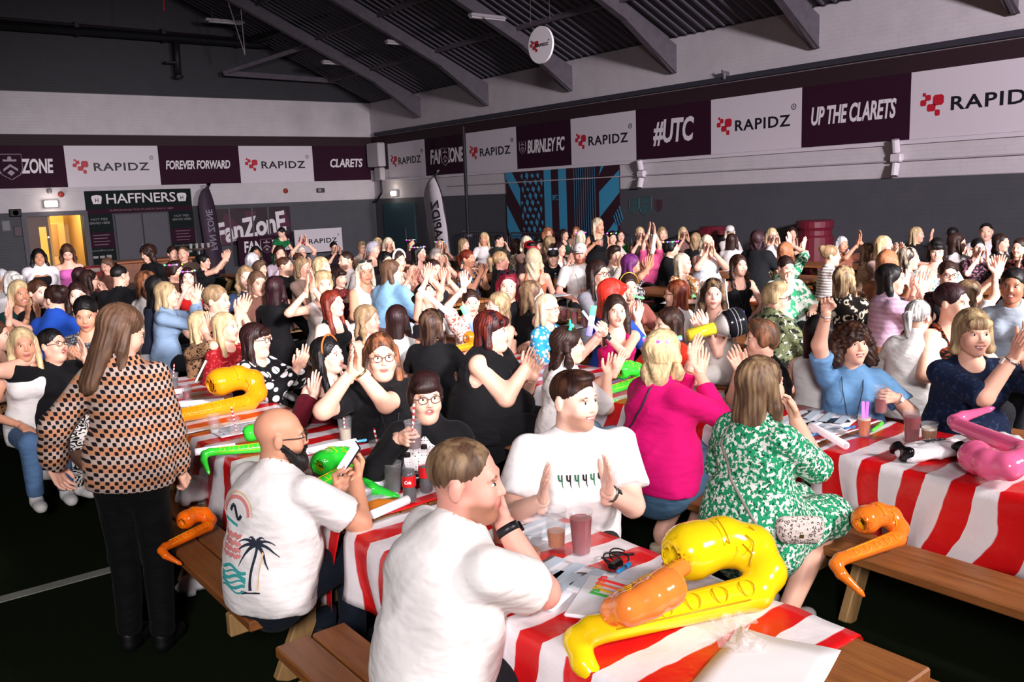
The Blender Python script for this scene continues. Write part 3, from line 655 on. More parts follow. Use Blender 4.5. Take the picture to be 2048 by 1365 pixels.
def person(x, y, body, label, head=None, z=None, u=None, lod=1, skin='p', hair=None, hc='br', hc2=None, top=None, tm=None, bot=None, bm=None, shoe='e8e4e0', glasses=None, seat=.46, sc=None, group=None, brow=None, beard=None, pos=None, handR=None, handL=None, inner=None, **kw):
    """x, y: pixel of the head's middle in the photograph; body: where the chest faces"""
    p = dict(kw); st = p.get('pose', 'sit') == 'stand'
    head = body if head is None else head
    rel = ((head - body + 180) % 360) - 180; p['hy'] = max(-75, min(75, rel))
    p['top'] = top or {}; p['bot'] = bot or {}; p['_nobm'] = bm is None; hk0 = hair[0] if isinstance(hair, tuple) else hair; p['_cov'] = 'fade' if hk0 in ('fade', 'quiff', 'crop') else hk0 in ('long', 'straight', 'wavy', 'bob', 'curly', 'short', 'pony', 'bun', 'tied')
    if lod == 1: p['hy'] = round(p['hy'] / 12) * 12
    sk = skeleton(p); rz = face_dir(x, y, body); hc_l = sk['head']; cs, sn = math.cos(rz), math.sin(rz)
    hl = A(cs * hc_l[0] - sn * hc_l[1], sn * hc_l[0] + cs * hc_l[1], hc_l[2]); base = 0 if st else seat
    s_ = sc or 1.0
    if pos is not None: loc = A(pos[0], pos[1], base)
    else:
        if u == 'auto':
            best = None
            for cu in [rowu(r) + s0 * .645 for r in range(6) for s0 in (-1, 1)]:
                w = atu(x, y, cu + hl[0]); q = (w[2] - base) / hl[2]
                if w[1] > 0 and (best is None or abs(math.log(max(q, .01))) < best[0]): best = (abs(math.log(max(q, .01))), cu)
            u = best[1]
        if z is None and u is not None:
            w = atu(x, y, u + s_ * hl[0]); s_ = max(.92, min(1.08, (w[2] - base) / hl[2])) if sc is None else s_; z = None
            zz = base + s_ * hl[2]; w = atz(x, y, zz)
        else:
            zz = base + s_ * hl[2] if z is None else z; w = atz(x, y, zz)
        loc = w - s_ * hl; loc[2] = base if z is None else w[2] - s_ * hl[2]
    for c, px in (('R', handR), ('L', handL)):
        if px is None: continue
        hw = A(*(Matrix.Translation(Vector(loc)) @ Matrix.Rotation(rz, 4, 'Z') @ Vector(hl * 0 + s_ * sk['head'])))
        dep = (hw - CAMP) @ _f; fd = A(-sn, cs, 0) @ _f; dd = px[2] if len(px) > 2 else fd * .24 * s_
        d = ray(px[0], px[1]); W = CAMP + d * ((dep + dd) / (d @ _f)); q = W - loc; lc = A(cs * q[0] + sn * q[1], -sn * q[0] + cs * q[1], q[2]) / s_
        off = eul(-p.get('twist', 0)) @ (lc - sk['shc']); off = off * A(1 if c == 'R' else -1, 1, 1); a = p.get('arm' + c, p.get('arms', 'clap')); a = ARM[a] if isinstance(a, str) else a
        p['arm' + c] = (tuple(round(float(v), 3) for v in off),) + tuple(a[1:])
    if handR or handL: sk = skeleton(p)
    key = lambda *q: tuple(repr(p.get(k)) for k in sorted(p) if k in q)
    geo = ('pose', 'lean', 'side', 'twist', 'sw', 'sex', 'g', 'ga', 'arms', 'armL', 'armR', 'legs', 'belly', 'bust')
    kb = ('body', lod) + key(*geo, 'hy', 'hp', 'hr', 'hs', 'mouth', 'chub', '_nobm', '_cov', 'bot')
    if kb not in MESHES: MESHES[kb] = body_mesh(p, lod)
    me = MESHES[kb]; smt = skinmat(SKIN.get(skin, skin), brow or HC.get(hc, hc) if hc not in ('bl', 'wbl', 'wh') else '6a4a34', beard=beard)
    o = bpy.data.objects.new('person', me); COL.objects.link(o)
    if len(me.materials) == 0:
        for m_ in (smt, plain('f2ecea', .25), plain('1c1412', .15)): me.materials.append(m_)
    else: o.material_slots[0].link = 'OBJECT'; o.material_slots[0].material = smt
    o.location = loc; o.rotation_euler = (0, 0, rz); o.scale = (s_,) * 3
    tag(o, label, 'person', group)
    if tm is not None:
        kt = ('top', lod) + key(*geo, 'top')
        if kt not in MESHES: MESHES[kt] = top_mesh(p, lod)
        o_t = link('dress' if p['top'].get('skirt') else 'top', MESHES[kt], tm, o)
    if inner is not None:
        pi = dict(p); pi['top'] = dict(loose=.006, **inner[0]); ki = ('top', lod) + tuple(repr(pi.get(k)) for k in sorted(pi) if k in geo + ('top',))
        if ki not in MESHES: MESHES[ki] = top_mesh(pi, lod)
        link('inner_top', MESHES[ki], inner[1], o)
    if bm is not None:
        kl = ('leg', lod) + key('pose', 'g', 'legs', 'sex', 'bot')
        if kl not in MESHES: MESHES[kl] = leg_mesh(p, lod)
        link({'skirt': 'skirt', 'shorts': 'shorts'}.get(p['bot'].get('kind'), 'trousers'), MESHES[kl], bm, o)
    if shoe:
        for c in 'LR': link('shoe', shoe_mesh((.009, .013, .02)[lod], 'x'), plain(shoe, .5), o, Matrix.Translation(sk['A' + c]))
    HM = Matrix.Translation(sk['head']) @ Matrix(eul(p['hy'], p.get('hp', 0), p.get('hr', 0)).tolist()).to_4x4() @ Matrix.Scale(p.get('hs', 1.0), 4)
    if hair:
        hk = hair if isinstance(hair, tuple) else (hair,); kd, L, fr, vol, sd = (hk + (None,) * 5)[:5]
        L = {'long': .30, 'wavy': .30, 'straight': .34, 'bob': .11, 'pony': .14, 'curly': .05}.get(kd, .0) if L is None else L
        link('hair', hair_mesh((.0068, .0112, .014)[lod], 'long' if kd in ('straight', 'bob') else kd, L, fr or 0, vol or 0.0, sd or 0), hairmat(HC.get(hc, hc), HC.get(hc2, hc2)), o, HM)
    if glasses: link('glasses', glasses_mesh(.0022 if lod == 0 else .0026), plain(glasses, .3), o, HM)
    rec = dict(o=o, p=p, sk=sk, HM=HM, M=Matrix.Translation(Vector(loc)) @ Matrix.Rotation(rz, 4, 'Z') @ Matrix.Scale(s_, 4), lod=lod, loc=loc, rz=rz, s=s_)
    PEOPLE.append(rec); return rec
# ------------------------------------------------------------------ the hall
UW, VW = 14.5, 25.93          # inner faces of the wall behind the right-hand rows and of the far end wall
XL, YB = -9.0, -9.0
ZG, ZB0, ZB1, ZC, ZE = 2.12, 2.74, 3.82, 4.11, 5.2   # grey dado, banner, claret band, eaves
WL = Matrix(((1, 0, 0, 0), (0, 0, -1, VW), (0, 1, 0, 0), (0, 0, 0, 1)))      # local x right, y up, z to the room
WR = Matrix(((0, 0, -1, UW), (-1, 0, 0, 0), (0, 1, 0, 0), (0, 0, 0, 1)))
def wallmat():
    m, nt, b = nmat('painted_brick'); g = NT(nt); geo = nt.nodes.new('ShaderNodeNewGeometry')
    x, y, z = g.sep(geo.outputs['Position']); cx = nt.nodes.new('ShaderNodeCombineXYZ')
    nt.links.new(g.math('ADD', x, y), cx.inputs[0]); nt.links.new(z, cx.inputs[1])
    br = nt.nodes.new('ShaderNodeTexBrick'); br.inputs['Scale'].default_value = 4.4; br.inputs['Mortar Size'].default_value = .012; br.inputs['Mortar Smooth'].default_value = .4
    br.inputs['Brick Width'].default_value = .98; br.inputs['Row Height'].default_value = .33; nt.links.new(cx.outputs[0], br.inputs['Vector'])
    n = g.noise(geo.outputs['Position'], 3, 5); n2 = g.noise(geo.outputs['Position'], 24, 4)
    wh = g.mix(n, lin('b4adb4'), lin('c9c3c8')); gr = g.mix(n, lin('3e3f46'), lin('4a4a52')); cl = lin('240c16'); dk = g.mix(n, lin('2b2a31'), lin('36343c'))
    wh = g.mix(g.step(n2, .74, .02), wh, lin('8d7d74'))
    col = g.mix(g.step(z, ZG, .012), gr, wh); col = g.mix(g.step(z, ZB0 + .3, .01), col, cl); col = g.mix(g.step(z, ZC, .01), col, wh)
    up = g.step(z, ZE - .02, .01); col = g.mix(up, col, dk)
    g.set(b.inputs['Base Color'], col); b.inputs['Roughness'].default_value = .75
    g.set(b.inputs['Normal'], g.bump(g.math('SUBTRACT', g.math('MULTIPLY', n2, .2), br.outputs['Fac']), .5, .008)); return m
WALL = wallmat()
def struct(name, mb, mat, smooth=False):
    o = mb.build(name, mat, None, smooth); o['kind'] = 'structure'; return o
DX0, DX1, DZ = 4.2, 5.56, 2.0
def gable(x): return ZE + .45 * (UW - x if x > 2.5 else (UW - 2.5) - (2.5 - x))
b = MB()
b.box(((XL + DX0) / 2, VW + .15, ZE / 2), (DX0 - XL, .3, ZE)); b.box(((DX1 + UW) / 2, VW + .15, ZE / 2), (UW - DX1, .3, ZE)); b.box(((DX0 + DX1) / 2, VW + .15, (DZ + ZE) / 2), (DX1 - DX0, .3, ZE - DZ))
b.poly([(XL, ZE), (UW, ZE), (2.5, gable(2.5)), (XL, gable(XL))], .3, Matrix.Translation((0, VW + .15, 0)))
struct('wall_far', b, WALL)
struct('wall_right', MB().box((UW + .15, (YB + VW) / 2, ZE / 2), (.3, VW - YB + .6, ZE)), WALL)
struct('wall_left', MB().box((XL - .15, (YB + VW) / 2, ZE / 2 + .9), (.3, VW - YB + .6, ZE + 1.8)), WALL)
struct('wall_back', MB().box((2.75, YB - .15, 5.4), (24.2, .3, 10.8)), WALL)
def turf():
    m, nt, b = nmat('artificial_turf'); g = NT(nt); P = g.map(); n = g.noise(P, 160, 3); n2 = g.noise(P, 2.2, 3)
    g.set(b.inputs['Base Color'], g.mix(n, g.mix(n2, lin('0c130a'), lin('10190c')), lin('222f18'))); b.inputs['Roughness'].default_value = .95; b.inputs['Specular IOR Level'].default_value = .05
    g.set(b.inputs['Normal'], g.bump(g.noise(P, 420, 2), .9, .02)); return m
TURF = turf()
fl = struct('floor', MB().box((2.75, 8.5, -.05), (24.2, 35.6, .1)), TURF)
ln = MB().box((-1.5, 5.37, .003), (7.4, .085, .006)).build('line_marking', plain('8f9288', .9, bump=.8, bscale=300, var=.2, vscale=120), fl)
# roof: sheets, rafters with haunches, purlins
b = MB()
ROOF = plain('4a4750', .8, bump=.2, bscale=4, var=.15, vscale=2)
sl_ = math.atan(.45); rl = 12.3 / math.cos(sl_)
for sgn, cxx in ((1, 8.6), (-1, -3.4)):
    pass
b.add([(UW + .3, YB - .3, ZE - .12), (UW + .3, VW + .3, ZE - .12), (2.5, VW + .3, ZE + .45 * 12), (2.5, YB - .3, ZE + .45 * 12), (XL - .3, VW + .3, ZE + .45 * .2), (XL - .3, YB - .3, ZE + .45 * .2)], [(0, 1, 2, 3), (3, 2, 4, 5)])
rf = struct('ceiling', b, ROOF)
STEEL = plain('565059', .7, var=.15)
for i, v in enumerate((-3.8, -.5, 2.8, 6.15, 9.5, 12.85, 16.1, 19.45, 22.85)):
    m = MB(); z0 = lambda x: ZE + .45 * (UW - x) - .12
    m.poly([(UW, z0(UW) - .62), (UW - .12, z0(UW) - .62), (UW - 1.5, z0(UW - 1.5) - .34), (2.5, z0(2.5) - .34), (2.5, z0(2.5) - .05), (UW, z0(UW) - .05)], .05, Matrix.Translation((0, v, 0)))
    m.bar((UW - .06, v, z0(UW) - .62), (UW - 1.5, v, z0(UW - 1.5) - .36), .16, .02); m.bar((UW - 1.5, v, z0(UW - 1.5) - .35), (2.5, v, z0(2.5) - .35), .16, .02)
    m.poly([(XL, 5.1), (XL, 4.7), (2.5, z0(2.5) - .34), (2.5, z0(2.5) - .05)], .05, Matrix.Translation((0, v, 0)))
    r = m.build('rafter', STEEL, rf)
for k in range(1, 8):
    x = UW - k * 1.62; MB().bar((x, YB, ZE + .45 * (UW - x) - .16), (x, VW, ZE + .45 * (UW - x) - .16), .07, .12).build('purlin', STEEL, rf)
# corrugated roof sheets seen from below: ribs in bays
RIB = plain('54515b', .75)
m = MB()
for k in range(90):
    v = 4.0 + k * .24; m.bar((UW - .2, v, ZE + .45 * .2 - .13), (3.0, v, ZE + .45 * 11.5 - .13), .05, .03)
rb = m.build('sheet_ribs', RIB, rf); rb['kind'] = 'stuff'
# long tie beams, cables and heater pipe on the far gable
BLK = plain('121116', .6)
o = MB().tube([(XL, VW - .35, 6.72), (10.9, VW - .35, 6.70), (12.2, 21.5, 7.0), (13.0, 17.5, 7.2)], .10, 10).build('heater_pipe', BLK, None, True); tag(o, 'thick black heating pipe running along the far gable wall', 'pipe')
o = MB().tube([(XL, VW - .2, 7.0), (10.5, VW - .2, 6.85)], .04, 8).build('sprinkler_pipe', plain('241a20', .6), None, True); tag(o, 'thin pipe above the black heating pipe on the gable', 'pipe')
for x in (5.9, 8.1, 10.2): MB().box((x, VW - .15, 6.78), (.10, .3, .35)).build('bracket', BLK, o)
o = MB().tube([(8.38, VW - .35, 6.65), (8.36, VW - .35, 5.75)], [.10, .09], 10).build('drop_pipe', BLK, None, True); MB().box((8.2, VW - .3, 6.05), (.35, .25, .05)).build('bracket', BLK, o); MB().lathe([(.05, 0), (.13, .03), (.13, .09), (.07, .12)], (8.36, VW - .35, 5.62)).build('end_cap', BLK, o)
tag(o, 'short black pipe hanging down from the heating pipe on the far gable', 'pipe')
o = MB().bar((9.6, VW - .5, 5.82), (UW, VW - .4, 5.75), .12, .14).bar((9.6, VW - .5, 5.82), (12.4, VW - 3.0, 6.75), .10, .10).build('tie_beam', STEEL); tag(o, 'steel wind brace bent back towards the roof near the hall corner', 'beam')
o = MB().bar((10.5, VW - .6, 6.78), (12.6, 8.0, 7.3), .16, .2).build('eaves_beam', plain('1c1b20', .7)); tag(o, 'long dark steel beam crossing the roof towards the stage', 'beam')
WHT = plain('cfc8cf', .5); TUBE = plain('a9a2ab', .5)
for n_, (px, py) in zip(('nearest the round sign', 'second from the round sign', 'third from the round sign', 'highest up on the dark roof, alone'), ((975, 33), (805, 85), (675, 125), (450, 42))):
    d = ray(px, py); t = (ZE - .35 + UW * .45 - CAMH) / (d[2] + .45 * d[0]); c = CAMP + d * t
    o = empty('ceiling_light', c, 0, 'unlit fluorescent batten hanging under the roof, ' + n_, 'light', 'fluorescent battens under the roof')
    MB().box((0, 0, 0), (.95 if px > 500 else 1.1, .16, .07), Matrix.Rotation(sl_ * 0, 3, 'Y'), .015).build('batten', TUBE, o)
    for s in (-.035, .035): MB().tube([(-.45, s, -.05), (.45, s, -.05)], .016, 8).build('tube', WHT, o)
    for s in (-.35, .35): MB().tube([(s, 0, .03), (s, 0, .33)], .008, 5).build('hanger', STEEL, o)
for k, (pts) in enumerate((((480, 0), (490, 110)), ((455, 0), (490, 110)), ((598, 0), (608, 80)), ((578, 0), (606, 80)), ((745, 0), (752, 30)))):
    P0 = atv(*pts[0], 23.0); P1 = atv(*pts[1], 23.0)
    o = MB().tube([P0 + (P0 - P1) * .6, P1], .012, 5).build('hanging_cable', plain('8f8890', .5)); tag(o, 'thin pale cable hanging from the roof, %s' % ('right strand of the long pair', 'left strand of the long pair', 'right strand of the middle pair', 'left strand of the middle pair', 'single short one')[k], 'cable', 'cables hanging from the roof')
o = MB().tube([atv(327, -30, 22), atv(328, 22, 22)], .012, 5).build('red_ribbon', plain('c01818', .6)); tag(o, 'short red ribbon hanging from the dark roof', 'ribbon')
# ---------------- banner panels with lettering
CLA, WHB, INK, LRED, PALE = plain('2c0f22', .75, spec=.15, var=.06), plain('cbc3cc', .5), plain('16151c', .5), plain('b01c30', .5), plain('d9d2d8', .5)
LOGO = [(.10, .88, .09, .10), (.22, .68, .20, .20), (0, .47, .22, .21), (.57, .45, .43, .40), (.31, .21, .33, .26), (.67, 0, .17, .21)]
def put(me, mat, parent, M, x, y, z=.012, name='lettering'):
    o = link(name, me, mat, parent); o.matrix_local = M @ Matrix.Translation((x, y, z)); return o
def rapidz(parent, M, x0, x1, y0, y1, z=.014, flip=False, ins=None):
    w, h = x1 - x0, y1 - y0; S = h * .34 if ins is None else ins; lx = x0 + w * .075; ly = y0 + h * .34; k = min(1.0, w / h / 2.05)
    S *= k; ly = y0 + h * .5 - S * .5
    m = MB()
    for a, b_, c, d in LOGO:
        a, b_, c, d = a - .03, b_ - .03, c + .06, d + .06; e = min(c, d) * .2; pts = [(a + e, b_), (a + c - e, b_), (a + c, b_ + e), (a + c, b_ + d - e), (a + c - e, b_ + d), (a + e, b_ + d), (a, b_ + d - e), (a, b_ + e)]
        m.add([(lx + p * S, ly + q * S, z) for p, q in pts], [tuple(range(8))])
    o = link('logo_mark', m.mesh('logo'), LRED, parent); o.matrix_local = M
    me = text_mesh('RAPIDZ', 1, 0, .02, 1, .001, 1.12, 'LEFT'); xs = [v.co.x for v in me.vertices]; ys = [v.co.y for v in me.vertices]
    tw = w * .60; sc = tw / (max(xs) - min(xs)); sy = h * .20 * k ** .5 / (max(ys) - min(ys))
    me.transform(Matrix.Translation((x0 + w * .285 - min(xs) * sc, y0 + h * .48 - (max(ys) + min(ys)) / 2 * sy, z)) @ Matrix.Diagonal((sc, sy, 1, 1)))
    o = link('lettering', me, INK, parent); o.matrix_local = M
    m = MB(); cxx, cyy, r = x0 + w * .92, y0 + h * .70, h * .045
    m.tube([(cxx + r * math.cos(a), cyy + r * math.sin(a), z) for a in np.linspace(0, 6.28, 15)], h * .006, 4, False)
    o = link('registered_mark', m.mesh('r'), INK, parent); o.matrix_local = M
    put(text_mesh('R', r * 1.3, 0, 0, 1, .001), INK, parent, M, cxx, cyy, z, 'registered_mark')
def fit_text(s, parent, M, xc, yc, w, h, mat, shear=.18, bold=.03, z=.014, align=None):
    me = text_mesh(s, 1, shear, bold, 1, .001, .96); xs = [v.co.x for v in me.vertices]; ys = [v.co.y for v in me.vertices]
    kx, ky = w / (max(xs) - min(xs)), h / (max(ys) - min(ys))
    me.transform(Matrix.Translation((xc, yc, z)) @ Matrix.Diagonal((kx, ky, 1, 1)) @ Matrix.Translation((-(max(xs) + min(xs)) / 2, -(max(ys) + min(ys)) / 2, 0)))
    o = link('lettering', me, mat, parent); o.matrix_local = M; return o
def crest(parent, M, xc, yc, s, mat=plain('9a8c9a', .6), back=None, z=.016):
    out = [(-.5, .55), (.5, .55), (.5, -.1), (.38, -.38), (0, -.62), (-.38, -.38), (-.5, -.1)]
    m = MB(); m.add([(xc + x * s, yc + y * s, z) for x, y in out], [tuple(range(7))[::-1]]); o = link('crest', m.mesh('crest'), back or CLA, parent); o.matrix_local = M
    m = MB(); m.tube([(xc + x * s, yc + y * s, z + .003) for x, y in out + out[:1]], s * .02, 4, False)
    for pts in ([(-.3, -.12), (0, .1), (.3, -.12), (.3, -.24), (0, -.02), (-.3, -.24)], [(-.28, .22), (.28, .22), (.28, .32), (.1, .30), (.06, .45), (-.06, .45), (-.1, .30), (-.28, .32)], [(-.16, -.3), (0, -.16), (.16, -.3), (0, -.44)]): m.add([(xc + x * s, yc + y * s, z + .003) for x, y in pts], [tuple(range(len(pts)))])
    o = link('crest_emblem', m.mesh('crest'), mat, parent); o.matrix_local = M
def panel(name, M, x0, x1, y0, y1, mat, label, cat='banner', th=.012):
    o = MB().box(((x0 + x1) / 2, (y0 + y1) / 2, th / 2), (x1 - x0, y1 - y0, th)).build(name, mat); o.matrix_world = M; tag(o, label, cat); return o
I4 = Matrix.Identity(4)
lx_ = lambda px, py=330: atv(px, py, VW)[0]
rx_ = lambda px, py=280: -atu(px, py, UW)[1]
# far wall
o = panel('banner_panel', WL, 1.4, lx_(131), ZB0, ZB1, CLA, 'claret banner panel reading ZONE with a shield, above the lit doorway')
crest(o, I4, lx_(20), 3.30, .55); fit_text('ZONE', o, I4, lx_(74), 3.30, lx_(106) - lx_(41), .38, PALE, .12); fit_text('FAN', o, I4, lx_(-35), 3.30, .8, .38, PALE, .12)
o = panel('banner_panel', WL, lx_(131), lx_(318), ZB0, ZB1, WHB, 'white sponsor banner panel left of the FOREVER FORWARD panel'); rapidz(o, I4, lx_(131), lx_(318), ZB0, ZB1)
o = panel('banner_panel', WL, lx_(318), lx_(479), ZB0, ZB1, CLA, 'claret banner panel reading FOREVER FORWARD'); fit_text('FOREVER FORWARD', o, I4, lx_(397), 3.29, lx_(462) - lx_(333), .25, PALE)
o = panel('banner_panel', WL, lx_(479), lx_(626), ZB0, ZB1, WHB, 'white sponsor banner panel between FOREVER FORWARD and CLARETS'); rapidz(o, I4, lx_(479), lx_(626), ZB0, ZB1)
o = panel('banner_panel', WL, lx_(626), UW - .1, ZB0, ZB1, CLA, 'claret banner panel reading CLARETS, next to the hall corner'); fit_text('CLARETS', o, I4, lx_(693), 3.29, lx_(726) - lx_(661), .27, PALE)
# right wall
o = panel('banner_panel', WR, rx_(777, 315), rx_(851, 310), ZB0, ZB1, WHB, 'white sponsor banner panel nearest the hall corner on the long wall'); rapidz(o, I4, rx_(777, 315), rx_(851, 310), ZB0, ZB1)
o = panel('banner_panel', WR, rx_(851, 310), rx_(931, 305), ZB0, ZB1, CLA, 'claret banner panel reading FAN ZONE with a shield between'); fit_text('FAN', o, I4, rx_(875, 310), 3.27, .75, .42, PALE, .12); crest(o, I4, rx_(889, 308) + .05, 3.25, .42); fit_text('ZONE', o, I4, rx_(909, 308), 3.27, .95, .42, PALE, .12)
o = panel('banner_panel', WR, rx_(933, 303), rx_(1034, 296), ZB0, ZB1, WHB, 'white sponsor banner panel behind the wall pole, left of BURNLEY FC'); rapidz(o, I4, rx_(933, 303), rx_(1034, 296), ZB0, ZB1)
o = panel('banner_panel', WR, rx_(1034, 296), rx_(1143, 289), ZB0, ZB1, CLA, 'claret banner panel reading BURNLEY FC above the mural'); crest(o, I4, rx_(1046, 294), 3.27, .26); fit_text('BURNLEY FC', o, I4, rx_(1092, 292), 3.27, abs(rx_(1131, 292) - rx_(1056, 292)), .34, PALE)
o = panel('banner_panel', WR, rx_(1143, 289), rx_(1273, 280), ZB0, ZB1, WHB, 'white sponsor banner panel left of the #UTC panel'); rapidz(o, I4, rx_(1143, 289), rx_(1273, 280), ZB0, ZB1)
o = panel('banner_panel', WR, rx_(1273, 280), rx_(1423, 268), ZB0, ZB1, CLA, 'claret banner panel reading #UTC'); fit_text('#UTC', o, I4, rx_(1347, 262), 3.28, abs(rx_(1388, 260) - rx_(1306, 260)), .55, PALE)
o = panel('banner_panel', WR, rx_(1423, 268), rx_(1604, 250), ZB0, ZB1, WHB, 'white sponsor banner panel between #UTC and UP THE CLARETS'); rapidz(o, I4, rx_(1423, 268), rx_(1604, 250), ZB0, ZB1)
o = panel('banner_panel', WR, rx_(1604, 250), rx_(1821, 232), ZB0, ZB1, CLA, 'claret banner panel reading UP THE CLARETS'); fit_text('UP THE CLARETS', o, I4, rx_(1705, 224), 3.28, abs(rx_(1790, 224) - rx_(1621, 224)), .33, PALE)
o = panel('banner_panel', WR, rx_(1821, 232), rx_(1821, 232) + 2.35, ZB0, ZB1, WHB, 'largest white sponsor banner panel, right of UP THE CLARETS'); rapidz(o, I4, rx_(1821, 232), rx_(1821, 232) + 2.35, ZB0, ZB1)
struct('trim_1', MB().box((UW - .06, 8, ZC + .06), (.14, 35, .10)), plain('32303a', .6)); struct('trim_2', MB().box((UW - .02, 8, ZB0 - .05), (.05, 35, .05)), WHB)
# ---------------- far wall: doorway, kiosk front, boards, flags
GREYD = plain('4c4a53', .6, var=.06)
struct('trim_3', MB().box((DX0 - .06, VW - .01, DZ / 2), (.12, .1, DZ)).box((DX1 + .06, VW - .01, DZ / 2), (.12, .1, DZ)).box(((DX0 + DX1) / 2, VW - .01, DZ + .05), (DX1 - DX0 + .24, .1, .1)), GREYD)
cw = plain('e0c48a', .7); b = MB(); b.box((DX0 - .35, VW + 1.9, 1.2), (.1, 3.3, 2.6)).box((DX1 + .35, VW + 1.9, 1.2), (.1, 3.3, 2.6)).box((4.9, VW + 3.5, 1.2), (2.2, .1, 2.6)).box((4.9, VW + 1.9, 2.5), (2.2, 3.3, .1))
struct('wall_corridor', b, cw)
l = bpy.data.lights.new('corridor_lamp', 'POINT'); l.energy = 60; l.color = (1, .74, .36); l.shadow_soft_size = .3; lo_ = bpy.data.objects.new('corridor_lamp', l); COL.objects.link(lo_); lo_.location = (5.0, VW + 1.6, 2.2)
DOORW = woodmat('4a3028', '5c3c30', 2)
dx = lambda px: lx_(px, 480)
d1 = MB().box((dx(76), VW + .06, 1.0), (dx(101) - dx(51), .05, 2.0)).build('door_1', DOORW); d1['kind'] = 'structure'
MB().box((dx(88), VW + .028, 1.15), (.17, .02, 1.15)).build('pane', plain('e8b23c', .2, emit=.55), d1); MB().lathe([(.0, 0), (.025, .0), (.03, .03)], (dx(98), VW + .03, 1.45), 10, Matrix.Rotation(math.radians(90), 3, 'X')).build('closer_plate', plain('b8b8b8', .3, 1), d1)  # pane glows by itself in place of corridor light behind the glass
d2 = MB().bar((dx(104), VW + .10, 1.0), (dx(112), VW + 1.05, 1.0), .05, 2.0).build('door_2', plain('d9a032', .5)); d2['kind'] = 'structure'
d3 = MB().box((dx(142), VW + 2.6, 1.0), (.75, .05, 2.0)).build('door_3', plain('d6b070', .5)); d3['kind'] = 'structure'; MB().box((dx(145), VW + 2.56, 1.3), (.3, .02, .9)).build('pane', plain('b08a4a', .2), d3)
MB().box((dx(122), VW + 2.5, 1.25), (.12, .05, 1.6)).build('pipe_boxing', plain('b8935a', .5), d3)
def bulkhead(M, x, y, label, e):
    o = empty('bulkhead_light', (0, 0, 0), 0, label, 'light'); o.matrix_world = M @ Matrix.Translation((x, y, 0))
    MB().box((0, 0, .04), (.36, .20, .08), None, .02).build('housing', plain('a7a2a6', .5), o); MB().box((0, .0, .10), (.30, .13, .06), None, .03).build('diffuser', plain('fff2dc', .4, emit=e), o)
    l = bpy.data.lights.new('bulkhead_glow', 'POINT'); l.energy = 5; l.color = (1, .9, .75); l.shadow_soft_size = .1; q = bpy.data.objects.new('bulkhead_glow', l); COL.objects.link(q); q.matrix_world = M @ Matrix.Translation((x, y, .25)); return o
a_ = atv(101, 408, VW); o = bulkhead(WL, a_[0], a_[2], 'glowing bulkhead lamp over the lit doorway', 12); MB().box((0, .33, .05), (.12, .14, .1), None, .03).build('sensor', plain('77727a', .5), o)
a_ = atu(792, 387, UW); bulkhead(WR, -a_[1], a_[2], 'glowing bulkhead lamp near the hall corner beside the white feather flag', 12)
for k, (px, py) in enumerate(((122, 389), (571, 382))):
    a_ = atv(px, py, VW); o = MB().lathe([(.0, .07), (.06, .06), (.08, .02), (.08, 0)], (a_[0], VW, a_[2]), 12, Matrix.Rotation(math.radians(90), 3, 'X'), False).build('fire_alarm', plain('8c2418', .5)); tag(o, ('small round red alarm on the wall right of the glowing bulkhead lamp', 'small round red alarm on the wall under the CLARETS panel')[k], 'alarm', 'red wall alarms')
a_ = atv(30, 426, VW); o = MB().box((a_[0], VW - .05, a_[2]), (.28, .1, .2), None, .02).build('wall_speaker', BLK); MB().lathe([(0, .0), (.06, .0), (.07, .02)], (a_[0], VW - .1, a_[2]), 12, Matrix.Rotation(math.radians(90), 3, 'X')).build('speaker_cone', plain('2a2a30', .5), o); tag(o, 'small black speaker on the white wall above the closed door leaf', 'speaker')
a_ = atv(640, 381, VW); o = MB().box((a_[0], VW - .04, a_[2]), (.26, .08, .14), None, .01).build('wall_vent', plain('3c3a40', .5)); MB().box((a_[0] - .05, VW - .085, a_[2]), (.10, .02, .08)).build('grille', plain('8a8488', .5), o); tag(o, 'small dark vent box on the white wall under the CLARETS panel', 'vent')
for px, py, lab in ((12, 452, 'pale notice'), (36, 463, 'dark framed notice')):
    a_ = atv(px, py, VW); o = MB().box((a_[0], VW - .01, a_[2]), (.20, .02, .28)).build('notice', plain('585860' if px < 20 else '2a1a26', .6)); MB().box((a_[0], VW - .025, a_[2]), (.15, .01, .22)).build('sheet', plain('66666c' if px < 20 else '3a1c30', .5), o); tag(o, lab + ' on the grey wall left of the lit doorway', 'notice')
kz = lambda px, py: atv(px, py, VW)[2]
DKT = plain('0d1716', .7, spec=.15)
k = empty('kiosk_sign', (0, 0, 0), 0, 'dark HAFFNERS kiosk front with claret strips and side boards', 'sign'); k.matrix_world = WL
MB().box(((5.66 + 8.49) / 2, 2.38, .02), (2.83, .48, .04)).build('header_board', DKT, k); MB().box(((5.66 + 8.49) / 2, 2.07, .02), (2.83, .14, .04)).build('header_strip', CLA, k)
fit_text('HAFFNERS', k, I4, 7.12, 2.40, 1.85, .27, PALE, 0, .008, .045); fit_text('SUPPORTING THE CLARETS SINCE 1889', k, I4, 7.1, 2.085, 1.7, .05, plain('7a5560', .5), 0, .0, .045)
for x in (5.95, 8.22):
    m = MB(); m.add([(x - .10, 2.27, .045), (x + .10, 2.27, .045), (x + .135, 2.43, .045), (x + .12, 2.49, .045), (x, 2.51, .045), (x - .12, 2.49, .045), (x - .135, 2.43, .045)], [tuple(range(7))]); link('emblem', m.mesh('emblem'), PALE, k); fit_text('H', k, I4, x, 2.37, .08, .11, DKT, 0, .01, .05)
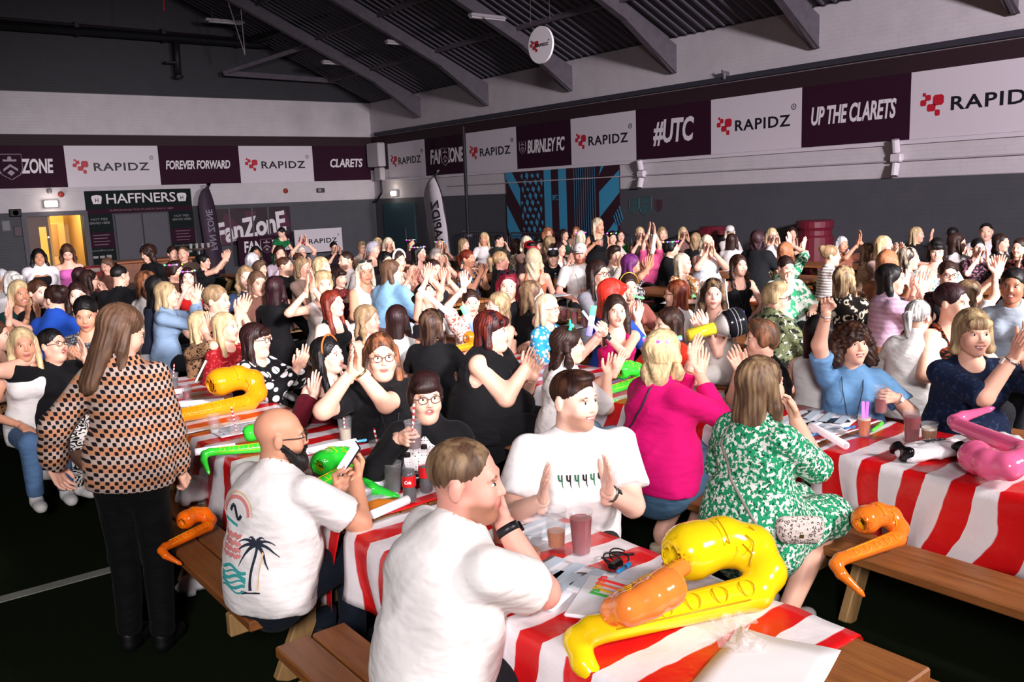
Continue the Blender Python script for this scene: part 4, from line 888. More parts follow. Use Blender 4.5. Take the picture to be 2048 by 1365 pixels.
for x0, x1 in ((5.62, 6.30), (7.82, 8.50)):
    MB().box(((x0 + x1) / 2, 1.72, .02), (x1 - x0, .56, .04)).build('side_board', DKT, k); MB().box(((x0 + x1) / 2, 1.30, .025), (x1 - x0, .42, .04)).build('side_strip', CLA, k); MB().box(((x0 + x1) / 2, .86, .02), (x1 - x0, .48, .04)).build('side_board', DKT, k)
    fit_text('HOT PIES', k, I4, (x0 + x1) / 2, 1.86, .42, .06, plain('77777c', .5), 0, .005, .045); fit_text('SERVED HERE', k, I4, (x0 + x1) / 2, 1.76, .52, .06, plain('77777c', .5), 0, .005, .045)
    for j in range(4): MB().box(((x0 + x1) / 2 - .02 * (j % 2), 1.43 - .085 * j, .05), (.42 - .06 * (j % 2), .022, .01)).build('text_line', plain('6d4a58', .5), k)
    fit_text('www.haffners.co.uk', k, I4, (x0 + x1) / 2, 1.02, .55, .05, plain('77777c', .5), 0, 0, .045)
    for j in range(3): MB().box(((x0 + x1) / 2 - .2 + .17 * j, .84, .05), (.13, .07 + .02 * (j == 2), .01), None, .01).build('badge', plain('8d8b8f', .5), k)
dr = empty('kiosk_door', (0, 0, 0), 0, 'grey double doors under the HAFFNERS header', 'door'); dr.matrix_world = WL
for x0, x1 in ((6.36, 7.06), (7.08, 7.78)): MB().box(((x0 + x1) / 2, .985, .03), (x1 - x0, 1.97, .05), None, .012).build('door_leaf', GREYD, dr)
MB().box((7.0, 1.05, .06), (.03, .16, .03)).build('handle', plain('77747a', .3, 1), dr)
fz = panel('fan_board', WL, 8.98, 11.47, .92, 2.0, plain('2a1722', .5), 'large dark claret board with white brush lettering FanZone', 'sign', .04)
for pts in ([(9.0, .95), (9.45, 1.9), (9.9, 1.4), (9.45, .95)], [(10.0, 1.9), (10.4, 1.9), (10.2, 1.3)], [(10.9, 1.1), (11.3, 1.95), (11.45, 1.4)]):
    m = MB(); m.add([(x, y, .042) for x, y in pts], [tuple(range(len(pts)))]); link('diamond', m.mesh('d'), plain('4a1a32', .5), fz)
m_ = Matrix.Rotation(math.radians(8), 4, 'Z'); t_ = fit_text('FanZonE', fz, Matrix.Translation((10.2, 1.42, 0)) @ m_, 0, 0, 2.25, .62, PALE, .12, .035, .048)
for x in (9.55, 10.25, 10.75): MB().box((x, 1.45, .05), (.05, 1.1, .02)).build('post', GREYD, fz)
f2 = panel('fan_barrier', WL @ Matrix.Translation((0, 0, .5)), 9.55, 11.2, .35, 1.16, CLA, 'low claret board reading FAN ZONE below the brush-lettered board', 'sign', .04)
fit_text('FAN', f2, I4, 10.0, .86, .55, .34, PALE, .08, .03, .045); crest(f2, I4, 10.42, .86, .36, plain('8f7d88', .5), None, .048); fit_text('ZONE', f2, I4, 10.86, .86, .58, .34, PALE, .08, .03, .045)
f3 = panel('sponsor_board', WL @ Matrix.Translation((0, 0, .45)), 11.35, 12.95, .55, 1.27, WHB, 'low white sponsor board on the floor near the hall corner', 'sign', .05); rapidz(f3, I4, 11.35, 12.95, .55, 1.27, .055)
for b_, xs in ((f2, (9.7, 11.0)), (f3, (11.5, 12.8))):
    for x in xs: MB().box((x, .28, .0), (.05, .56, .05)).box((x, .02, .0), (.06, .04, .5)).build('leg', GREYD, b_)
def flag(base, M, h, w, mat, label, txt, tmat, mirror, logo):
    o = empty('feather_flag', (0, 0, 0), 0, label, 'flag'); o.matrix_world = M
    n = 16; L, Rr = [], []
    for i in range(n + 1):
        t = i / n; y = .12 + (h - .12) * t; L.append((-w * (1 - .0 * t) * (1 if t < .72 else math.sqrt(max(0, 1 - ((t - .72) / .28) ** 2)) ), y)); Rr.append((0 - (.0 if t < .6 else .35 * w * ((t - .6) / .4) ** 2), y))
    V = [(a, y, .012 * math.sin(6 * y)) for a, y in L] + [(a, y, .012 * math.sin(6 * y)) for a, y in Rr]; Fc = [(i, n + 1 + i, n + 2 + i, i + 1) for i in range(n)]
    me = make_mesh('sail', V, Fc, True); s = link('sail', me, mat, o); md = s.modifiers.new('s', 'SOLIDIFY'); md.thickness = .008; md.offset = 0
    MB().tube([(.015, 0, 0)] + [(a + .015, y, 0) for a, y in Rr], .014, 6).build('pole', BLK, o); MB().lathe([(.22, 0), (.22, .03), (.04, .06)], (0, 0, 0), 14, Matrix.Rotation(math.radians(-90), 3, 'X')).build('base', BLK, o)
    me = text_mesh(txt, 1, 0, .02, 1, .001); xs = [v.co.x for v in me.vertices]; ys = [v.co.y for v in me.vertices]
    kx = h * .42 / (max(xs) - min(xs)); ky = w * .42 / (max(ys) - min(ys)); mi = -1 if mirror else 1
    me.transform(Matrix.Translation((-w * .45, h * .52, .03)) @ Matrix.Diagonal((mi, 1, 1, 1)) @ Matrix.Rotation(math.radians(90), 4, 'Z') @ Matrix.Diagonal((kx, ky, 1, 1))); link('lettering', me, tmat, o)
    if logo:
        m = MB()
        for a, b_, c, d in LOGO: m.add([(-w * .25 - (p) * w * .5, h * .16 + q * w * .5, .03) for p, q in ((a, b_), (a + c, b_), (a + c, b_ + d), (a, b_ + d))], [(3, 2, 1, 0)])
        link('logo_mark', m.mesh('logo'), LRED, o)
    return o
a_ = atv(440, 520, VW - .6); flag(None, Matrix.Translation((a_[0] + .1, VW - .6, 0)) @ WL.to_3x3().to_4x4() @ Matrix.Rotation(.05, 4, 'Z'), 2.75, .46, plain('3a2a3c', .7), 'dark feather flag with mirrored lettering beside the kiosk front', 'FAN ZONE', plain('84788a', .6), True, False)
a_ = atu(905, 500, 13.2); flag(None, Matrix.Translation((13.2, a_[1], 0)) @ WR.to_3x3().to_4x4() @ Matrix.Rotation(.16, 4, 'Z'), 2.85, .95, plain('d4ccd4', .6), 'white feather flag with mirrored sponsor lettering near the hall corner', 'RAPIDZ', INK, True, True)
# ---------------- right wall: mural, lamps, pole, bins, barriers
MUR, MB2 = plain('2c0f1e', .7), plain('3a8cb4', .6)
mx0, mx1, my0, my1 = -18.78, -14.54, .35, 2.67; mw, mh = mx1 - mx0, my1 - my0
mu = panel('mural', WR, mx0, mx1, my0, my1, MUR, 'claret and blue geometric mural board on the long grey wall', 'mural', .03)
def mpoly(pts, name='stripe'):
    m = MB(); m.add([(mx0 + x * mw, my1 - y * mh, .034) for x, y in pts], [tuple(range(len(pts)))[::-1]]); o = link(name, m.mesh('s'), MB2, mu); return o
for pts in ([(0, 0), (.065, 0), (.14, .19), (.14, .40), (0, .07)], [(0, .36), (.14, .70), (.14, .98), (.09, .98), (0, .62)], [(.37, 0), (.435, 0), (.435, 1), (.37, 1)], [(.50, 0), (.57, 0), (.57, 1), (.50, 1)],
            [(.84, .10), (.86, 0), (.885, 0), (.84, .10)], [(.84, .26), (1, .05), (1, .27), (.84, .52)], [(.84, .78), (.955, .56), (1, .68), (.84, .95)], [(.86, 1), (1, .80), (1, .93), (.96, 1)]): mpoly(pts)
for j in range(10): mpoly([(.635 + .019 * j, 0), (.639 + .019 * j, 0), (.639 + .019 * j, 1), (.635 + .019 * j, 1)])
for j in range(9): mpoly([(.15 + .0235 * j, .72), (.162 + .0235 * j, .72), (.162 + .0235 * j, 1), (.15 + .0235 * j, 1)])
for i in range(9):
    for j in range(8):
        if (i + j) % 2: continue
        cxx = .15 + .205 * ((j + .5) / 8) ** 1.05 + .006 * math.sin(i); cyy = .02 + .66 * (i + .5) / 9; w_ = .010 + .008 * math.sin(math.pi * (j + .5) / 8); h_ = .036 + .012 * math.sin(i * 1.3 + j)
        mpoly([(cxx - w_, cyy), (cxx - w_ * .3, cyy - h_), (cxx + w_, cyy - h_ * .3), (cxx + w_ * .4, cyy + h_)], 'lozenge')
for j in range(4): mpoly([(.95 + .014 * j, .50 - .03 * j), (.957 + .014 * j, .49 - .03 * j), (.985 + .014 * j, .62 - .03 * j), (.978 + .014 * j, .63 - .03 * j)])
fit_text('BFC', mu, I4, mx0 + .468 * mw, my1 - .30 * mh, .2, .13, MB2, 0, .01, .036)
for k, px in enumerate((1268, 1291, 1318)):
    a_ = atu(px, 413 - (px - 1268) * .04, UW); o = empty('wall_crest', (0, 0, 0), 0, ('faint teal painted shield right of the mural, smaller one', 'faint teal painted shield right of the mural, larger middle one', 'faint dark claret painted shield right of the mural')[k], 'emblem'); o.matrix_world = WR
    crest(o, I4, -a_[1], a_[2], (.28, .36, .22)[k], plain('2a5c60' if k < 2 else '4a1a2c', .7), plain('3c4a50' if k < 2 else '40303a', .7), .004)
for k, (px, py) in enumerate(((1287, 348), (1797, 316))):
    a_ = atu(px, py, UW); o = empty('wall_floodlight', (0, 0, 0), 0, ('pair of white wall lamps right of the mural', 'pair of white wall lamps under UP THE CLARETS')[k], 'light', 'paired wall lamps'); o.matrix_world = WR @ Matrix.Translation((-a_[1], a_[2], 0))
    MB().box((0, 0, .06), (.2, .14, .12), None, .02).build('junction_box', WHB, o)
    for s in (-1, 1): MB().tube([(0, s * .10, .08), (.01, s * .30, .14)], [.07, .065], 10).build('lamp_head', WHB, o); MB().tube([(0, s * .02, .06), (0, s * .12, .09)], .02, 6).build('arm', STEEL, o)
o = MB().box((UW - .03, 13, 2.40), (.03, 17, .025)).build('cable_conduit', plain('a49da4', .5)); tag(o, 'thin conduit running along the white wall above the grey paint', 'conduit')
a_ = atu(1457, 152, UW); o = MB().box((UW - .08, a_[1], a_[2]), (.16, .08, .16), None, .02).build('wall_bracket', plain('55525c', .5)); MB().tube([(UW - .12, a_[1], a_[2] - .05), (UW - .2, a_[1], a_[2] + .1)], .02).build('hook', STEEL, o); tag(o, 'small grey bracket on the wall above the #UTC panel', 'bracket')
a_ = atu(933, 400, 13.6); o = empty('wall_pole', (13.6, a_[1], 0), 0, 'dark upright scaffold pole in front of the FAN ZONE panel', 'pole'); MB().tube([(0, 0, 0), (0, 0, 3.9)], .045, 10).build('tube', BLK, o); MB().box((0, 0, .02), (.5, .5, .04)).build('foot_plate', BLK, o); MB().box((0, 0, 1.05), (.16, .16, .06)).build('clamp', STEEL, o)
a_ = atu(765, 318, UW); o = empty('switch_box', (0, 0, 0), 0, 'white electrical boxes in the hall corner under the claret band', 'box'); o.matrix_world = WR @ Matrix.Translation((-a_[1] - .15, a_[2] - .12, 0))
MB().box((0, .25, .14), (.75, .75, .28), None, .03).build('main_box', plain('b4aeb4', .5), o); MB().box((.1, -.35, .1), (.4, .4, .2), None, .03).build('lower_box', plain('aaa4aa', .5), o); MB().tube([(.1, -.55, .08), (.1, -.95, .08), (-.25, -1.2, .08), (-.5, -1.25, .08)], .035, 8).build('cable', BLK, o)
o = empty('side_door', (0, 0, 0), 0, 'dark teal door in the grey wall by the hall corner', 'door'); a_ = atu(800, 440, UW); o.matrix_world = WR @ Matrix.Translation((-a_[1], 0, 0)); MB().box((0, .98, .02), (1.9, 1.96, .04)).build('door_leaf', plain('26434c', .5), o); MB().box((.4, 1.0, .06), (.03, .3, .03)).build('handle', STEEL, o)
for k, (px, py) in enumerate(((1427, 470), (1629, 480))):
    x_, v_ = 14.15, atu(px, 480, 14.15)[1]; o = empty('litter_bin', (x_, v_, 0), 0, ('claret litter bin with printed words among the back row', 'tall plain claret drum bin against the grey wall')[k], 'bin', 'claret bins by the wall')
    c_ = plain('5e1626', .4); top_ = 1.42 if k else 1.30
    if k: MB().lathe([(.33, .05), (.33, top_ - .30), (.30, top_ - .26), (.30, top_ - .18), (.33, top_ - .12), (.33, top_ - .02), (.31, top_)], (0, 0, 0), 22, None, True, True).build('drum', c_, o, False); MB().lathe([(.37, 0), (.37, .08), (.33, .10)], (0, 0, 0), 22).build('base', BLK, o); MB().box((-.33, 0, .5), (.03, .3, .35)).build('label_plate', plain('4a1220', .5), o)
    else:
        MB().lathe([(.28, 0), (.29, .8), (.31, .84)], (0, 0, 0), 20, None, True, True).build('drum', c_, o); MB().lathe([(.33, .84), (.33, .92), (.30, .94)], (0, 0, 0), 20).build('rim', c_, o); MB().lathe([(.32, 1.14), (.33, 1.22), (.26, 1.30), (0, 1.31)], (0, 0, 0), 20).build('hood', c_, o)
        for a in range(4): MB().box((.27 * math.cos(a * 1.57 + .78), .27 * math.sin(a * 1.57 + .78), 1.03), (.06, .06, .24)).build('hood_post', c_, o)
        MM = Matrix.Translation((-.30, 0, 0)) @ WR.to_3x3().to_4x4()
        for j, w_ in enumerate(('THE', 'LITTER', 'BIN')): fit_text(w_, o, MM, 0, .78 - .14 * j, .30, .10, PALE, 0, .03, .02)
def barrier(x, v, rz, label):
    o = empty('crowd_barrier', (x, v, 0), rz, label, 'barrier', 'crowd barriers before the mural'); c_ = plain('6a6670', .35, .8)
    MB().tube([(0, -1.1, .12), (0, -1.1, 1.0), (0, -1.0, 1.1), (0, 1.0, 1.1), (0, 1.1, 1.0), (0, 1.1, .12)], .02, 8).build('frame', c_, o, True); MB().tube([(0, -1.1, .18), (0, 1.1, .18)], .016, 6).build('rail', c_, o)
    for k in range(18): MB().tube([(0, -.98 + .115 * k, .18), (0, -.98 + .115 * k, 1.1)], .007, 5).build('bar', c_, o)
    for s in (-.8, .8): MB().bar((-.25, s, .02), (.25, s, .02), .05, .03).tube([(0, s, .02), (0, s, .2)], .016).build('foot', c_, o)
    return o
for k, v in enumerate((19.6, 17.35, 15.1)): barrier(14.25, v, .03 * (k - 1), 'silver crowd barrier before the wall, %s' % ('by the white feather flag', 'under the mural checkerboard', 'under the mural blue bars')[k])
# round sign hanging from the roof
a_ = atu(1082, 90, 10.2); o = empty('hanging_sign', a_, 0, 'round white sponsor sign hanging from the roof on cables', 'sign'); o.rotation_euler = (0, 0, -math.radians(88)); R_ = .31
MB().lathe([(0, -.02), (R_, -.02), (R_, .02), (0, .02)], (0, 0, 0), 36, Matrix.Rotation(math.radians(90), 3, 'X'), False).build('disc', plain('efeaf0', .5), o); rapidz(o, Matrix.Rotation(math.radians(90), 4, 'X'), -R_ * .92, R_ * .92, -R_ * .42, R_ * .42, .026, ins=.2)
for s in (-.25, .25): MB().tube([(s, 0, .38), (s * .8, 0, 1.9)], .004, 4).build('cable', STEEL, o)
# ------------------------------------------------------------------ picnic tables and cloths
W1, W2 = woodmat('6e3d1c', '9a6030', 1), woodmat('8a6a42', 'b08a58', 2)
TL = 1.9
def make_table():
    t = empty('picnic_table', (0, 0, 0))
    pm = MB().box((0, 0, 0), (.138, TL, .04), None, .006).mesh('plank'); bm_ = MB().box((0, 0, 0), (.14, TL, .045), None, .006).mesh('bench_plank')
    for i in range(5): link('plank', pm, W1, t).location = (-.292 + .146 * i, 0, .73)
    for s in (-1, 1):
        for k in (0, 1): link('bench_plank', bm_, W1, t).location = (s * (.57 + .15 * k), 0, .437)
    cb = MB().bar((-.80, 0, 0), (.80, 0, 0), .045, .10, bev=.005).mesh('crossbeam'); ct = MB().bar((-.34, 0, 0), (.34, 0, 0), .045, .08, bev=.005).mesh('top_beam')
    for y in (-.72, .72):
        link('crossbeam', cb, W2, t).location = (0, y, .365); link('top_beam', ct, W2, t).location = (0, y, .67)
        for s in (-1, 1):
            lg = MB().bar((s * .22, 0, .71), (s * .56, 0, .0), .10, .045, (0, 1, 0), .005); link('leg', lg.mesh('leg'), W2, t).location = (0, y + (.047 if y > 0 else -.047) * -1, 0)
        for s in (-1, 1): link('bolt', MB().lathe([(.0, .012), (.012, .008), (.014, 0)], (0, 0, 0), 8, Matrix.Rotation(math.radians(90), 3, 'X'), False).mesh('bolt'), plain('9a9690', .3, 1), t).location = (s * .28, y - .075, .60)
    return t
TABLES = []
def rowu(r): return 1.92 + 2.28 * r - (.25 if r == 5 else 0)
_proto = None
def table(r, y0, label):
    global _proto
    if _proto is None: _proto = make_table(); o = _proto
    else: o = copy_tree(_proto)
    o.location = (rowu(r), y0 + TL / 2, 0); tag(o, label, 'table', 'picnic tables in rows'); TABLES.append(o); return o
ORD = ['nearest', 'second', 'third', 'fourth', 'fifth', 'sixth', 'seventh', 'eighth']
TY = {0: [1.1, 3.25, 5.2, 9.2, 11.25, 13.3], 1: [.55, 2.5, 4.45, 6.4, 9.2, 11.25, 13.3, 15.35], 2: [1.1, 3.1, 5.1, 7.05, 9.25, 11.3, 13.4, 15.5], 3: [2.7, 4.65, 6.6, 8.86, 10.9, 12.9, 15.0, 17.1], 4: [3.1, 5.1, 7.1, 9.1, 11.1, 13.1, 15.2, 17.3], 5: [5.1, 7.1, 9.1, 11.1, 13.1, 15.1]}
RN = ['row nearest the dark walkway', 'second row from the walkway', 'third row from the walkway', 'fourth row from the walkway', 'row before the last', 'row along the grey wall']
for r, ys in TY.items():
    for i, y0 in enumerate(ys):
        table(r, y0, ('cloth-covered picnic table' if (r == 0 and i < 3) or (r == 1 and i < 3) else 'bare wooden picnic table') + ' with benches, %s in the %s' % (ORD[i], RN[r]))
def stripes():
    m, nt, b = nmat('striped_plastic'); g = NT(nt); geo = nt.nodes.new('ShaderNodeNewGeometry')
    at = nt.nodes.new('ShaderNodeUVMap'); u = g.sep(at.outputs[0])[1]
    f = g.math('FRACT', g.math('DIVIDE', g.math('ADD', u, g.math('MULTIPLY', g.noise(g.map(), 5, 2), .05)), .215)); s1 = g.step(f, .5, .012)
    P = g.map(); n = g.noise(P, 7, 4)
    g.set(b.inputs['Base Color'], g.mix(s1, lin('cf1418'), lin('e6dfe2'))); b.inputs['Roughness'].default_value = .28; b.inputs['Specular IOR Level'].default_value = .5
    g.set(b.inputs['Normal'], g.bump(n, .35, .03)); return m
STR = stripes()
def cloth_cover(r, y0, y1, label, dl=.38, dr=.38, de0=.0, de1=.0, seed=0):
    """striped sheet lying on a table row: a draped shell with real folds"""
    uc = rowu(r); W = .372; rr = random.Random(seed); ny = int((y1 - y0) / .025); V, Fc, UV = [], [], []
    prof = [('l', t) for t in np.linspace(1, 0, 11)[:-1]] + [('t', t) for t in np.linspace(-1, 1, 19)] + [('r', t) for t in np.linspace(0, 1, 11)[1:]]
    ph = [rr.uniform(0, 6.28) for _ in range(8)]
    for j in range(ny + 1):
        y = y0 + (y1 - y0) * j / ny
        for k, t in prof:
            if k == 't':
                z = .757 + .0035 * (math.sin(y * 23 + t * 3 + ph[0]) * math.sin(t * 7 + y * 9 + ph[1])) + .004 * max(0, math.sin(y * 9 + ph[2] + 2 * t)) ** 4; x = W * t; yy = y
            else:
                sg = -1 if k == 'l' else 1; d = dl if k == 'l' else dr
                d *= 1 + .10 * math.sin(y * 3.1 + ph[3]) + .05 * math.sin(y * 8 + ph[4])
                wv = (math.sin(y * 17 + ph[5] + 1.5 * math.sin(y * 5)) * .55 + math.sin(y * 29 + ph[6]) * .3) * t ** .8
                x = sg * (W + .012 + .045 * t + .042 * wv); z = .757 - .004 - d * t; yy = y + (.05 * math.sin(y * 7.3 + ph[7] + 3 * t) + .07 * t * math.sin(y * 4.1 + ph[1])) * t
            V.append((uc + x, yy, z)); UV.append((t, y))
    n = len(prof)
    for j in range(ny):
        for i in range(n - 1): Fc.append((j * n + i, j * n + i + 1, (j + 1) * n + i + 1, (j + 1) * n + i))
    me = make_mesh('cloth', V, np.array(Fc), True); uv = me.uv_layers.new(name='UVMap'); li = np.zeros(len(me.loops), np.int32); me.loops.foreach_get('vertex_index', li)
    uv.data.foreach_set('uv', np.array(UV, np.float32)[li].ravel()); o = link('striped_tablecloth', me, STR)
    md = o.modifiers.new('s', 'SOLIDIFY'); md.thickness = .002
    tag(o, label, 'tablecloth', 'red and white striped tablecloths'); return o
cloth_cover(0, 1.32, 3.18, 'red and white striped cloth on the nearest table, under the yellow inflatable', .30, .16, seed=1)
cloth_cover(0, 3.22, 5.22, 'red and white striped cloth on the table before the bald man', .40, .30, seed=2)
cloth_cover(0, 5.26, 7.1, 'red and white striped cloth far along beside the walking woman', .40, .3, seed=3)
cloth_cover(1, .5, 2.5, 'red and white striped cloth hanging behind the bench with the orange inflatable', .37, .3, seed=4)
cloth_cover(1, 2.54, 4.42, 'red and white striped cloth between the pink jumper woman and the curly-haired woman', .3, .3, seed=5)
cloth_cover(1, 4.48, 6.3, 'red and white striped cloth behind the large woman in black', .3, .3, seed=6)
# ------------------------------------------------------------------ the audience
def TM(spec):
    if not isinstance(spec, str): return spec
    q = spec.split(':'); return cloth('plain', q[0]) if len(q) == 1 else cloth(q[0], *q[1:4], **({'sc': float(q[4])} if len(q) > 4 else {}))
TOPS = dict(T=dict(sl='short', nk='crew'), V=dict(sl='short', nk='v'), L=dict(sl='long', nk='crew'), LV=dict(sl='long', nk='v'), S=dict(sl='none', nk='strap'), N=dict(sl='none', nk='vest'), O=dict(sl='long', nk='off'), OS=dict(sl='short', nk='off'),
            E=dict(sl='elbow', nk='scoop'), J=dict(sl='long', nk='open', loose=.02), C=dict(sl='cap', nk='scoop'), M=dict(sl='short', nk='crew', boxy=1), ML=dict(sl='long', nk='collar', boxy=1), W=dict(sl='short', nk='wide'))
def P(x, y, body, head, hair, hc, top, tm, arm, label, lod=1, bm='16161b', **kw):
    tp = dict(TOPS[top]) if isinstance(top, str) else top
    if lod == 2:
        h_ = ((head - body + 180) % 360) - 180; head = body + round(h_ / 20) * 20
    if 'u' not in kw and 'z' not in kw and kw.get('pose') != 'stand' and 'pos' not in kw: kw['u'] = 'auto'
    if isinstance(arm, str): kw['arms'] = arm
    elif arm: kw['armL'], kw['armR'] = arm
    if kw.get('pose') == 'stand' and 'sc' not in kw: kw['sc'] = .97
    b_ = kw.pop('botk', None)
    return person(x, y, body, label, head, lod=lod, hair=hair, hc=hc, top=tp, tm=TM(tm), bm=TM(bm) if bm else None, bot=b_, **kw)
def on_head(rec, name, mb_or_me, mat, smooth=True):
    me = mb_or_me.mesh(name, smooth) if isinstance(mb_or_me, MB) else mb_or_me; return link(name, me, mat, rec['o'], rec['HM'])
def wrist_band(rec, c, mat, r=.031, w=.02, name='wristband', face=None):
    E_, W_ = rec['sk']['E' + c], rec['sk']['W' + c]; d = unit(W_ - E_); p0 = W_ - d * .02; g = rec['p'].get('ga', rec['p'].get('g', 1)); r = r * (1 + (g - 1) * .8) * (1.0 if rec['p'].get('sex', 'f') == 'f' else 1.12)
    m = MB(); m.tube([p0 - d * w / 2, p0 + d * w / 2], r, 14); o = link(name, m.mesh(name, True), mat, rec['o'])
    if face:
        z = unit(-rec['sk']['H' + c][0][:, 2] * -1); m = MB(); m.box(p0 + z * (r + .004), (.032, .036, .010), np.stack([np.cross(d, z), d, z], 1), .004); link('watch_face', m.mesh('face'), face, o)
    return o
GLOWS = [('ff30d0', 4), ('40ff60', 4), ('5060ff', 5), ('ffc040', 4), ('c060ff', 4)]
def lights_band(rec, name='light_crown', n=9, tilt=0, r=.0085, back=True):
    m = MB(); pts = [((.086 + .006) * math.sin(a), (.10 + .006) * math.cos(a) - .012, .085 + .02 * math.cos(a) * tilt) for a in np.linspace(-2.6 if back else -1.5, 2.6 if back else 1.5, n)]; m.tube(pts, .003, 5); o = on_head(rec, name, m, plain('e8e0e8', .4))
    for i, q in enumerate(pts):
        c, e = GLOWS[i % 5]; b = MB().lathe([(0, -r), (r * .8, -r * .6), (r, 0), (r * .8, r * .6), (0, r)], q, 8, None, False); link('bulb', b.mesh('bulb', True), plain(c, .3, emit=e), o)
    return o
def cap(rec, mat, brim=True, logo=None):
    m = MB(); m.lathe([(.093, .0), (.095, .03), (.088, .07), (.06, .10), (.02, .113), (0, .114)], (0, -.012, .035), 20, np.diag([.93, 1.13, 1.0]), False); o = on_head(rec, 'cap', m, mat)
    V = [(.075 * math.sin(a) * (1 if k == 0 else 1.0), .075 + (.0 if k == 0 else .085 * math.cos(a * .9)), .045 - (0 if k == 0 else .018)) for k in (0, 1) for a in np.linspace(-1.1, 1.1, 9)]; me = make_mesh('brim', V, [(i, i + 1, i + 10, i + 9) for i in range(8)], True); b = link('brim', me, mat, o); md = b.modifiers.new('s', 'SOLIDIFY'); md.thickness = .005
    if logo: link('logo', MB().poly([(-.018, .012), (.018, .012), (.006, 0), (.018, -.012), (-.018, -.012), (-.006, 0)], .004, Matrix.Translation((0, .092, .085))).mesh('logo'), logo, o)
    return o
def sunglasses_up(rec, mat=None, lens='1a1a20'):
    m = MB()
    for x in (-1, 1): m.poly([(x * .008, .013), (x * .06, .016), (x * .064, -.010), (x * .035, -.022), (x * .012, -.012)], .005, Matrix.Translation((0, .075, .125)) @ Matrix.Rotation(math.radians(-35), 4, 'X'))
    for x in (-1, 1): m.tube([(x * .062, .07, .13), (x * .088, .0, .07), (x * .086, -.03, .04)], .003, 5)
    return on_head(rec, 'sunglasses', m, mat or plain(lens, .15), False)
def headband(rec, mat, r=.008):
    m = MB(); m.tube([((.093) * math.cos(a), .025, .04 + .102 * math.sin(a)) for a in np.linspace(-.1, 3.24, 15)], r, 7); return on_head(rec, 'headband', m, mat)
def cord(rec, mat, drop=.30, stick=None, name='neck_cord', x0=0):
    """a cord round the neck lying on the chest, with an optional glow stick hung on it"""
    sk, p = rec['sk'], rec['p']; R = eul(p.get('twist', 0)); g = p.get('g', 1); fy = .125 + .08 * (g - 1) + (.03 if p.get('sex', 'f') == 'f' else 0)
    n = sk['nb']; low = sk['shc'] + R @ A(x0, fy + .035 + .08 * (drop - .25), -drop); pts = [n + R @ A(-.055, -.03, .02), n + R @ A(-.065, .03, -.005), sk['shc'] + R @ A(-.06, fy * .82, -.06), low, sk['shc'] + R @ A(.06, fy * .82, -.06), n + R @ A(.065, .03, -.005), n + R @ A(.055, -.03, .02)]
    m = MB(); m.tube(pts, .003, 5); o = link(name, m.mesh(name, True), mat, rec['o'])
    if stick:
        for i, c in enumerate(stick):
            d = A(.05 * (i - .5) if len(stick) > 1 else .01, .02, -.15); m = MB(); m.tube([low, low + d * .12, low + d * .14, low + d], [.003, .004, .009, .0085], 8); link('glow_stick', m.mesh('glow', True), plain(c, .3, emit=1.6), o)
    return o
LBL = []
# ---- nearest table, near bench
wk = P(243, 663, 150, 108, ('straight', .26, 0, .02), 'lbr', dict(sl='long', nk='crew', puff=1, wide=.03, loose=.02, hem=.0, cuff=.9), 'check:c3aa9c:15121a:c98e6a', None, 'woman walking past in a dotted checked shirt and black trousers, seen from behind', 0, '040405', pose='stand', hp=-22, g=1.12, legs='stand', shoe='0a0a0c', mouth=0, armL=((.22, .02, -.33), (-.3, .2, -.9), (-.7, 0, -.5), 'relaxed', (.9, -1, -.6)), handL=(104, 935, .1), armR=((.22, .12, -.44), (.1, .5, -.8), (-1, 0, 0), 'grip', (.6, -1, 0)), handR=(372, 985))
bald = P(560, 873, 128, 92, None, 'blk', dict(sl='short', nk='crew', boxy=1, wide=.03, loose=.014), 'e9e4e2', None, 'bald bearded man in a white palm-print T-shirt looking at a phone', 0, '141a26', sex='m', skin='t', g=1.28, sw=1.1, belly=.45, hp=-4, u=1.27, hs=1.06, armR=ARM['phone'], armL=ARM['phone'], handR=(712, 962), handL=(672, 985), glasses='120e10', mouth=1, lean=12, beard='140e0c', shoe='22222a', twist=0, ga=1.15)
link('beard', hair_mesh(.0068, 'beard', 0, 0, 0, 0), hairmat('0e0a0a', '241c1a'), bald['o'], bald['HM']); wrist_band(bald, 'L', plain('0c0c0e', .4), w=.022)
front = P(930, 962, 118, 78, ('fade',), 'lbr', dict(sl='short', nk='crew', boxy=1, wide=.03, loose=.014), 'ebe7e4', None, 'man in a plain white T-shirt leaning with a fist at his chin, back to us', 0, '1a1a20', sex='m', skin='r', g=1.25, sw=1.12, belly=.3, u=1.33, hs=1.1, hp=-2, lean=16, mouth=0, beard='8a5a3c', hc2='dbl', armR=ARM['chin'], handR=(1010, 1050), armL='lap', shoe='22222a', ga=1.2)
wrist_band(front, 'R', plain('17171b', .4), w=.028, name='smartwatch', face=plain('0a0a0c', .1))
tee = P(1148, 800, 12, 48, ('quiff',), 'dbr', dict(sl='short', nk='crew', boxy=1, wide=.03), 'efebea', None, 'smiling man in a white T-shirt with a printed chest line, clapping', 0, '16161a', sex='m', skin='q', g=1.16, sw=1.12, u=2.50, hs=1.05, mouth=1, hc2='br', beard='a87a62', handR=(1085, 1002), handL=(1215, 985), arms='clap', ga=1.15)
wrist_band(tee, 'L', plain('9a9894', .25, .9), w=.016, name='watch', face=plain('1a1a1e', .15, .3))
drink = P(850, 793, -12, 12, ('short', 0, 1, .06), 'dbr', dict(sl='long', nk='open', loose=.022), '131316', None, 'woman in a black cardigan drinking through a striped straw, short dark hair', 0, '121218', hc2='aub', g=1.3, chub=1, u=2.46, glasses='4a3a3a', mouth=2, armR='cup', handR=(800, 876), armL='lap', inner=(dict(sl='none', nk='v'), cloth('smalldots', 'e8e4e2', '17171c')))
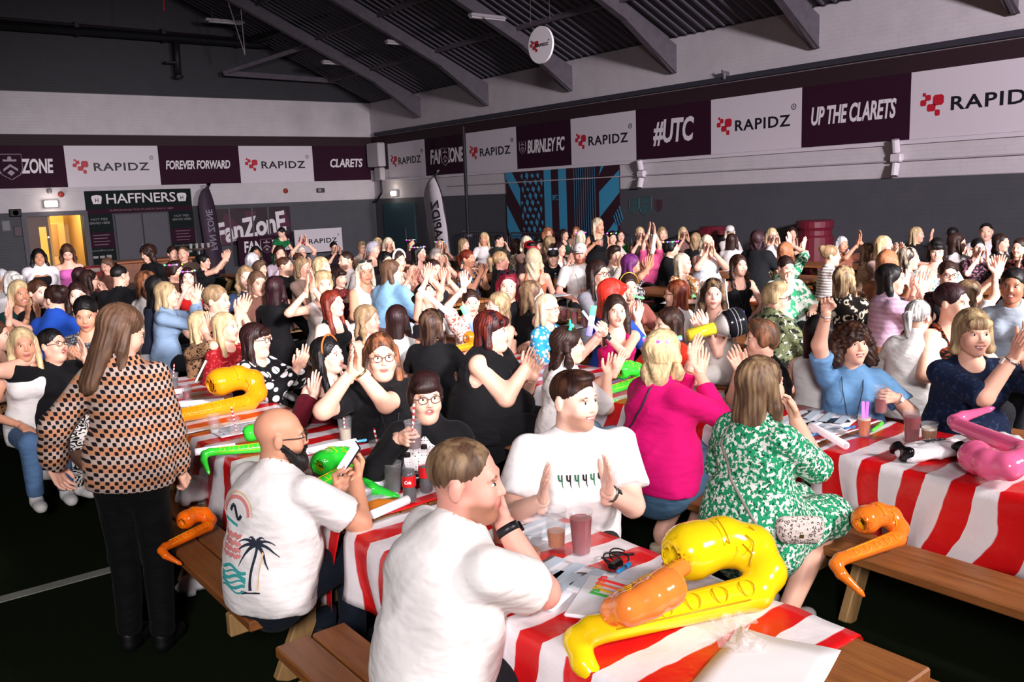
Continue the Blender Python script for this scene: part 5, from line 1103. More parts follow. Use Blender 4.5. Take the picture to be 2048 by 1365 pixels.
clp = P(762, 712, 12, 8, ('long', .30), 'br', dict(sl='short', nk='crew'), '101013', None, 'woman in glasses and a black T-shirt clasping her hands beside her cheek', 0, '101014', hc2='gin', g=1.4, chub=1, ga=1.35, u=2.42, glasses='5a4438', mouth=0, arms='clapup', handR=(700, 748), handL=(716, 742)); wrist_band(clp, 'L', plain('d8b070', .25, .9), w=.012, name='watch', face=plain('e8e4dc', .3)); cord(clp, plain('202020'), .33, ['8cff40', 'ff9040', 'd060ff'])
brg = P(656, 712, 38, 55, ('long', .30, 0, .02), 'blk', 'O', '5a0c1c', 'clapface', 'dark-haired woman in a burgundy off-shoulder top cupping hands at her mouth', 0, '101014', u=2.42, mouth=2, g=1.08, skin='q', hp=6, handR=(628, 792), handL=(696, 792)); headband(brg, plain('b0602a', .6), .007); cord(brg, plain('202020'), .34, ['9040ff'])
pol = P(512, 680, 55, 62, ('straight', .30, 1, .03), 'dbr', dict(sl='long', nk='scoop'), 'dots:0b0b0e:eeeaea', 'clap', 'woman in glasses and a black top with big white dots, clapping', 0, '0c0c10', u=2.42, g=1.42, chub=1, glasses='0c0a0c', mouth=1, hc2='aub', handR=(592, 742), handL=(604, 728)); cord(pol, plain('202020'), .36, ['8040ff'])
P(452, 655, 45, 55, ('long', .26), 'bl', 'E', 'lace:8c1018:c84a4a', 'lap', 'laughing blonde woman with a red patterned top beside the dotted top', 1, mouth=2, u=2.42)
lp_ = P(404, 652, 55, 60, ('long', .28), 'bl', dict(sl='elbow', nk='scoop'), 'leopard:8a6a4c:241812', 'clapface', 'woman in a leopard-print blouse with clapping hands hiding her face', 1, u=2.42, handR=(410, 668), handL=(422, 660)); wrist_band(lp_, 'L', plain('141416', .4), name='smartwatch', face=plain('08080a', .1))
# ---- second row
big = P(985, 662, 62, 72, ('bob', .10, 1, .05), 'aub', dict(sl='none', nk='vest', loose=.014), '0d0d10', 'clap', 'large woman in a black sleeveless top clapping beside the cardigan woman', 0, '0d0d10', hc2='red', u=3.45, g=1.85, ga=1.75, sw=1.1, chub=1, hs=1.08, mouth=0, handR=(1050, 738), handL=(1066, 752), botk=dict(kind='trousers')); cord(big, plain('201010'), .36, ['3050ff'])
wb = P(1136, 692, 122, 92, ('wavy', .16, 0, .04), 'dbr', dict(sl='elbow', nk='crew', loose=.018), 'e9e4e0', 'clap', 'woman in a white lace blouse with a flashing green crown, back to us', 0, '7a93a8', u=3.50, g=1.2, mouth=1, handR=(1214, 752), handL=(1232, 742))
pk = P(1328, 708, 130, 140, ('wavy', .14, 0, .06), 'bl', dict(sl='long', nk='crew', loose=.018, hem=.03, cuff=.75), 'd80a6e', 'clapup', 'woman in a hot pink jumper with a light-up flower crown, clapping', 0, 'plain:4a6a86', u=3.50, g=1.45, ga=1.3, mouth=0, handR=(1400, 752), handL=(1384, 726), botk=dict(kind='skirt'), shoe=None, sc=1.0, legs='back'); lights_band(pk, n=11, r=.010)
gd = P(1523, 770, 138, 134, ('bob', .15, 0, .03), 'lbr', dict(sl='elbow', nk='crew', loose=.014, skirt=.12), 'floral:1f9463:e6efe6:0d4030:1.6', None, 'woman in a green floral dress seated on the bench with a handbag', 0, None, hc2='dbl', u=3.44, g=1.32, mouth=0, armR='mouth', handR=(1592, 842), armL='lap', sc=1.0, legs='back')
bs = P(1524, 678, -62, -82, ('short', 0, 0, .10), 'lbr', dict(sl='elbow', nk='crew'), '0f0f12', 'clap', 'woman with short wavy brown hair in black, facing left with clasped hands', 0, '17171c', hc2='gin', u=4.70, g=1.35, mouth=0, handR=(1478, 740), handL=(1488, 735))
cr = P(1706, 690, 2, 26, ('curly', .05, 1, .02), 'dbr', dict(sl='short', nk='v', wide=.022), '6b98c4', None, 'curly-haired woman in a light blue dress raising a fist and a red drink', 0, '5f8bb6', hc2='br', u=4.72, g=1.25, hp=9, mouth=1, armR='fistup', handR=(1653, 612), armL='cup', handL=(1790, 795), botk=dict(kind='skirt')); wrist_band(cr, 'R', plain('d8d4d0', .2, .9), w=.008, name='bracelet'); wrist_band(cr, 'L', plain('d8d4d0', .2, .9), w=.010, name='watch', face=plain('e8e4dc', .3)); cord(cr, plain('141418'), .36, ['c070ff', 'e080ff'])
nv = P(1946, 666, 28, 24, ('bob', .10, 1, .03), 'dbl', dict(sl='elbow', nk='scoop'), 'lace:0c1a36:24344e', 'clap', 'smiling woman with a blonde bob in a navy lace top, clapping', 0, '0d1528', hc2='bl', g=1.35, mouth=1, handR=(2026, 716), handL=(2044, 700), u=5.0); wrist_band(nv, 'R', plain('d8d4d0', .2, .9), w=.010, name='watch', face=plain('e8e4dc', .3))
gp = P(1838, 634, 172, 150, ('pony', .13, 0, .0), 'gr', dict(sl='long', nk='collar', loose=.018, boxy=1), 'e8e6e4', 'table', 'woman with a grey ponytail in a white blouse, back to us', 0, '6a2028', hc2='wh', g=1.35, u=5.80)
dr_ = P(1905, 606, 40, 62, ('pony', .16, 0, .0), 'aub', 'S', 'zebra:14100f:8a3a20', 'table', 'smiling woman with dark red tied hair in a black and orange strappy top', 1, mouth=1, g=1.2, u=6.0)
mg = P(1232, 622, 8, 12, ('long', .30, 0, .02), 'dbr', 'S', 'b80a5c', None, 'dark-haired woman in a magenta top crossing two glow sticks', 0, '16161c', u=4.75, mouth=2, armR='phone', handR=(1196, 672), armL='phone', handL=(1210, 668)); wrist_band(mg, 'L', plain('141416', .4), name='smartwatch', face=plain('30343a', .1))
rd = P(1336, 650, -50, -62, ('long', .20, 0, .05), 'dbr', dict(sl='short', nk='crew', loose=.03, wide=.04), 'd8321c', 'table', 'dark-haired woman in an orange-red ruffled top facing left', 1, u=4.72, mouth=0, hc2='br')
bp = P(1096, 618, 62, 66, ('bob', .14, 0, .03), 'wbl', 'E', 'dots:2f9ac8:f0f2f4:000000:1.6', 'clapup', 'smiling blonde woman in glasses and a blue top with white dots', 1, u=4.75, glasses='a07060', mouth=1, g=1.15, hc2='bl', handR=(1120, 690), handL=(1132, 690))
bt = P(866, 650, 160, 140, ('straight', .24, 0, .05), 'dbr', 'T', '0f0f12', 'table', 'woman with long streaked brown hair in a black T-shirt, back to us', 1, '6a86a0', hc2='lbr', u=3.5, g=1.2)
wv_ = P(796, 640, 165, 150, ('straight', .30, 0, .03), 'dbr', 'N', 'e4e0dc', 'table', 'woman with long smooth dark hair in a white vest, back to us', 1, u=3.5, hc2='aub')
P(736, 640, 50, 66, ('wavy', .20, 0, .03), 'dbl', 'S', '141416', 'table', 'blonde woman in a strappy black top looking right, by the redhead', 1, u=3.5, mouth=0, skin='r', g=1.2)
P(666, 608, 42, 58, ('straight', .32), 'red', 'S', '0e0e11', 'lap', 'woman with long red hair in a strappy black top', 1, u=3.5, mouth=0, skin='q', hp=6)
P(852, 590, 58, 60, ('pony', .14), 'dbr', 'S', '1c1c22', 'claphigh', 'woman clapping high over her tilted-back head with tied dark hair', 1, u=4.85, hp=26, mouth=0, handR=(852, 560), handL=(862, 556))
hu = P(942, 606, 10, 8, ('tied',), 'dbr', dict(sl='short', nk='scoop', loose=.025), 'floral:e8dcd0:b85a4a:e8dcd0:1.2', None, 'pale woman in a cream print blouse with a hand raised', 1, u=4.85, mouth=0, skin='q', armR='up', handR=(928, 575), armL='table')
P(996, 612, -60, -72, ('wavy', .24, 0, .02), 'dbl', 'S', 'c8a088', 'table', 'blonde woman in clear glasses turned left with bare shoulders', 1, u=4.9, glasses='d8d4d0', hc2='bl')
cs_ = P(1016, 572, 0, 4, ('long', .26), 'crim', 'L', '121216', 'table', 'woman with crimson hair and sunglasses on her head', 1, hc2='blk', mouth=1); sunglasses_up(cs_)
P(1066, 590, 110, 84, ('bob', .18, 0, .03), 'lbr', 'N', '141418', 'table', 'woman with a light brown bob in a black waistcoat, turned right', 1, hc2='dbl')
P(1226, 592, 140, 110, ('bob', .12, 1, .05), 'bred', 'T', '2048a0', 'clap', 'woman with a bright red bob in a blue top', 1)
hb = P(1256, 575, 10, 18, ('tied',), 'dbr', 'V', '9a5a50', 'table', 'smiling woman with a gold headband behind the bright red bob', 1); headband(hb, plain('c8a040', .3, .8), .006)
P(1196, 548, 40, 48, ('straight', .30), 'dbr', 'LV', '8c8a92', 'clap', 'woman with long dark hair and glasses in a grey cardigan, hands together', 1, glasses='3a2a2a', mouth=1)
ph_ = P(1264, 532, 70, 78, ('long', .14, 0, .03), 'pur', 'C', 'floral:17171c:c8c4c8:17171c:1.4', 'claphigh', 'laughing woman with purple hair, arms up in a black and white dress', 1, handR=(1294, 540), handL=(1304, 500), mouth=1, skin='t')
bride = P(1426, 588, -56, 2, ('wavy', .28, 0, .02), 'dbr', 'S', 'ece6e0', 'clap', 'woman in a white bridal veil and white dress looking at us', 1, 'e8e2dc', hc2='dbl', mouth=0, skin='q', u=5.85, handR=(1398, 662), handL=(1412, 655))
P(1352, 588, -120, -100, ('straight', .28), 'red', 'L', 'e6e0dc', 'table', 'woman with long auburn hair and glasses in a white top, facing away left', 1, glasses='3a2020', hc2='gin')
P(1366, 528, 55, 62, ('straight', .30, 0, .04), 'wbl', 'E', 'floral:a86a2c:e8dcc8:a86a2c:.8', 'table', 'pale blonde woman in a rust floral top', 1, mouth=0, g=1.2, skin='q')
bk = P(1478, 532, 20, 30, ('wavy', .28, 0, .06), 'dbr', 'S', '111114', 'lap', 'smiling woman with long brown waves and a strappy black top', 1, hc2='br', mouth=1, hp=6); cord(bk, plain('303030'), .3, ['8070ff'])
ol = P(1552, 596, 128, 84, ('short', 0, 0, .10), 'bl', dict(sl='elbow', nk='collar', loose=.02, boxy=1), 'floral:6c7452:1c2018:d0d0c0:.6', 'table', 'woman with short blonde hair and glasses in an olive floral shirt', 1, hc2='dbl', g=1.45, chub=1, glasses='2a2020', mouth=1)
P(1572, 536, 30, 36, ('tied',), 'dbr', dict(sl='elbow', nk='collar', loose=.025, boxy=1), 'floral:e4ecdf:3aa070:e4ecdf:.5', ('table', 'mouth'), 'person with tied dark hair in a white shirt with green leaves, hand at mouth', 1, g=1.35, chub=1, hp=-8, mouth=0)
P(1690, 560, 168, 150, ('straight', .22, 0, .02), 'lbr', dict(sl='elbow', nk='crew'), 'leopard:14110f:d8c8b0:000000:.55', 'phone', 'woman with streaked light brown hair in a black and cream spotted top, back to us', 1, hc2='bl', g=1.2)
P(1782, 560, 112, 92, ('straight', .38, 0, .04), 'blk', dict(sl='short', nk='crew', loose=.03, wide=.05), 'stripes:c0a0b8:b393ac:000000:.8', 'clapup', 'woman with very long black hair in a lilac puff-sleeve blouse, clapping', 1, mouth=0, z=1.28, u=None)
P(1896, 550, 15, 18, ('tied',), 'dbr', 'L', '18181c', 'table', 'woman with scraped-back dark hair and glasses behind the lilac blouse', 1, glasses='3a3030', mouth=0)
P(1940, 590, 125, 112, ('straight', .26, 0, .04), 'lbr', 'T', 'e8e4e0', 'claphigh', 'woman with brown to blonde hair in a white top clapping overhead', 1, hc2='dbl', handR=(1990, 548), handL=(2004, 540))
P(2026, 572, -8, -6, ('tied',), 'blk', dict(sl='long', nk='collar'), '9aa6b4', 'table', 'smiling dark-haired woman in a pale denim shirt at the end of the row', 1, skin='d', mouth=1)
P(1640, 668, 160, 150, ('straight', .34, 0, .05), 'blk', 'N', 'e2dedb', 'table', 'woman with long black hair in a white vest behind the raised fist', 1, '55555c', u=5.7)
# ---- left of the walkway and far left group
lg_ = P(106, 690, 30, 42, ('tied',), 'blk', dict(sl='short', nk='v'), '0e0e11', 'clapface', 'woman in glasses and a black V-neck with hands up beside her face', 0, 'zebra:e8e4de:14120f', u=1.25, glasses='6a5040', mouth=2, g=1.4, chub=1, hp=8, handR=(62, 720), handL=(170, 715))
P(46, 690, 10, 6, ('long', .24), 'bl', 'N', 'e6e2de', 'lap', 'blonde woman in a white vest at the left edge behind the glasses woman', 1, '5878a0', mouth=0, u=1.0, skin='t')
P(-8, 672, 60, 70, ('long', .2), 'br', 'E', 'leopard:b08050:2a1810', ('up', 'table'), 'person cut off by the left edge with one hand raised high', 1, z=1.17, handL=(18, 640))
P(172, 628, -20, -12, ('tied',), 'blk', 'C', 'floral:3a3a40:8a8a90:1a1a1e:2', 'phone', 'dark-haired woman in a grey sparkly top looking down at a phone', 1, hp=-16, mouth=0, skin='t')
P(156, 592, 5, -4, ('long', .2), 'dbr', 'L', '1c1a20', 'table', 'pale woman with straight brown hair facing us past the blue hood', 1, mouth=0, skin='q')
P(110, 600, 150, -100, ('bun',), 'dbr', dict(sl='long', nk='collar', loose=.025), '1c48a8', 'table', 'woman with a dark bun in a bright blue hooded top, turned away', 1)
P(78, 586, 30, 28, ('tied',), 'br', 'V', '101013', 'table', 'pale woman with tied hair in a black top near the left edge', 1, mouth=0, skin='q')
P(40, 588, 20, 22, ('bob', .12, 0, .04), 'bl', 'C', '10302c', 'clap', 'tanned smiling blonde woman in a dark green top near the left edge', 1, skin='m', mouth=1)
P(28, 566, 30, 30, ('bob', .08, 1, .02), 'wh', 'L', 'd8d4d6', 'table', 'older white-haired woman near the left edge', 1, mouth=0)
P(4, 560, 40, 45, ('long', .16), 'lgr', 'L', 'e0dcdc', 'table', 'grey-blonde woman in white cut by the left edge', 1, mouth=0)
ws_ = P(78, 516, 5, 8, ('wavy', .26, 0, .06), 'blk', dict(sl='long', nk='open', loose=.03, wide=.03), 'e6e0e4', 'down', 'standing dark-haired woman in a loose white shirt over black by the doorway', 1, pose='stand', sc=.94, g=1.4, mouth=1, skin='m', bust=1.2, inner=(dict(sl='none', nk='strap'), cloth('plain', '0c0c0e')))
P(135, 506, 0, 4, ('wavy', .24, 0, .05), 'br', dict(sl='short', nk='off'), 'd468b4', 'down', 'standing woman in a pink off-shoulder top looking down, before the lit doorway', 1, 'd468b4', pose='stand', sc=.95, hp=-28, mouth=0, hc2='lbr')
P(162, 554, 140, 130, ('long', .24), 'aub', 'L', '1e8a3a', 'table', 'dark red haired woman in green seen from behind, far left table', 2)
P(180, 560, 70, 88, ('long', .18), 'dbr', 'T', '101014', 'mouth', 'woman in black profile right raising a glass, far left table', 1, glasses='2a2020')
P(214, 532, -40, -45, ('wavy', .2), 'lbr', 'L', '6a4438', 'table', 'ash-haired woman in brown looking down left, far left table', 2, hp=-14)
P(240, 552, 160, 120, ('crop',), 'blk', 'M', '0e0e11', 'table', 'man with cropped black hair in black seen from behind, far left', 1, sex='m')
P(296, 568, 130, 66, ('wavy', .32, 0, .06), 'br', 'L', 'e0d8d4', 'table', 'woman with long brown waves in a white lace top behind the denim shirt', 1, hc2='gin')
P(318, 578, 120, 100, ('long', .16), 'blk', 'C', '22283a', 'table', 'dark-haired woman in a navy top half hidden by the denim shirt', 1)
dn = P(334, 590, 78, 74, ('bob', .12), 'bl', dict(sl='long', nk='collar', loose=.018), '7d95b0', 'clapup', 'smiling blonde woman in a denim shirt clapping', 1, '121216', mouth=1, hc2='dbl', handR=(388, 608), handL=(394, 600))
P(296, 508, -50, -62, ('curly', .05, 0, .05), 'dbr', 'L', '0d0d10', 'lap', 'standing curly-haired woman in black leaning over a far table', 1, pose='stand', sc=.93, lean=22, hp=-12)
r_ = P(350, 543, 50, 62, ('short',), 'dbr', 'L', '6a4a3a', 'table', 'person in glasses with a light-up band, brown top, far left', 2, glasses='201818'); lights_band(r_, n=7, r=.012)
r_ = P(376, 556, 0, 0, ('long', .2), 'aub', 'S', 'b01818', ('table', 'mouth'), 'woman in red with a light-up band sipping a drink', 1, skin='q', mouth=0); lights_band(r_, n=9, r=.011)
P(346, 508, 20, 10, ('tied',), 'dbr', 'T', '3a2a2a', 'table', 'dark-haired face behind the light-up bands, far left', 2)
P(366, 508, 10, -10, ('crop',), 'lbr', 'M', '5a4a40', 'table', 'short-haired man behind the light-up bands, far left', 2, sex='m')
P(408, 524, 66, 62, ('bun', 0, 0, .04), 'blk', 'C', '101216', 'clapup', 'woman with a dark updo in black clapping towards the right, by the dark flag', 1, mouth=1, g=1.2, handR=(448, 520), handL=(458, 515))
P(434, 602, 60, 66, ('tied',), 'dbl', 'C', '8c8488', 'clap', 'smiling woman with pulled-back fair hair at the wooden table end', 1, mouth=1, handR=(475, 630), handL=(486, 625))
P(492, 556, 8, 8, ('wavy', .28), 'dbl', 'L', '2a3a54', 'table', 'woman with long fair hair and closed eyes in a blue top', 1, mouth=0, skin='q')
P(516, 568, 20, 16, ('long', .24), 'lbr', 'J', '7a5448', 'table', 'woman in a brown jacket over pink beside the long fair hair', 1, mouth=2, inner=(dict(sl='none', nk='scoop'), cloth('plain', 'c86aa0')))
P(552, 578, 150, 150, ('straight', .36, 0, .05), 'aub', 'L', '0f0f12', 'table', 'woman with very long dark red hair in black, back to us', 1)
P(570, 533, 58, 66, ('crop',), 'br', 'M', '0f0f12', 'table', 'bearded man in black looking right', 1, sex='m', beard='4a3428', g=1.2, mouth=0)
P(512, 508, 5, 0, ('long', .22), 'blk', 'T', '1a1418', 'table', 'dark-haired woman facing us before the low claret board', 2, skin='m')
P(506, 524, 150, 140, ('bob', .1), 'lgr', 'T', '3a3036', 'table', 'silver-haired woman seen from behind before the low claret board', 2)
P(520, 538, 60, 64, ('short',), 'lbr', 'T', '4a3a3e', 'table', 'short brown-haired woman in profile before the low claret board', 2)
P(560, 508, 10, 6, ('long', .2), 'dbr', 'L', 'c8b4c4', 'clap', 'dark-haired smiling woman in pale lilac below the bending woman', 2, mouth=1)
P(545, 464, 30, -70, ('tied',), 'blk', 'C', 'floral:1a7a44:0c2a18:1a7a44:1.5', 'lap', 'woman in a green patterned dress bending over before the FAN ZONE board', 2, '1a7a44', pose='stand', lean=26, hp=-20, skin='q', sc=.93, pos=(8.3, 19.6))
P(604, 506, 20, 30, ('crop',), 'wh', 'M', '6a6468', 'claphigh', 'older white-haired man with glasses clapping high by the low white board', 2, sex='m', glasses='3a3030')
P(598, 522, 30, 20, ('tied',), 'br', 'T', '5a5054', 'clapup', 'woman with hands up before the low white board', 2)
P(606, 536, 50, 40, ('bob', .1), 'dbl', 'T', '8c7468', 'clap', 'fair woman half hidden behind clapping hands, beside the bearded man', 2)
P(644, 536, 55, 56, ('wavy', .3), 'bl', 'L', 'd8ccb8', 'table', 'woman with long pale blonde waves in cream', 1, skin='q', mouth=0)
P(646, 570, 18, 18, ('short', 0, 0, .12), 'bl', 'N', 'b8b0ac', 'clapup', 'woman with short curly fair hair clapping behind the redhead', 1, handR=(612, 585), handL=(625, 575), hc2='dbl')
r_ = P(668, 496, 20, 10, ('tied',), 'blk', 'T', '2a2228', 'clapup', 'dark-haired person in dark glasses clapping below the low white board', 2, glasses='101014')
P(692, 522, -60, -66, ('crop',), 'dbr', 'ML', 'c8c0bc', 'table', 'bearded man in a pale shirt turned left', 1, sex='m', beard='3a241c', mouth=0)
P(678, 556, 40, 46, ('bob', .1, 1), 'dbr', 'L', 'floral:5a1c20:8a3a38:2a0c10:1.2', ('table', 'cup'), 'woman with a dark fringe in a burgundy patterned top holding a pint', 1, mouth=0)
r_ = P(730, 545, 40, 10, ('bob', .16, 1), 'wbl', 'N', 'e2dcd6', 'table', 'white-blonde older woman in a white vest looking back at us', 1, mouth=0, g=1.2, skin='t'); sunglasses_up(r_)
P(784, 545, 135, 82, ('straight', .2, 0, .03), 'lbr', dict(sl='elbow', nk='crew', loose=.035, wide=.05), '86b4d8', 'table', 'woman with brown hair in a loose pale blue top, turned away', 1, 'e4e4ea', g=1.15)
P(746, 500, 60, 66, ('short', 0, 0, .05), 'lgr', 'OS', '121216', 'table', 'woman with cropped silver hair in a black off-shoulder top', 2, hc2='c8c0d8')
P(724, 496, 20, 10, ('short',), 'dbl', 'N', 'dcd6d2', 'clap', 'fair woman in glasses and white clapping, behind the silver crop', 2, glasses='503838')
P(756, 490, 10, 14, ('bob', .1, 1), 'bl', 'T', '8a7a70', 'clapface', 'blonde woman clapping by the corner door, left of a pair', 2, glasses='503838')
P(777, 490, 10, 6, ('long', .16), 'wbl', 'T', '9a7068', 'clapface', 'pale blonde woman clapping by the corner door, right of a pair', 2, mouth=2)
P(772, 524, 30, 40, ('wavy', .2), 'blk', 'T', '1a181c', 'clap', 'dark wavy-haired woman left of the white hairband', 2)
r_ = P(796, 522, 40, 50, ('tied',), 'dbr', 'N', 'd8d0cc', 'clap', 'woman with a wide white hairband', 2); headband(r_, plain('e8e4e0', .6), .014)
r_ = P(838, 506, 60, 62, ('long', .18), 'blk', dict(sl='short', nk='off'), 'floral:c85a50:e8c8c0:c85a50:1.2', 'clap', 'black-haired woman with a string of lights and coral off-shoulder top', 1, mouth=0, g=1.25, skin='q'); lights_band(r_, n=12, r=.009)
r_ = P(822, 488, 30, 40, ('long', .2), 'dbr', 'T', '2a1a20', 'table', 'dark-haired woman with a pink and green light band', 2); lights_band(r_, n=7, r=.011)
r_ = P(880, 492, 20, 12, ('wavy', .2), 'dbl', 'T', '9a8878', 'clapup', 'fair-haired woman with light band and dark glasses, hands up', 2, glasses='141418'); lights_band(r_, n=8, r=.011)
P(872, 514, 40, 30, ('short', 0, 0, .08), 'gr', dict(sl='none', nk='strap'), 'floral:c85a50:e8c8c0:c85a50:1.2', 'clapface', 'grey-fair woman in a coral strappy top with hands on her face', 1, hc2='dbl', g=1.2)
P(868, 540, 50, 40, ('wavy', .2), 'dbr', 'S', '1c1a20', 'clapface', 'dark-haired woman covering her face with both hands', 1, 'e6e2e6', g=1.2)
P(936, 518, 55, 60, ('pony', .1), 'red', 'S', 'floral:1c2436:7a86a0:1c2436:1', 'clap', 'smiling woman with tied auburn hair in a navy floral dress, clapping', 1, '1c2436', mouth=1, g=1.25, skin='t')
P(928, 490, 60, 66, ('long', .18), 'dbl', 'T', '4a4a44', 'table', 'long-haired fair woman in profile by the white feather flag', 2)
P(968, 478, 5, -6, ('long', .2), 'bl', dict(sl='long', nk='v'), 'e4dede', 'table', 'blonde woman in an open white shirt before the barriers', 2, skin='t')
P(998, 482, 130, 70, ('crop',), 'blk', 'M', '3a3c34', ('table', 'mouth'), 'man with black hair and olive top, hand at his face', 2, sex='m')
P(1002, 522, 100, 88, ('pony', .14, 0, .02), 'bl', 'L', '101014', 'table', 'woman with a high blonde ponytail in black', 1, mouth=0, hc2='gin', skin='r')
P(1034, 492, 120, 110, ('wavy', .26, 0, .05), 'dbr', dict(sl='short', nk='crew'), 'leopard:c8b8a0:1c1614:000000:.9', 'clapface', 'woman with long dark waves in a leopard dress, turned away', 1)
P(1053, 488, 40, 10, ('bob', .12, 0, .04), 'wbl', 'T', '8a6a60', 'mouth', 'white-blonde woman between the leopard dress and the dark crop', 2)
P(1076, 492, 40, 44, ('short',), 'blk', 'T', '5a2c38', 'table', 'woman with short dark hair before the barriers', 2)
P(1096, 468, 20, 10, ('curly', .04), 'gin', 'T', '7a5a50', 'clap', 'woman with curly ginger hair before the barriers', 2)
P(1100, 488, 150, 140, ('wavy', .2), 'dbl', 'T', '4a3a34', 'table', 'fair-haired woman seen from behind, before the barriers', 2)
P(1120, 498, 50, 40, ('wavy', .2), 'aub', 'N', 'd8d0cc', 'clap', 'dark red haired woman in white clapping behind the black cap', 2)
P(1128, 470, 50, 50, ('long', .2), 'dbr', 'N', '2a4a3a', 'table', 'brown-haired woman in green before the barriers', 2)
P(1152, 464, 10, -10, ('long', .16), 'gin', 'T', '9a7a6a', 'table', 'strawberry blonde woman before the mural', 2)
r_ = P(1162, 474, 150, 150, ('long', .16), 'wbl', 'T', 'b8b0b4', 'table', 'white-blonde woman wearing coloured lights beside the standing woman', 2); lights_band(r_, n=7, r=.012)
P(1068, 518, 168, 160, ('wavy', .34, 0, .05), 'wbl', 'S', 'c87458', 'clap', 'woman with very long white-blonde hair and a bare back', 1, hc2='bl')
r_ = P(1062, 503, 30, 30, ('short',), 'blk', 'T', '2a1a1e', 'table', 'person in a red cap behind the white-blonde hair', 2); cap(r_, plain('a81824', .6))
m1 = P(1106, 515, 2, 4, ('crop',), 'blk', 'ML', '101014', 'lap', 'smiling man in a black cap with white shades on it', 1, sex='m', mouth=1); cap(m1, plain('0e0e12', .6)); sunglasses_up(m1, plain('e0e0e6', .3))
m2 = P(1160, 508, 2, 2, ('crop',), 'gin', 'M', 'e2dedc', 'lap', 'ginger-bearded man in a white cap and white T-shirt', 1, sex='m', beard='9a5228', mouth=0, skin='r', sw=1.08, brow='8a5a38'); cap(m2, plain('e8e4e2', .6), logo=plain('b89a6a', .4)); cord(m2, plain('c8c4c4'), .30, ['ff6040'])
st = P(1196, 452, 20, 42, ('straight', .24, 0, .04), 'wbl', 'N', '0e0e11', ('down', 'cup'), 'standing blonde woman in a black vest holding a cup', 1, '0e0e11', pose='stand', hc2='dbl', mouth=0, g=1.1, skin='t')
r_ = P(1224, 476, 20, 10, ('short',), 'blk', 'T', 'c8c0bc', 'table', 'dark-haired person with coloured lights right of the standing woman', 2); lights_band(r_, n=6, r=.013)
P(1241, 472, 10, 4, ('long', .2), 'dbr', 'N', '1e8a3c', 'table', 'dark-haired woman in glasses and a green vest', 2, glasses='c0c0c8')
P(1280, 468, 15, 15, ('bun',), 'bl', 'C', '3a2e2c', 'clapface', 'blonde woman with hands on her mouth right of the green vest', 2)
P(1228, 512, 40, 30, ('short',), 'dbr', 'L', 'b8b0a8', 'clapface', 'person in pale grey hiding their face behind a drink', 2)
P(1302, 494, 20, 12, ('wavy', .2), 'aub', 'T', 'c04a78', 'claphigh', 'woman with both arms straight up before the grey wall', 2, handR=(1298, 462), handL=(1308, 458))
P(1324, 468, 20, 14, ('bob', .1), 'dbl', 'T', '5a4a48', 'clap', 'fair woman in the back row left of the claret bin', 2)
P(1366, 466, 20, 20, ('long', .2), 'bl', 'T', '7a5a54', 'clapface', 'long blonde woman covering her mouth in the back row', 2)
P(1392, 480, 150, 150, ('wavy', .16), 'dbl', 'T', '141418', 'clap', 'fair-haired woman in black seen from behind, by the printed bin', 2)
P(1414, 488, 15, 20, ('wavy', .18), 'wbl', 'N', 'dfe2ea', 'clapface', 'blonde older woman in a pale vest with both hands at her mouth', 1, g=1.3)
r_ = P(1342, 496, 80, 88, ('short',), 'blk', 'T', '0f0f12', 'table', 'person with a short black cut and coloured light band, in black', 1, g=1.2); lights_band(r_, n=9, r=.011)
P(1464, 482, 160, 155, ('straight', .3), 'dbr', 'L', 'ddd6d4', 'table', 'woman with long straight dark hair in white, back to us', 2)
r_ = P(1460, 466, 20, 10, ('bob', .08), 'wbl', 'L', 'd0c8c4', 'clap', 'person in a pale cap behind the straight dark hair', 2); cap(r_, plain('dcd6d2', .6))
P(1516, 480, 150, 150, ('wavy', .3, 0, .06), 'aub', dict(sl='short', nk='crew', loose=.03), '101216', 'table', 'standing woman with long dark red hair in black, back to us', 1, '101216', pose='stand', sc=.9, g=1.15)
P(1544, 472, 20, 24, ('long', .2), 'bl', 'L', 'd4ccc8', 'clapface', 'pale blonde woman in white left of the long brown waves', 2, skin='q')
P(1584, 468, 10, 0, ('wavy', .3, 0, .05), 'dbr', 'N', '2a2420', 'clap', 'woman with long brown waves in the back row by the drum bin', 2)
P(1572, 505, 150, 140, ('wavy', .16), 'gin', dict(sl='elbow', nk='crew'), 'floral:1e8a5a:dfe8dc:1e8a5a:1', 'claphigh', 'woman clapping high in green before the drum bin, turned away', 2, handR=(1580, 490), handL=(1606, 500))
P(1684, 490, 20, 34, ('wavy', .2), 'lgr', 'T', '7a4a3a', 'clapup', 'tanned woman with long grey waves, clapping', 1, skin='m', handR=(1714, 490), handL=(1720, 482), mouth=0)
P(1662, 512, 120, 96, ('bun',), 'dbl', 'N', 'stripes:e0dad4:8a8480:000000:1', 'table', 'woman with a fair bun in a striped vest', 1)
P(1738, 506, 110, 86, ('bob', .15), 'lbr', 'L', 'floral:d8b898:b08a68:d8b898:1.6', 'table', 'woman with a light brown bob in a beige print top', 1, hc2='dbl')
P(1768, 494, 40, 60, ('long', .16), 'bl', 'T', '9a8078', 'clapup', 'blonde woman behind raised hands right of the beige print top', 2)
P(1776, 528, 150, 150, ('wavy', .14), 'gin', 'T', 'b87a5a', 'clap', 'woman with strawberry blonde hair low behind the black-haired woman', 1)
P(1834, 470, 70, 66, ('long', .18), 'bl', 'T', '1a181c', ('wave', 'table'), 'blonde woman in black waving at the back before the grey wall', 2, handL=(1862, 478), mouth=1)
P(1818, 518, 80, 78, ('straight', .16), 'dbr', 'T', '7a6a64', 'clap', 'laughing woman with blonde streaks in dark hair', 1, hc2='wbl', mouth=2)
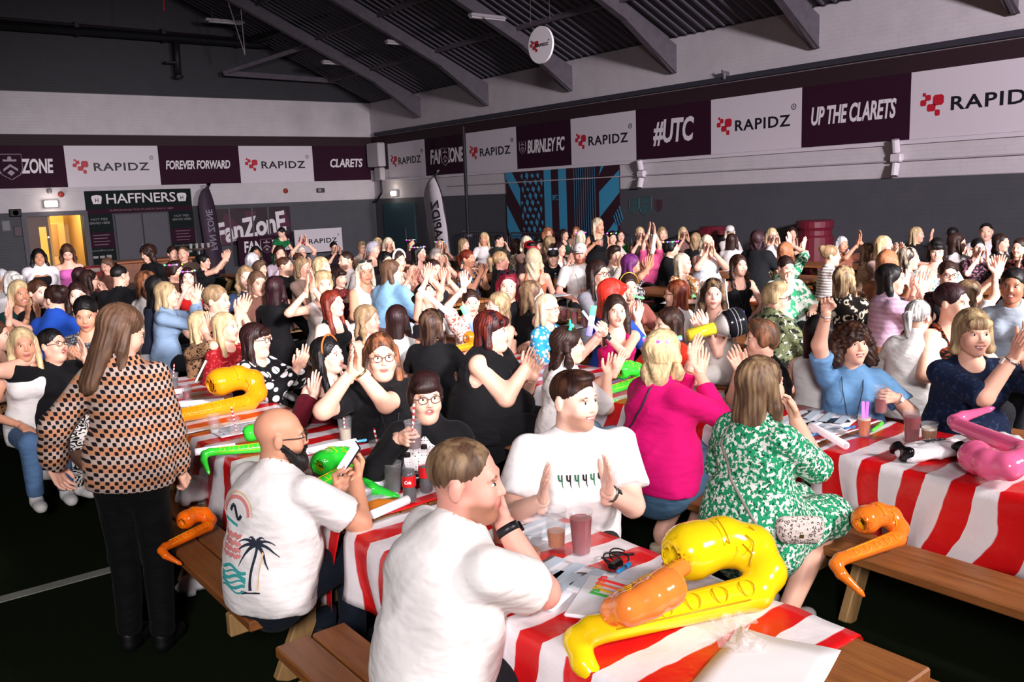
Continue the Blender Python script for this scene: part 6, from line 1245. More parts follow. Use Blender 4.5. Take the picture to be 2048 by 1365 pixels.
P(1874, 500, 0, 0, ('bob', .14, 1, .03), 'blk', dict(sl='short', nk='off'), 'floral:dfe2e4:5a8a90:dfe2e4:.8', 'table', 'woman with a black fringe in a white floral off-shoulder dress', 1, hp=-16, mouth=1)
P(1906, 470, 150, 160, ('crop',), 'blk', 'M', '141418', 'table', 'man with black hair in the back row, turned away', 2, sex='m')
P(1914, 486, 150, 110, ('straight', .24), 'dbr', 'L', 'd4d0d0', 'clap', 'woman with straight dark brown hair and pale sleeves, turned away', 2)
P(1972, 464, 0, 2, ('crop',), 'blk', 'ML', 'c8c8d0', 'lap', 'dark-haired man in a pale shirt at the back near the right edge', 2, sex='m')
P(1956, 496, 20, 24, ('tied',), 'blk', 'E', 'floral:141418:8a5a6a:141418:1', 'clapface', 'pale woman with scraped-back black hair and dark floral dress', 1, skin='q', mouth=0)
P(2002, 486, 60, 60, ('wavy', .26), 'dbr', 'L', '262a22', 'table', 'woman with long dark brown hair in dark green near the right edge', 2)
P(2040, 496, 10, -20, ('wavy', .26), 'dbr', 'V', 'floral:18161a:7a3a30:18161a:1', 'clap', 'dark-haired woman in a dark floral top cut by the right edge', 2)
# the bride's veil, the woven crown of lights, and other worn things
m = MB(); V = []; n = 18
for j in range(13):
    t = j / 12
    for i in range(n + 1):
        a = math.pi * (i / n) ; r0 = .10 + .10 * t; V.append((math.cos(a) * r0 * (1 + .08 * math.sin(9 * a + 5 * t)), -.03 - math.sin(a) * (r0 + .05 * t) - .04 * t, .12 - .62 * t))
me = make_mesh('veil', V, [(j * (n + 1) + i, j * (n + 1) + i + 1, (j + 1) * (n + 1) + i + 1, (j + 1) * (n + 1) + i) for j in range(12) for i in range(n)], True)
o = link('veil', me, plain('f2eef0', .7, alpha=.45), bride['o'], bride['HM']); md = o.modifiers.new('s', 'SOLIDIFY'); md.thickness = .002
m = MB()
for i in range(7):
    a = (i - 3) * .3; m.tube([(.085 * math.sin(a * 1.1), .02 * math.cos(a), .115), (.075 * math.sin(a), .02, .155 + .02 * (i % 2))], [.012, .004], 6)
on_head(wb, 'light_crown', m, plain('30d8a0', .3, emit=.3)); on_head(wb, 'crown_lamp', MB().lathe([(0, -.014), (.012, -.008), (.015, 0), (.01, .01), (0, .014)], (0, .03, .135), 10, None, False), plain('20ff70', .3, emit=14))
# shoulder strap of the pink jumper woman, handbag strap of the green dress woman
def strap(rec, pts, mat, r=.006, name='bag_strap'):
    bv = BVHTree.FromObject([c for c in rec['o'].children if c.name.startswith(('top', 'dress'))][0], bpy.context.evaluated_depsgraph_get()); out = []
    for q in pts:
        h = bv.find_nearest(Vector(q)); out.append(h[0] + h[1] * r * .8)
    m = MB(); m.tube([tuple(v) for v in out], r, 6); return link(name, m.mesh(name, True), mat, rec['o'])
bpy.context.view_layer.update()
s0 = pk['sk']; strap(pk, [s0['nb'] + A(.05, .10, -.02), s0['nb'] + A(.06, .0, -.01), s0['nb'] + A(.04, -.10, -.03)] + [s0['shc'] + A(.04 - .25 * t, -.22, -.05 - .40 * t) for t in np.linspace(0, 1, 9)], plain('2a2228', .5))
s0 = gd['sk']; strap(gd, [s0['nb'] + A(-.07, .08, -.03), s0['nb'] + A(-.09, .0, -.02)] + [s0['shc'] + A(-.10 + .36 * t, -.22 + .05 * t, -.03 - .44 * t) for t in np.linspace(0, 1, 10)], plain('8a8078', .4), .007)
# ------------------------------------------------------------------ things on and around the tables
TZ = .762
def T(px, py, z=TZ): return atz(px, py, z)
CUPM = plain('c8c8cc', .05, alpha=.13, spec=.8)
def cup(px, py, liq, fill, label, h=.145, r=.042, z=TZ, pos=None, sticks=None, straw=None, foam=None, up=None, group='plastic cups'):
    c = T(px, py, z) if pos is None else A(*pos); o = empty('plastic_cup', c, rng.uniform(0, 6), label, 'cup', group)
    if up is not None: o.rotation_euler = up
    MB().lathe([(r * .72, 0), (r * .74, .004), (r, h), (r + .003, h + .002), (r + .003, h - .004), (r - .0015, h - .002), (r * .72, .006)], (0, 0, 0), 18, None, True).build('cup_wall', CUPM, o, True)
    if fill:
        q = .006 + (h - .01) * fill; rr = r * .72 + (r - r * .72) * (q / h) - .002
        MB().lathe([(0, .006), (r * .70, .006), (rr, q), (0, q + .0005)], (0, 0, 0), 18, None, False).build('drink', plain(liq, .12, trans=.25, spec=.6), o, False)
        if foam: MB().lathe([(0, q), (rr, q + .0006), (rr + .001, q + .012), (0, q + .013)], (0, 0, 0), 18, None, False).build('foam', plain('efe6d4', .8), o)
    if straw: drinking_straw(o, h)
    for i, s in enumerate(sticks or ()): MB().tube([(.01 * i - .005, 0, .01), (.022 * i - .012, .012, h + .075)], .008, 8).build('glow_stick', plain(s, .3, emit=1.2), o)
    return o
def strawmat():
    m, nt, b = nmat('striped_paper'); g = NT(nt); x, y, z = g.sep(g.map()); w = g.math('SINE', g.math('ADD', g.math('MULTIPLY', z, 240), g.math('MULTIPLY', g.math('ARCTAN2', x, y), 1)))
    g.set(b.inputs['Base Color'], g.mix(g.step(w, 0, .1), lin('e8e4e2'), lin('c01822'))); return m
STRAW = strawmat()
def drinking_straw(o, h): return MB().tube([(-.02, 0, .01), (.026, .008, h + .075)], .005, 8).build('straw', STRAW, o)
RED, AMB, COLA, CLR = 'a80c1c', 'd87a10', '1a0806', 'd8d4d0'
for a in ((1163, 1107, RED, .86, 'tall plastic pint of red drink on the nearest striped table', .165, .045), (1113, 1094, AMB, .42, 'plastic cup half full of amber drink left of the tall red pint', .15, .043), (1062, 1140, AMB, .5, 'plastic cup of amber drink by the front man\'s elbow', .15, .045), (1003, 1085, AMB, .5, 'amber drink cup half hidden behind the front man\'s fist', .14, .042),
          (1823, 886, RED, .85, 'tall red pint beside the white and black bag', .165, .045), (1857, 897, 'b8742a', .75, 'smaller amber cup just right of the tall red pint', .13, .04),
          (787, 984, COLA, .75, 'plastic cup of cola left of the cola bottles', .14, .045), (638, 952, 'c8c49a', .35, 'plastic cup of pale drink beneath the bald man\'s beard', .13, .042), (596, 948, 'a8a0c8', .3, 'purple-lit plastic cup under the bald man\'s chin', .12, .042), (375, 798, RED, .5, 'small plastic cup of red drink behind the orange inflatable', .10, .036),
          (430, 866, CLR, .2, 'nearly empty clear cup in front of the orange inflatable', .11, .038), (292, 746, AMB, .7, 'amber pint beside the walking woman\'s face', .145, .045), (305, 757, AMB, .7, 'second amber pint beside the walking woman\'s face', .13, .045),
          (1128, 642, RED, .8, 'red pint on the far table, leftmost of three behind the blue dots', .15, .045), (1149, 650, RED, .85, 'red pint on the far table, middle of three behind the blue dots', .165, .045), (1172, 655, RED, .7, 'red pint on the far table, rightmost of three behind the blue dots', .15, .045), (1776, 688, AMB, .6, 'amber pint between the curly hair and the grey ponytail', .15, .045),
          (545, 640, COLA, .45, 'clear cup with dark drink on the bare table end', .13, .042), (1380, 590, RED, .4, 'cup of red drink before the rust floral top', .13, .042), (1396, 590, CLR, .1, 'clear cup beside the bride\'s shoulder', .13, .042), (1466, 588, '3060c0', .3, 'blue-lit cup before the long brown waves', .12, .042), (1504, 596, CLR, .1, 'clear cup right of the bride\'s veil', .13, .042), (1166, 585, AMB, .4, 'amber cup before the white cap man', .11, .04),
          (2026, 640, AMB, .8, 'amber pint before the pale denim shirt', .15, .045), (2010, 652, CLR, .2, 'clear cup beside the amber pint near the right edge', .12, .04), (1252, 520, RED, .7, 'red cup on the table behind the purple hair', .14, .045), (980, 515, RED, .7, 'dark red cup before the white shirt woman', .14, .045)):
    cup(a[0], a[1], a[2], a[3], a[4], a[5], a[6], foam=(a[2] == 'b8742a'))
cup(348, 776, COLA, .7, 'cola cup with a striped straw past the walking woman', .11, .04, straw=1); cup(692, 880, 'd8ccb0', .5, 'pale drink with a striped straw by the bald man\'s glasses', .13, .042, straw=1); cup(757, 925, '3a1010', .6, 'dark drink with a striped straw beyond the phone', .11, .042, straw=1); cup(470, 870, CLR, .1, 'empty cup with a striped straw before the green inflatable', .10, .038, straw=1)
cup(1728, 873, AMB, .8, 'amber cup holding two purple glow sticks', .115, .036, sticks=['b060ff', 'e070e0'], foam=1)
def hold(rec, c, dy=.085, dz=-.035):
    Rm = rec['sk']['H' + c][0]; p = rec['sk']['W' + c] + Rm @ A(0, dy, dz); return rec['M'] @ Vector(p), rec
w_, _ = hold(cr, 'L'); cup(0, 0, RED, .55, 'red drink in the curly-haired woman\'s hand', .15, .042, pos=(w_.x, w_.y, w_.z - .09)); w_, _ = hold(drink, 'R'); cup(0, 0, '5a1c10', .4, 'cup with a striped straw held by the cardigan woman', .13, .04, pos=(w_.x, w_.y, w_.z - .05), straw=1); w_, _ = hold(st, 'R'); cup(0, 0, RED, .5, 'cup held by the standing blonde woman', .12, .04, pos=(w_.x, w_.y, w_.z - .06))
# cola bottles
def bottle(px, py, label, fill='120604', lab='c0141c', full=.8, z=TZ, cap_='0c0c0e'):
    o = empty('drink_bottle', T(px, py, z), 0, label, 'bottle', 'plastic drink bottles'); 
    MB().lathe([(.026, 0), (.031, .008), (.031, .05), (.027, .07), (.029, .085), (.031, .12), (.029, .15), (.016, .185), (.0125, .195), (.0125, .21)], (0, 0, 0), 18).build('bottle_wall', plain('d0d0d6', .05, alpha=.14, spec=.8), o, True)
    MB().lathe([(0, .004), (.0245, .004), (.0295, .010), (.0295, .05), (.0255, .07), (.0275, .085), (.0295, .12), (.0275, min(.15, .15 * full + .03)), (0, min(.151, .15 * full + .031))], (0, 0, 0), 18, None, False).build('drink', plain(fill, .1), o, True)
    MB().lathe([(.0325, .075), (.0325, .125)], (0, 0, 0), 18, None, False).build('label_sleeve', plain(lab, .4), o, True); MB().lathe([(.0145, .208), (.0145, .226), (0, .227)], (0, 0, 0), 14).build('cap', plain(cap_, .4), o); return o
b1 = bottle(820, 1004, 'full cola bottle with a red label before the front man'); fit_text('Cola', b1, Matrix.Translation((0, 0, .1)) @ Matrix(((.79, 0, -.61, -.020), (-.61, 0, -.79, -.0262), (0, 1, 0, 0), (0, 0, 0, 1))), 0, 0, .03, .016, plain('f0ecec', .5), .2, .02, .002)
bottle(853, 985, 'half-empty cola bottle with a red label nearest the white T-shirt', full=.35); bottle(1112, 578, 'orange soft drink bottle before the black cap man', 'e07a14', 'e8a030', .9, cap_='e8e4e0'); bottle(536, 650, 'small red sauce bottle on the bare table end', 'b81414', 'b81414', .9, cap_='b81414')
# inflatable saxophones
def sax_meshes():
    s = SDF((-.16, -.32, -.12), (.86, .36, .12), .011)
    s.rc((0, 0, 0), (.62, 0, 0), .046, .060, .02); pts = [((.62, 0, 0), .060), ((.70, .06, 0), .070), ((.70, .16, 0), .080), ((.60, .205, 0), .088), ((.50, .20, .0), .092)]
    for (a, ra), (b_, rb) in zip(pts, pts[1:]): s.rc(a, b_, ra, rb, .02)
    s.rc((.49, .20, 0), (.46, .195, 0), .098, .102, .015); s.el((.425, .19, 0), (.062, .070, .070), .012, 's')
    for (a, ra), (b_, rb) in zip([((0, 0, 0), .046), ((-.06, -.02, 0), .044), ((-.07, -.09, 0), .038), ((-.02, -.24, 0), .020)], [((-.06, -.02, 0), .044), ((-.07, -.09, 0), .038), ((-.02, -.24, 0), .020), ((-.01, -.27, 0), .012)]): s.rc(a, b_, ra, rb, .015)
    body = make_mesh('sax', *s.nets()); k = MB()
    for i in range(5):
        x = .14 + .105 * i; k.tube([(x + .026 * math.cos(a), .0 + .030 * math.sin(a), .046 + .016 * x / .6 + .004 - .006 * math.sin(a) ** 2 * 3) for a in np.linspace(0, 6.283, 15)], .0028, 4, False)
    k.tube([(.06, .030, .040), (.30, .034, .042), (.56, .040, .046)], .003, 4); k.tube([(.06, -.030, .040), (.30, -.034, .042), (.56, -.040, .046)], .003, 4)
    k.tube([(.56, .20 + .05 * math.cos(a), .092 + .0 + .012 * math.sin(a)) for a in np.linspace(0, 6.283, 13)], .003, 4, False)
    for i in range(3): k.tube([(.60 + .04 * i, .06 + .05 * i, .075), (.63 + .03 * i, .10 + .04 * i, .083), (.61 + .03 * i, .14 + .03 * i, .088)], .003, 4)
    keys = k.mesh('keys', True); f = MB(); f.lathe([(0, 0), (.060, .0), (.066, .004)], (.447, .193, 0), 20, Matrix.Rotation(math.radians(-90), 3, 'Y'), False); disc = f.mesh('disc'); d = MB()
    for dx, dz, w, h in ((-.02, .022, .012, .02), (.02, .022, .012, .02), (0, -.022, .04, .012)): d.box((.4405, .193 + dx, dz), (.004, w, h))
    return body, keys, disc, d.mesh('face')
SAX = sax_meshes()
def vinyl(c): return plain(c, .12, spec=.7, var=.05)
def sax(px0, py0, px1, py1, col, label, roll=0, z0=None, key='e0a010', mir=1, scale=None, z1=None):
    """neck end pixel to bell end pixel, lying at height z"""
    z0 = TZ + .05 if z0 is None else z0; p0 = T(px0, py0, z0); p1 = T(px1, py1, z0 if z1 is None else z1); d = p1 - p0; L = np.linalg.norm(d); s = scale or L / .70
    x = d / L; up_ = A(0, 0, 1); y = unit(np.cross(up_, x)) * mir; z = np.cross(x, y); a = math.radians(roll); y2 = y * math.cos(a) + z * math.sin(a) ; z2 = np.cross(x, y2)
    o = empty('inflatable_saxophone', (0, 0, 0), 0, label, 'inflatable', 'inflatable saxophones'); M = Matrix([[x[i] * s, y2[i] * s, z2[i] * s, p0[i]] for i in range(3)] + [[0, 0, 0, 1]]); o.matrix_world = M
    link('tube', SAX[0], vinyl(col), o); link('printed_keys', SAX[1], plain(key, .3), o); link('bell_disc', SAX[2], vinyl(key), o); link('bell_print', SAX[3], plain('141414', .4), o); return o
sax(1185, 1262, 1548, 1176, 'f2cc14', 'yellow inflatable saxophone lying on the nearest striped table', 38, key='c89a08')
sax(1392, 1118, 1292, 1178, 'f08438', 'orange inflatable saxophone with its round bell over the yellow one', 25, TZ + .15, key='d8a010', scale=.60, z1=TZ + .13)
sax(1680, 1120, 1800, 1075, 'f07a24', 'orange inflatable saxophone lying across the bench beside the hanging striped cloth', 42, .53, key='e8b018', scale=.62)
sax(330, 838, 520, 800, 'f09a14', 'long orange inflatable saxophone behind the green one', 55, key='f0c020'); sax(420, 905, 545, 893, '3ad83a', 'green inflatable saxophone with yellow print behind the bald head', 50, key='e8d010'); sax(610, 985, 720, 930, '2fd83a', 'green inflatable saxophone under the bald man\'s hands', 20, key='e8c010'); sax(740, 960, 880, 905, '36e044', 'green inflatable saxophone with orange stripes before the cardigan woman', 15, key='e89a10')
sax(1215, 782, 1262, 768, '3fe03f', 'green inflatable saxophone beside the pink jumper', 40, key='e8c010', scale=.6); sax(1915, 850, 2050, 905, 'f06a9a', 'pink inflatable saxophone lying on the white bag', 20, TZ + .14, key='f08a20', scale=.75, mir=-1); sax(905, 700, 960, 690, 'f0861c', 'orange inflatable lying by the large woman\'s elbow', 30, key='e8c010', scale=.6); sax(330, 1095, 402, 1060, 'f06a10', 'orange inflatable saxophone on the bench end below the walking woman\'s hand', 35, .53, key='e8a010', scale=.45); sax(1470, 1075, 1515, 1110, '30c030', 'green inflatable on the turf under the bench', 50, .08, key='e8c010', scale=.5)
# foam batons and glow sticks
def baton(p0, p1, label, cols=('f4eef4',), r=.02, em=.25, cat='baton'):
    o = empty('foam_baton', p0, 0, label, cat, 'light-up batons'); d = A(*p1) - A(*p0); n = len(cols)
    for i, c in enumerate(cols): m = MB(); m.tube([d * i / n, d * (i + .08) / n, d * (i + 1) / n], r, 12); m.build('foam_tube' if i == 0 else 'foam_segment', plain(c, .5, emit=em), o, True)
    u_ = unit(d); MB().tube([d * 1.0, d + u_ * .004], r * .55, 10).build('end_plug', plain('bdb6bd', .5), o); return o
q = lambda px, py, z=TZ + .022: T(px, py, z)
baton(q(604, 905), q(712, 884), 'white foam baton lying before the bald man\'s brow'); baton(q(322, 812), q(448, 802), 'white foam baton lying behind the long orange inflatable'); baton(q(300, 790), q(368, 782), 'short white baton near the walking woman\'s arm'); baton(q(390, 905), q(470, 893), 'white baton half under the green inflatable'); baton(q(1622, 852), q(1692, 892), 'pink-white foam baton angled across the second striped cloth', ('f6e6ea',)); baton(q(1858, 888), q(1930, 893), 'white foam baton lying between pint and bags'); baton(q(745, 1030), q(815, 1000), 'white baton beside the cola bottle'); baton(q(1218, 742), q(1265, 748), 'purple-lit baton by the magenta top', ('b8a8ff',), em=1.0); baton(q(1385, 592), q(1440, 588), 'green-lit baton before the bride', ('60ff90',), em=1.4); baton(q(1470, 604), q(1525, 598), 'red-lit baton right of the bride', ('ff8070',), em=1.4); baton(q(1990, 652), q(2030, 655), 'violet-lit baton near the right edge', ('7060ff',), em=1.4); baton(q(1370, 672), q(1412, 668), 'pale green baton under the torch', ('a0ffc0',), em=.8)
def at_depth(px, py, rec, dd=0.0):
    hw = rec['M'] @ Vector(rec['sk']['head']); dep = (A(*hw) - CAMP) @ _f + dd; d = ray(px, py); return CAMP + d * (dep / (d @ _f))
baton(at_depth(838, 577, clp, 1.4), at_depth(900, 630, clp, 1.4), 'long white foam baton held up before the clapping arms'); baton(at_depth(925, 612, big, .6), at_depth(950, 662, big, .6), 'green and blue light-up baton held by the large woman', ('60ff80', '9fb8ff', '6070ff'), .024, 2.2); baton(at_depth(1188, 612, mg, -.3), at_depth(1178, 672, mg, -.3), 'green light-up baton crossed over another by the magenta top', ('50ff80', 'a8c8ff', '7068ff'), .022, 2.2); baton(at_depth(1165, 622, mg, -.3), at_depth(1195, 662, mg, -.3), 'thin white glow stick crossed by the magenta top', ('d8e8ff',), .009, 1.0); baton(at_depth(1310, 470, ph_, -.2), at_depth(1304, 508, ph_, -.2), 'white baton held up by the purple-haired woman', ('f4f0f2',), .022); baton(at_depth(1265, 592, hb, -.3), at_depth(1288, 597, hb, -.3), 'thin green glow stick before the gold headband', ('60ff70',), .009, 1.5); baton(at_depth(391, 765, pol, -.2), at_depth(412, 722, pol, -.2), 'thin pale stick held by the leopard blouse woman', ('d8dcc8',), .007, .2)
# papers, pens, phones
PAPER = plain('e9e5e8', .6, var=.04, vscale=14); INKL = plain('8fa8c0', .6)
def sheet(px, py, w, h, rz, label, mat=None, marks=True, z=TZ + .002, cat='paper'):
    c = T(px, py, z); o = empty('bingo_sheet', c, rz, label, cat, 'paper sheets on the tables'); V = [(w * (i / 6 - .5), h * (j / 6 - .5), .002 + .006 * math.sin(i * 1.3 + j * .8) * (i / 6)) for j in range(7) for i in range(7)]
    s = link('paper', make_mesh('paper', V, [(j * 7 + i, j * 7 + i + 1, j * 7 + i + 8, j * 7 + i + 7) for j in range(6) for i in range(6)], True), mat or PAPER, o); md = s.modifiers.new('s', 'SOLIDIFY'); md.thickness = .001
    if marks:
        for k in range(3): m = MB(); m.box((0, h * (.3 - .3 * k), .0115), (w * .8, h * .16, .001)); m.build('printed_grid', plain('c4d2de', .6), o)
    return o
for k, a in enumerate(((1090, 1175, .30, .22, .4, 'bingo sheet under the blue pen by the front man'), (1135, 1150, .2, .3, .2, 'bingo sheet beside the amber cups'), (1085, 1062, .25, .2, .1, 'paper sheet between the two white T-shirts'), (1655, 838, .28, .3, .3, 'bingo sheet under the black phone'), (1640, 858, .2, .25, .0, 'bingo sheet before the green dress woman\'s hand'), (1590, 850, .3, .2, .1, 'bingo sheet beside the green dress woman'), (1250, 745, .3, .2, .5, 'paper sheet before the magenta top'), (720, 1000, .3, .2, .2, 'paper sheet beside the bald man\'s elbow'), (480, 860, .3, .22, .0, 'paper sheet behind the bald head'), (420, 810, .3, .2, .2, 'paper sheet beside the orange inflatable'), (1140, 655, .35, .25, .2, 'paper sheet under the red pints'), (590, 655, .35, .2, .0, 'paper sheet on the bare table end'), (1115, 592, .35, .2, .1, 'paper sheet before the white cap man'), (1345, 605, .3, .2, .3, 'paper sheet left of the bride'), (1350, 668, .3, .25, .2, 'paper sheet left of the torch'), (1500, 548, .3, .2, 0, 'paper sheet far back before the red-haired standing woman'))): sheet(*a)
o = sheet(742, 1012, .22, .16, .5, 'orange card lying beside the white roll', plain('f08a28', .5), False); sheet(1530, 1345, .42, .30, .3, 'white sheet at the near end of the nearest striped cloth', plain('ece8ea', .5), False)
def pen(px0, py0, px1, py1, c, label):
    p0, p1 = T(px0, py0, TZ + .01), T(px1, py1, TZ + .01); o = empty('marker_pen', p0, 0, label, 'pen'); d = p1 - p0; MB().tube([d * 0, d * .65], .0075, 10).build('barrel', plain(c, .35), o, True); MB().tube([d * .65, d * .66, d * .97, d], [.0075, .009, .009, .006], 10).build('cap', plain(c, .3), o, True); return o
pen(1088, 1192, 1105, 1164, '38b8e0', 'light blue marker pen on the bingo sheet'); pen(1618, 872, 1650, 866, '4a8ad8', 'blue marker pen on the second striped cloth'); pen(1690, 858, 1710, 854, '4a7ab8', 'short blue marker by the glow stick cup'); pen(1745, 862, 1765, 846, '60f040', 'neon green marker right of the glow stick cup'); pen(1235, 1145, 1260, 1128, '2a90d0', 'blue marker half under the game pack'); pen(700, 885, 740, 880, '60b8e8', 'blue marker by the striped straw drink')
def phone(p, R_, label, scr='1a1c22', em=0):
    o = empty('mobile_phone', (0, 0, 0), 0, label, 'phone'); o.matrix_world = Matrix([[R_[i][0], R_[i][1], R_[i][2], p[i]] for i in range(3)] + [[0, 0, 0, 1]])
    MB().box((0, 0, 0), (.075, .15, .009), None, .004).build('case', plain('16161a', .4), o); MB().box((0, 0, .0052), (.069, .143, .0012)).build('screen', plain(scr, .1, emit=em), o); return o
phone(T(1670, 842, TZ + .008), Matrix.Rotation(.9, 3, 'Z'), 'black phone lying on the second striped cloth')
pw = (A(*hold(bald, 'R')[0]) + A(*hold(bald, 'L')[0])) / 2 + A(0, 0, .05); phone(pw, rot_to((.5, -.3, .8), A(*(bald['M'] @ Vector(bald['sk']['head']))) - pw), 'lit phone held up by the bald man', 'cfd4ff', .8)
# bags, packs, torch, handbag
def bag(px, py, sx, sy, sz, rz, label, c='e6e3e6', dark=True, z=TZ, seed=0, name='plastic_bag', h=.012):
    r = random.Random(seed); s = SDF((-sx - .05, -sy - .05, -.02), (sx + .05, sy + .05, sz * 2 + .06), h); s.el((0, 0, sz * .8), (sx * .9, sy * .9, sz), .02); s.rc((-sx * .8, -sy * .5, .02), (-sx * .8, sy * .5, .02), .03, .02, .03); s.rc((sx * .8, -sy * .6, .02), (sx * .8, sy * .6, .03), .03, .02, .03); s.el((0, 0, .03), (sx, sy, .035), .02)
    a, b_, c_ = [r.uniform(0, 6) for _ in range(3)]; s.disp(lambda X, Y, Z: .010 * np.abs(np.sin(X * 28 + 3 * np.sin(Y * 17 + a))) - .007 * np.abs(np.sin(Y * 36 + X * 19 + b_ + 2 * np.sin(Z * 25)))); s.plane((0, 0, .002), (0, 0, -1))
    o = empty(name, T(px, py, z), rz, label, 'bag'); me = make_mesh('bag', *s.nets()); link('film', me, plain(c, .25, spec=.6), o)
    if dark:
        sd = SDF((-.1, -.12, -.06), (.1, .12, .1), .01); sd.el((0, 0, .02), (.022, sy * .75, .045), .01); sd.disp(lambda X, Y, Z: .008 * np.sin(Y * 60 + Z * 40)); link('open_mouth', make_mesh('mouth', *sd.nets()), plain('101014', .2), o, Matrix.Translation((-sx * .86, 0, .02)))
    return o
b_ = bag(1862, 912, .20, .10, .035, -.35, 'white printed plastic bag on the second striped cloth, left of two', seed=2); fit_text('BINGO', b_, Matrix.Translation((.0, -.02, .085)), 0, 0, .12, .035, plain('2a2a30', .5), 0, .02, 0); b_ = bag(1985, 912, .20, .13, .06, -.3, 'white and black plastic bag under the pink inflatable, right of two', seed=5); bag(405, 1170, .16, .10, .05, .4, 'white plastic bag on the turf under the bench', dark=False, z=0, seed=3); bag(725, 985, .13, .09, .035, .3, 'crumpled white plastic bag before the bald man', 'dcd8de', False, seed=7); bag(815, 965, .10, .10, .03, .3, 'black plastic bag behind the cola cup', '101013', False, seed=8); bag(390, 1000, .10, .09, .08, .2, 'white bag on the bench by the walking woman\'s hand', dark=False, z=.47, seed=9)
pkx = empty('game_pack', T(1212, 1198, TZ + .012), .55, 'white game pack printed with coloured hooked shapes', 'pack'); MB().box((0, 0, 0), (.30, .20, .014), None, .005).build('card', plain('e4e6ea', .4), pkx)
for i, c in enumerate(('2f9a3a', 'c89a20', 'e05a30', 'e02a30')): MB().tube([(-.02 + .035 * i, -.05, .009), (.0 + .035 * i, .01, .009), (.012 + .035 * i, .055, .009), (.03 + .035 * i, .05, .009), (.03 + .035 * i, .03, .009)], .005, 6).build('printed_hook', plain(c, .4), pkx)
MB().box((-.09, -.04, .008), (.08, .06, .002)).build('printed_label', plain('30343a', .5), pkx)
gl = empty('black_cord', T(1232, 1120, TZ + .004), .3, 'tangle of black cord and small black case on the nearest cloth', 'cord'); MB().tube([(.07 * math.cos(t * 1.0) * (1 - .03 * t), .045 * math.sin(t * 1.7), .008 + .006 * math.sin(t * 3)) for t in np.linspace(0, 14, 90)], .003, 5).build('cord_loop', plain('101012', .5), gl, True); MB().box((-.06, -.03, .012), (.07, .035, .022), None, .008).build('case', plain('101012', .3), gl)
# clear plastic film left near the yellow inflatable
m = MB(); V = [(.30 * (i / 14 - .5), .10 * (j / 8 - .5) * (1 + .5 * math.sin(i)), .015 + .022 * abs(math.sin(i * 1.9 + j)) * abs(math.cos(j * 1.3 + i * .6))) for j in range(9) for i in range(15)]
o = link('plastic_film', make_mesh('film', V, [(j * 15 + i, j * 15 + i + 1, j * 15 + i + 16, j * 15 + i + 15) for j in range(8) for i in range(14)], False), plain('f4f0f2', .05, alpha=.3, spec=.8)); o.location = T(1470, 1262, TZ); o.rotation_euler = (0, 0, .85); tag(o, 'crumpled clear plastic wrapper across the nearest striped cloth', 'wrapper')
tp0, tp1 = at_depth(1374, 672, bride, -.42), at_depth(1488, 640, bride, -.38); d = tp1 - tp0; o = empty('inflatable_torch', tp0, 0, 'yellow and black inflatable torch held across by the bride, behind the pink jumper', 'inflatable'); MB().tube([d * 0, d * .02, d * .45, d * .50], [.035, .05, .05, .055], 16).build('barrel', vinyl('e8d83a'), o, True); MB().tube([d * .48, d * .62, d * .68], [.055, .09, .10], 18).build('neck', vinyl('c8c4c0'), o, True); MB().tube([d * .66, d * .70, d * .92, d * .98, d * 1.0], [.10, .115, .115, .10, .06], 18).build('head', vinyl('1c1e22'), o, True)
for t in (.78, .84): MB().tube([d * t, d * (t + .015)], .118, 18).build('ring', plain('8a8a8e', .4), o, True)
hbg = empty('handbag', at_depth(1598, 1085, gd, -.26), -.75, 'snakeskin flap handbag on the bench beside the green dress', 'handbag'); hbg.scale = (.62, .62, .72); SNK = cloth('leopard', 'd8ccc4', '5a4a44', '000000', 1.8, .4)
s = SDF((-.2, -.12, -.02), (.2, .12, .22), .01); s.rc((-.10, 0, .06), (.10, 0, .06), .055, None, .02, .8); s.rc((-.095, 0, .10), (.095, 0, .10), .05, None, .02, .8); link('body', make_mesh('bag', *s.nets()), plain('141216', .35), hbg)
s = SDF((-.2, -.14, -.02), (.2, .12, .24), .01); s.rc((-.10, -.012, .10), (.10, -.012, .10), .062, None, .02, .8); s.rc((-.09, -.02, .05), (.09, -.02, .05), .052, None, .03, .8); s.plane((0, .02, 0), (0, 1, 0), .01); link('flap', make_mesh('flap', *s.nets()), SNK, hbg); MB().box((0, -.075, .06), (.03, .01, .02), None, .004).build('clasp', plain('c8b078', .25, 1), hbg)
# sandals of the pink jumper woman
for c in 'LR':
    a = pk['sk']['A' + c]; s = SDF((-.07, -.1, -.13), (.07, .22, .05), .009); s.rc((0, -.03, -.085), (0, .15, -.09), .045, .042, .02); s.plane((0, 0, -.062), (0, 0, 1), .004); s.plane((0, 0, -.115), (0, 0, -1), .004); so = link('sandal_sole', make_mesh('sole', *s.nets()), plain('d8c8ae', .7), pk['o'], Matrix.Translation(a))
    st_ = MB()
    for y0, rr, zz in ((.0, .046, .0), (.07, .045, -.03), (.11, .046, -.045)): st_.tube([(rr * math.cos(t), y0 + .0, zz - .055 + (.05 + (-zz) * -.3) * math.sin(t)) for t in np.linspace(0, 3.1416, 11)], .007, 6)
    link('sandal_strap', st_.mesh('strap', True), plain('7a4424', .5), pk['o'], Matrix.Translation(a))
bn = empty('pink_pouch', T(1025, 965, .55), .3, 'pink inflatable end poking out beside the seated black trousers', 'inflatable'); s = SDF((-.1, -.1, -.12), (.1, .1, .14), .01); s.rc((0, 0, -.05), (.01, 0, .07), .055, .04, .02); link('tube', make_mesh('pouch', *s.nets()), vinyl('e05a9a'), bn); MB().tube([(.04 * math.cos(t), -.052, .04 * math.sin(t)) for t in np.linspace(0, 6.28, 13)], .003, 4, False).build('printed_keys', plain('e8b018', .4), bn)
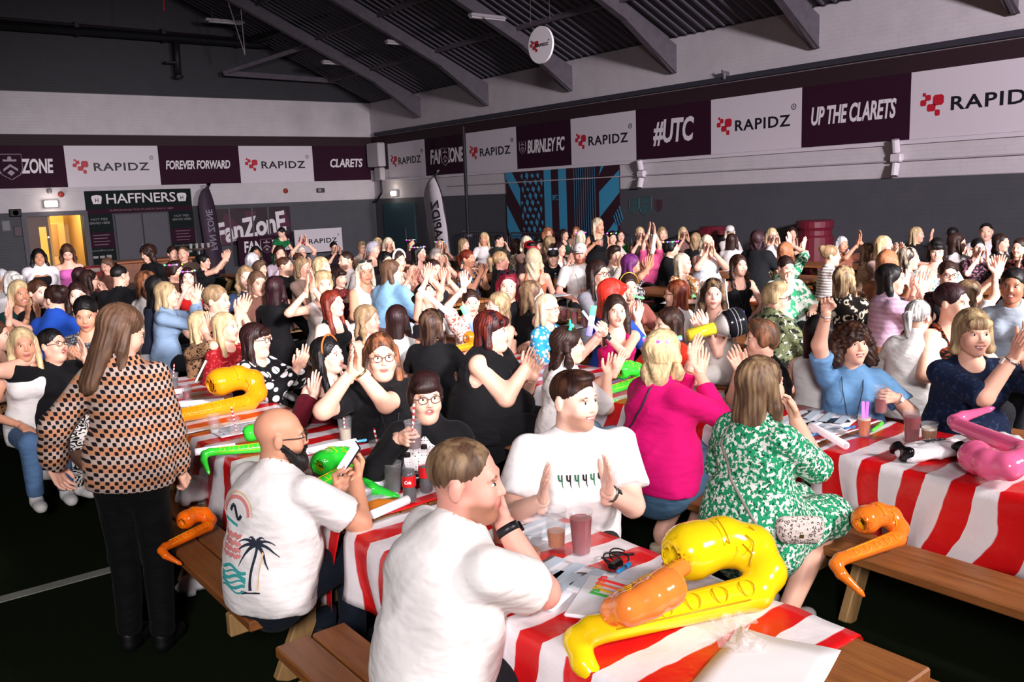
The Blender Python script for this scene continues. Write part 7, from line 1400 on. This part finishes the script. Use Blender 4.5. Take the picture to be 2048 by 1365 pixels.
# far-left furniture: counter, red crates, blue tub, folding chair
def far(px, py, v): return atv(px, py, v)
a_ = far(305, 520, 19.5); o = empty('serving_counter', (a_[0], 19.5, 0), 0, 'orange-brown wooden serving counter below the kiosk doors', 'counter'); MB().box((0, 0, .5), (1.5, .6, 1.0), None, .02).build('carcass', woodmat('6a3418', '8a4a20', 2), o); MB().box((0, 0, 1.02), (1.6, .7, .05), None, .01).build('worktop', woodmat('7a3c1c', '96541f', 0), o)
for k in range(3): MB().box((-.5 + .5 * k, -.31, .55), (.4, .02, .6)).build('panel', woodmat('5a2c14', '7a4018', 2), o)
a_ = far(205, 525, 21); o = empty('red_crate', (a_[0], 21, 0), 0, 'stack of red boxes on the floor under the kiosk side board', 'crate'); MB().box((-.22, 0, .45), (.40, .5, .9), None, .02).build('box', plain('8a1c18', .5), o); MB().box((.22, 0, .48), (.40, .5, .96), None, .02).build('box', plain('961f1a', .5), o)
for x in (-.22, .22): MB().box((x, -.255, .82), (.18, .02, .08)).build('label_plate', plain('b8a8a0', .5), o)
a_ = far(100, 520, 20); o = empty('blue_tub', (a_[0], 20, 0), 0, 'blue plastic tub between the white shirt and the pink top', 'tub'); MB().lathe([(.32, 0), (.38, .85), (.41, .87), (.41, .92), (.36, .92)], (0, 0, 0), 20).build('tub_wall', plain('1a4a78', .4), o, True); MB().lathe([(.42, .92), (.42, .95), (0, .97)], (0, 0, 0), 20).build('lid', plain('184066', .4), o)
a_ = far(430, 490, 21.5); o = empty('poseur_table', (a_[0] - .4, 21.5, 0), 0, 'small high table with white cups beside the dark feather flag', 'table'); MB().lathe([(.3, 1.08), (.3, 1.11), (0, 1.112)], (0, 0, 0), 20).build('table_top', plain('4a3428', .5), o); MB().tube([(0, 0, 0), (0, 0, 1.08)], .03, 8).build('column', plain('8a8a8e', .3, .9), o); MB().lathe([(.25, 0), (.25, .02), (.03, .05)], (0, 0, 0), 18).build('foot', BLK, o)
for k in range(4): tag(MB().lathe([(.03, 0), (.045, .11), (.047, .11)], (a_[0] - .62 + .14 * k, 21.4, 1.112), 12).build('paper_cup', plain('d8d0d0', .6), None, True), 'white paper cup on the small high table, %s' % ('leftmost of four', 'second from left of four', 'third from left of four', 'rightmost of four')[k], 'cup', 'paper cups on the high table')
# printed motifs on the T-shirts, projected on to the cloth
def decal(rec, polys, axis, label='print'):
    """polys: (material, [(x, z) outline]) in the wearer's frame; axis -1 prints the back, +1 the chest"""
    tp = [c for c in rec['o'].children if c.name.startswith('top')][0]; me = tp.data; bv = BVHTree.FromPolygons([v.co for v in me.vertices], [tuple(p.vertices) for p in me.polygons])
    by = {}
    for mat, pts in polys:
        n = len(pts); cx = sum(p[0] for p in pts) / n; cz = sum(p[1] for p in pts) / n; V = []
        for x, z in list(pts) + [(cx, cz)]:
            h = bv.ray_cast(Vector((x, axis * 1.0, z)), Vector((0, -axis, 0))); V.append(h[0] + Vector((0, axis * .004, 0)) if h[0] else None)
        if any(v is None for v in V): continue
        m = by.setdefault(mat.name, (mat, MB()))[1]; m.add([tuple(v) for v in V], [(i, (i + 1) % n, n) if axis < 0 else ((i + 1) % n, i, n) for i in range(n)])
    for mat, m in by.values(): link(label, m.mesh('print', True), mat, rec['o'])['kind'] = 'stuff'
def strip(pts, w0, w1=None):
    out = []; w1 = w0 if w1 is None else w1; n = len(pts)
    for i in range(n - 1):
        (x0, z0), (x1, z1) = pts[i], pts[i + 1]; L = math.hypot(x1 - x0, z1 - z0); nx, nz = -(z1 - z0) / L, (x1 - x0) / L; a, b_ = w0 + (w1 - w0) * i / (n - 1), w0 + (w1 - w0) * (i + 1) / (n - 1); out.append([(x0 + nx * a, z0 + nz * a), (x1 + nx * b_, z1 + nz * b_), (x1 - nx * b_, z1 - nz * b_), (x0 - nx * a, z0 - nz * a)])
    return out
NVY, TEAL, COR, SAND = plain('1c2434', .8), plain('3aa3a0', .8), plain('e08a86', .8), plain('e8c8a0', .8); pl = []
z0 = bald['sk']['pel'][2]; X0 = .10
pl += [(NVY, q_) for q_ in strip([(X0 - .005 * math.sin(t * 5), z0 + .06 + .19 * t) for t in np.linspace(0, 1, 9)], .007, .005)]
for a, L in ((2.9, .10), (2.4, .11), (1.9, .10), (1.2, .10), (.7, .10), (.15, .09), (3.5, .08), (-.5, .07)): pl += [(NVY, q_) for q_ in strip([(X0 + L * t * math.cos(a), z0 + .25 + L * t * math.sin(a) - .07 * t * t) for t in np.linspace(0, 1, 6)], .010, .001)]
for k in range(6): pl += [(TEAL, q_) for q_ in strip([(-.10 + .17 * t, z0 + .045 + .018 * k + .012 * math.sin(t * 7 + k)) for t in np.linspace(0, 1, 9)], .007 if k % 2 else .004)]
for k in range(4): pl += [(COR, q_) for q_ in strip([(-.10 + .13 * t, z0 + .19 + .028 * k + .006 * math.sin(t * 22 + k * 2)) for t in np.linspace(0, 1, 15)], .009)]
pl += [(COR, q_) for q_ in strip([(-.03 + .085 * math.cos(t), z0 + .36 + .075 * math.sin(t)) for t in np.linspace(0, 3.14, 13)], .008)]; pl += [(SAND, q_) for q_ in strip([(-.03 + .105 * math.cos(t), z0 + .36 + .095 * math.sin(t)) for t in np.linspace(0, 3.14, 13)], .004)]; pl += [(NVY, q_) for q_ in strip([(-.07 + .08 * t, z0 + .37 + .03 * math.sin(t * 6)) for t in np.linspace(0, 1, 7)], .008)]; pl += [(TEAL, q_) for q_ in strip([(-.11 + .1 * t, z0 + .335 - .02 * t) for t in np.linspace(0, 1, 4)], .006)]; pl += [(SAND, q_) for q_ in strip([(X0 + .03, z0 + .06), (X0 + .032, z0 + .22)], .004)]; pl += [(NVY, q_) for q_ in strip([(X0 - .05, z0 + .045), (X0 + .04, z0 + .05)], .008, .003)]
decal(bald, pl, -1, 'back_print'); pl = []; zc = tee['sk']['chest'][2] - .005
for k in range(6):
    x = .088 - .035 * k; c = plain('1f6a4a', .8) if k % 2 == 0 else plain('141418', .8)
    pl += [(c, q_) for q_ in strip([(x + .011, zc + .024), (x + .010, zc), (x - .002, zc - .002), (x - .003, zc + .024)], .0038)] + [(c, q_) for q_ in strip([(x - .003, zc + .024), (x - .003, zc - .018), (x - .007, zc - .034)], .0038, .001)]
decal(tee, pl, 1, 'chest_print')

# white folding chair between the tables behind the redhead
a_ = T(690, 668, .80); ch = empty('folding_chair', (a_[0], a_[1], 0), .9, 'white metal folding chair behind the redhead', 'chair'); WM = plain('d0cccc', .35)
for sx in (-.2, .2): MB().tube([(sx, .22, 0), (sx, -.05, .45), (sx, -.17, .82)], .011, 7).build('leg', WM, ch, True); MB().tube([(sx * .9, -.25, 0), (sx * .9, .18, .45)], .011, 7).build('leg', WM, ch, True)
MB().box((0, .03, .455), (.40, .38, .02), None, .008).build('seat', WM, ch); MB().box((0, -.16, .74), (.40, .02, .16), Matrix.Rotation(.2, 3, 'X'), .008).build('backrest', WM, ch)
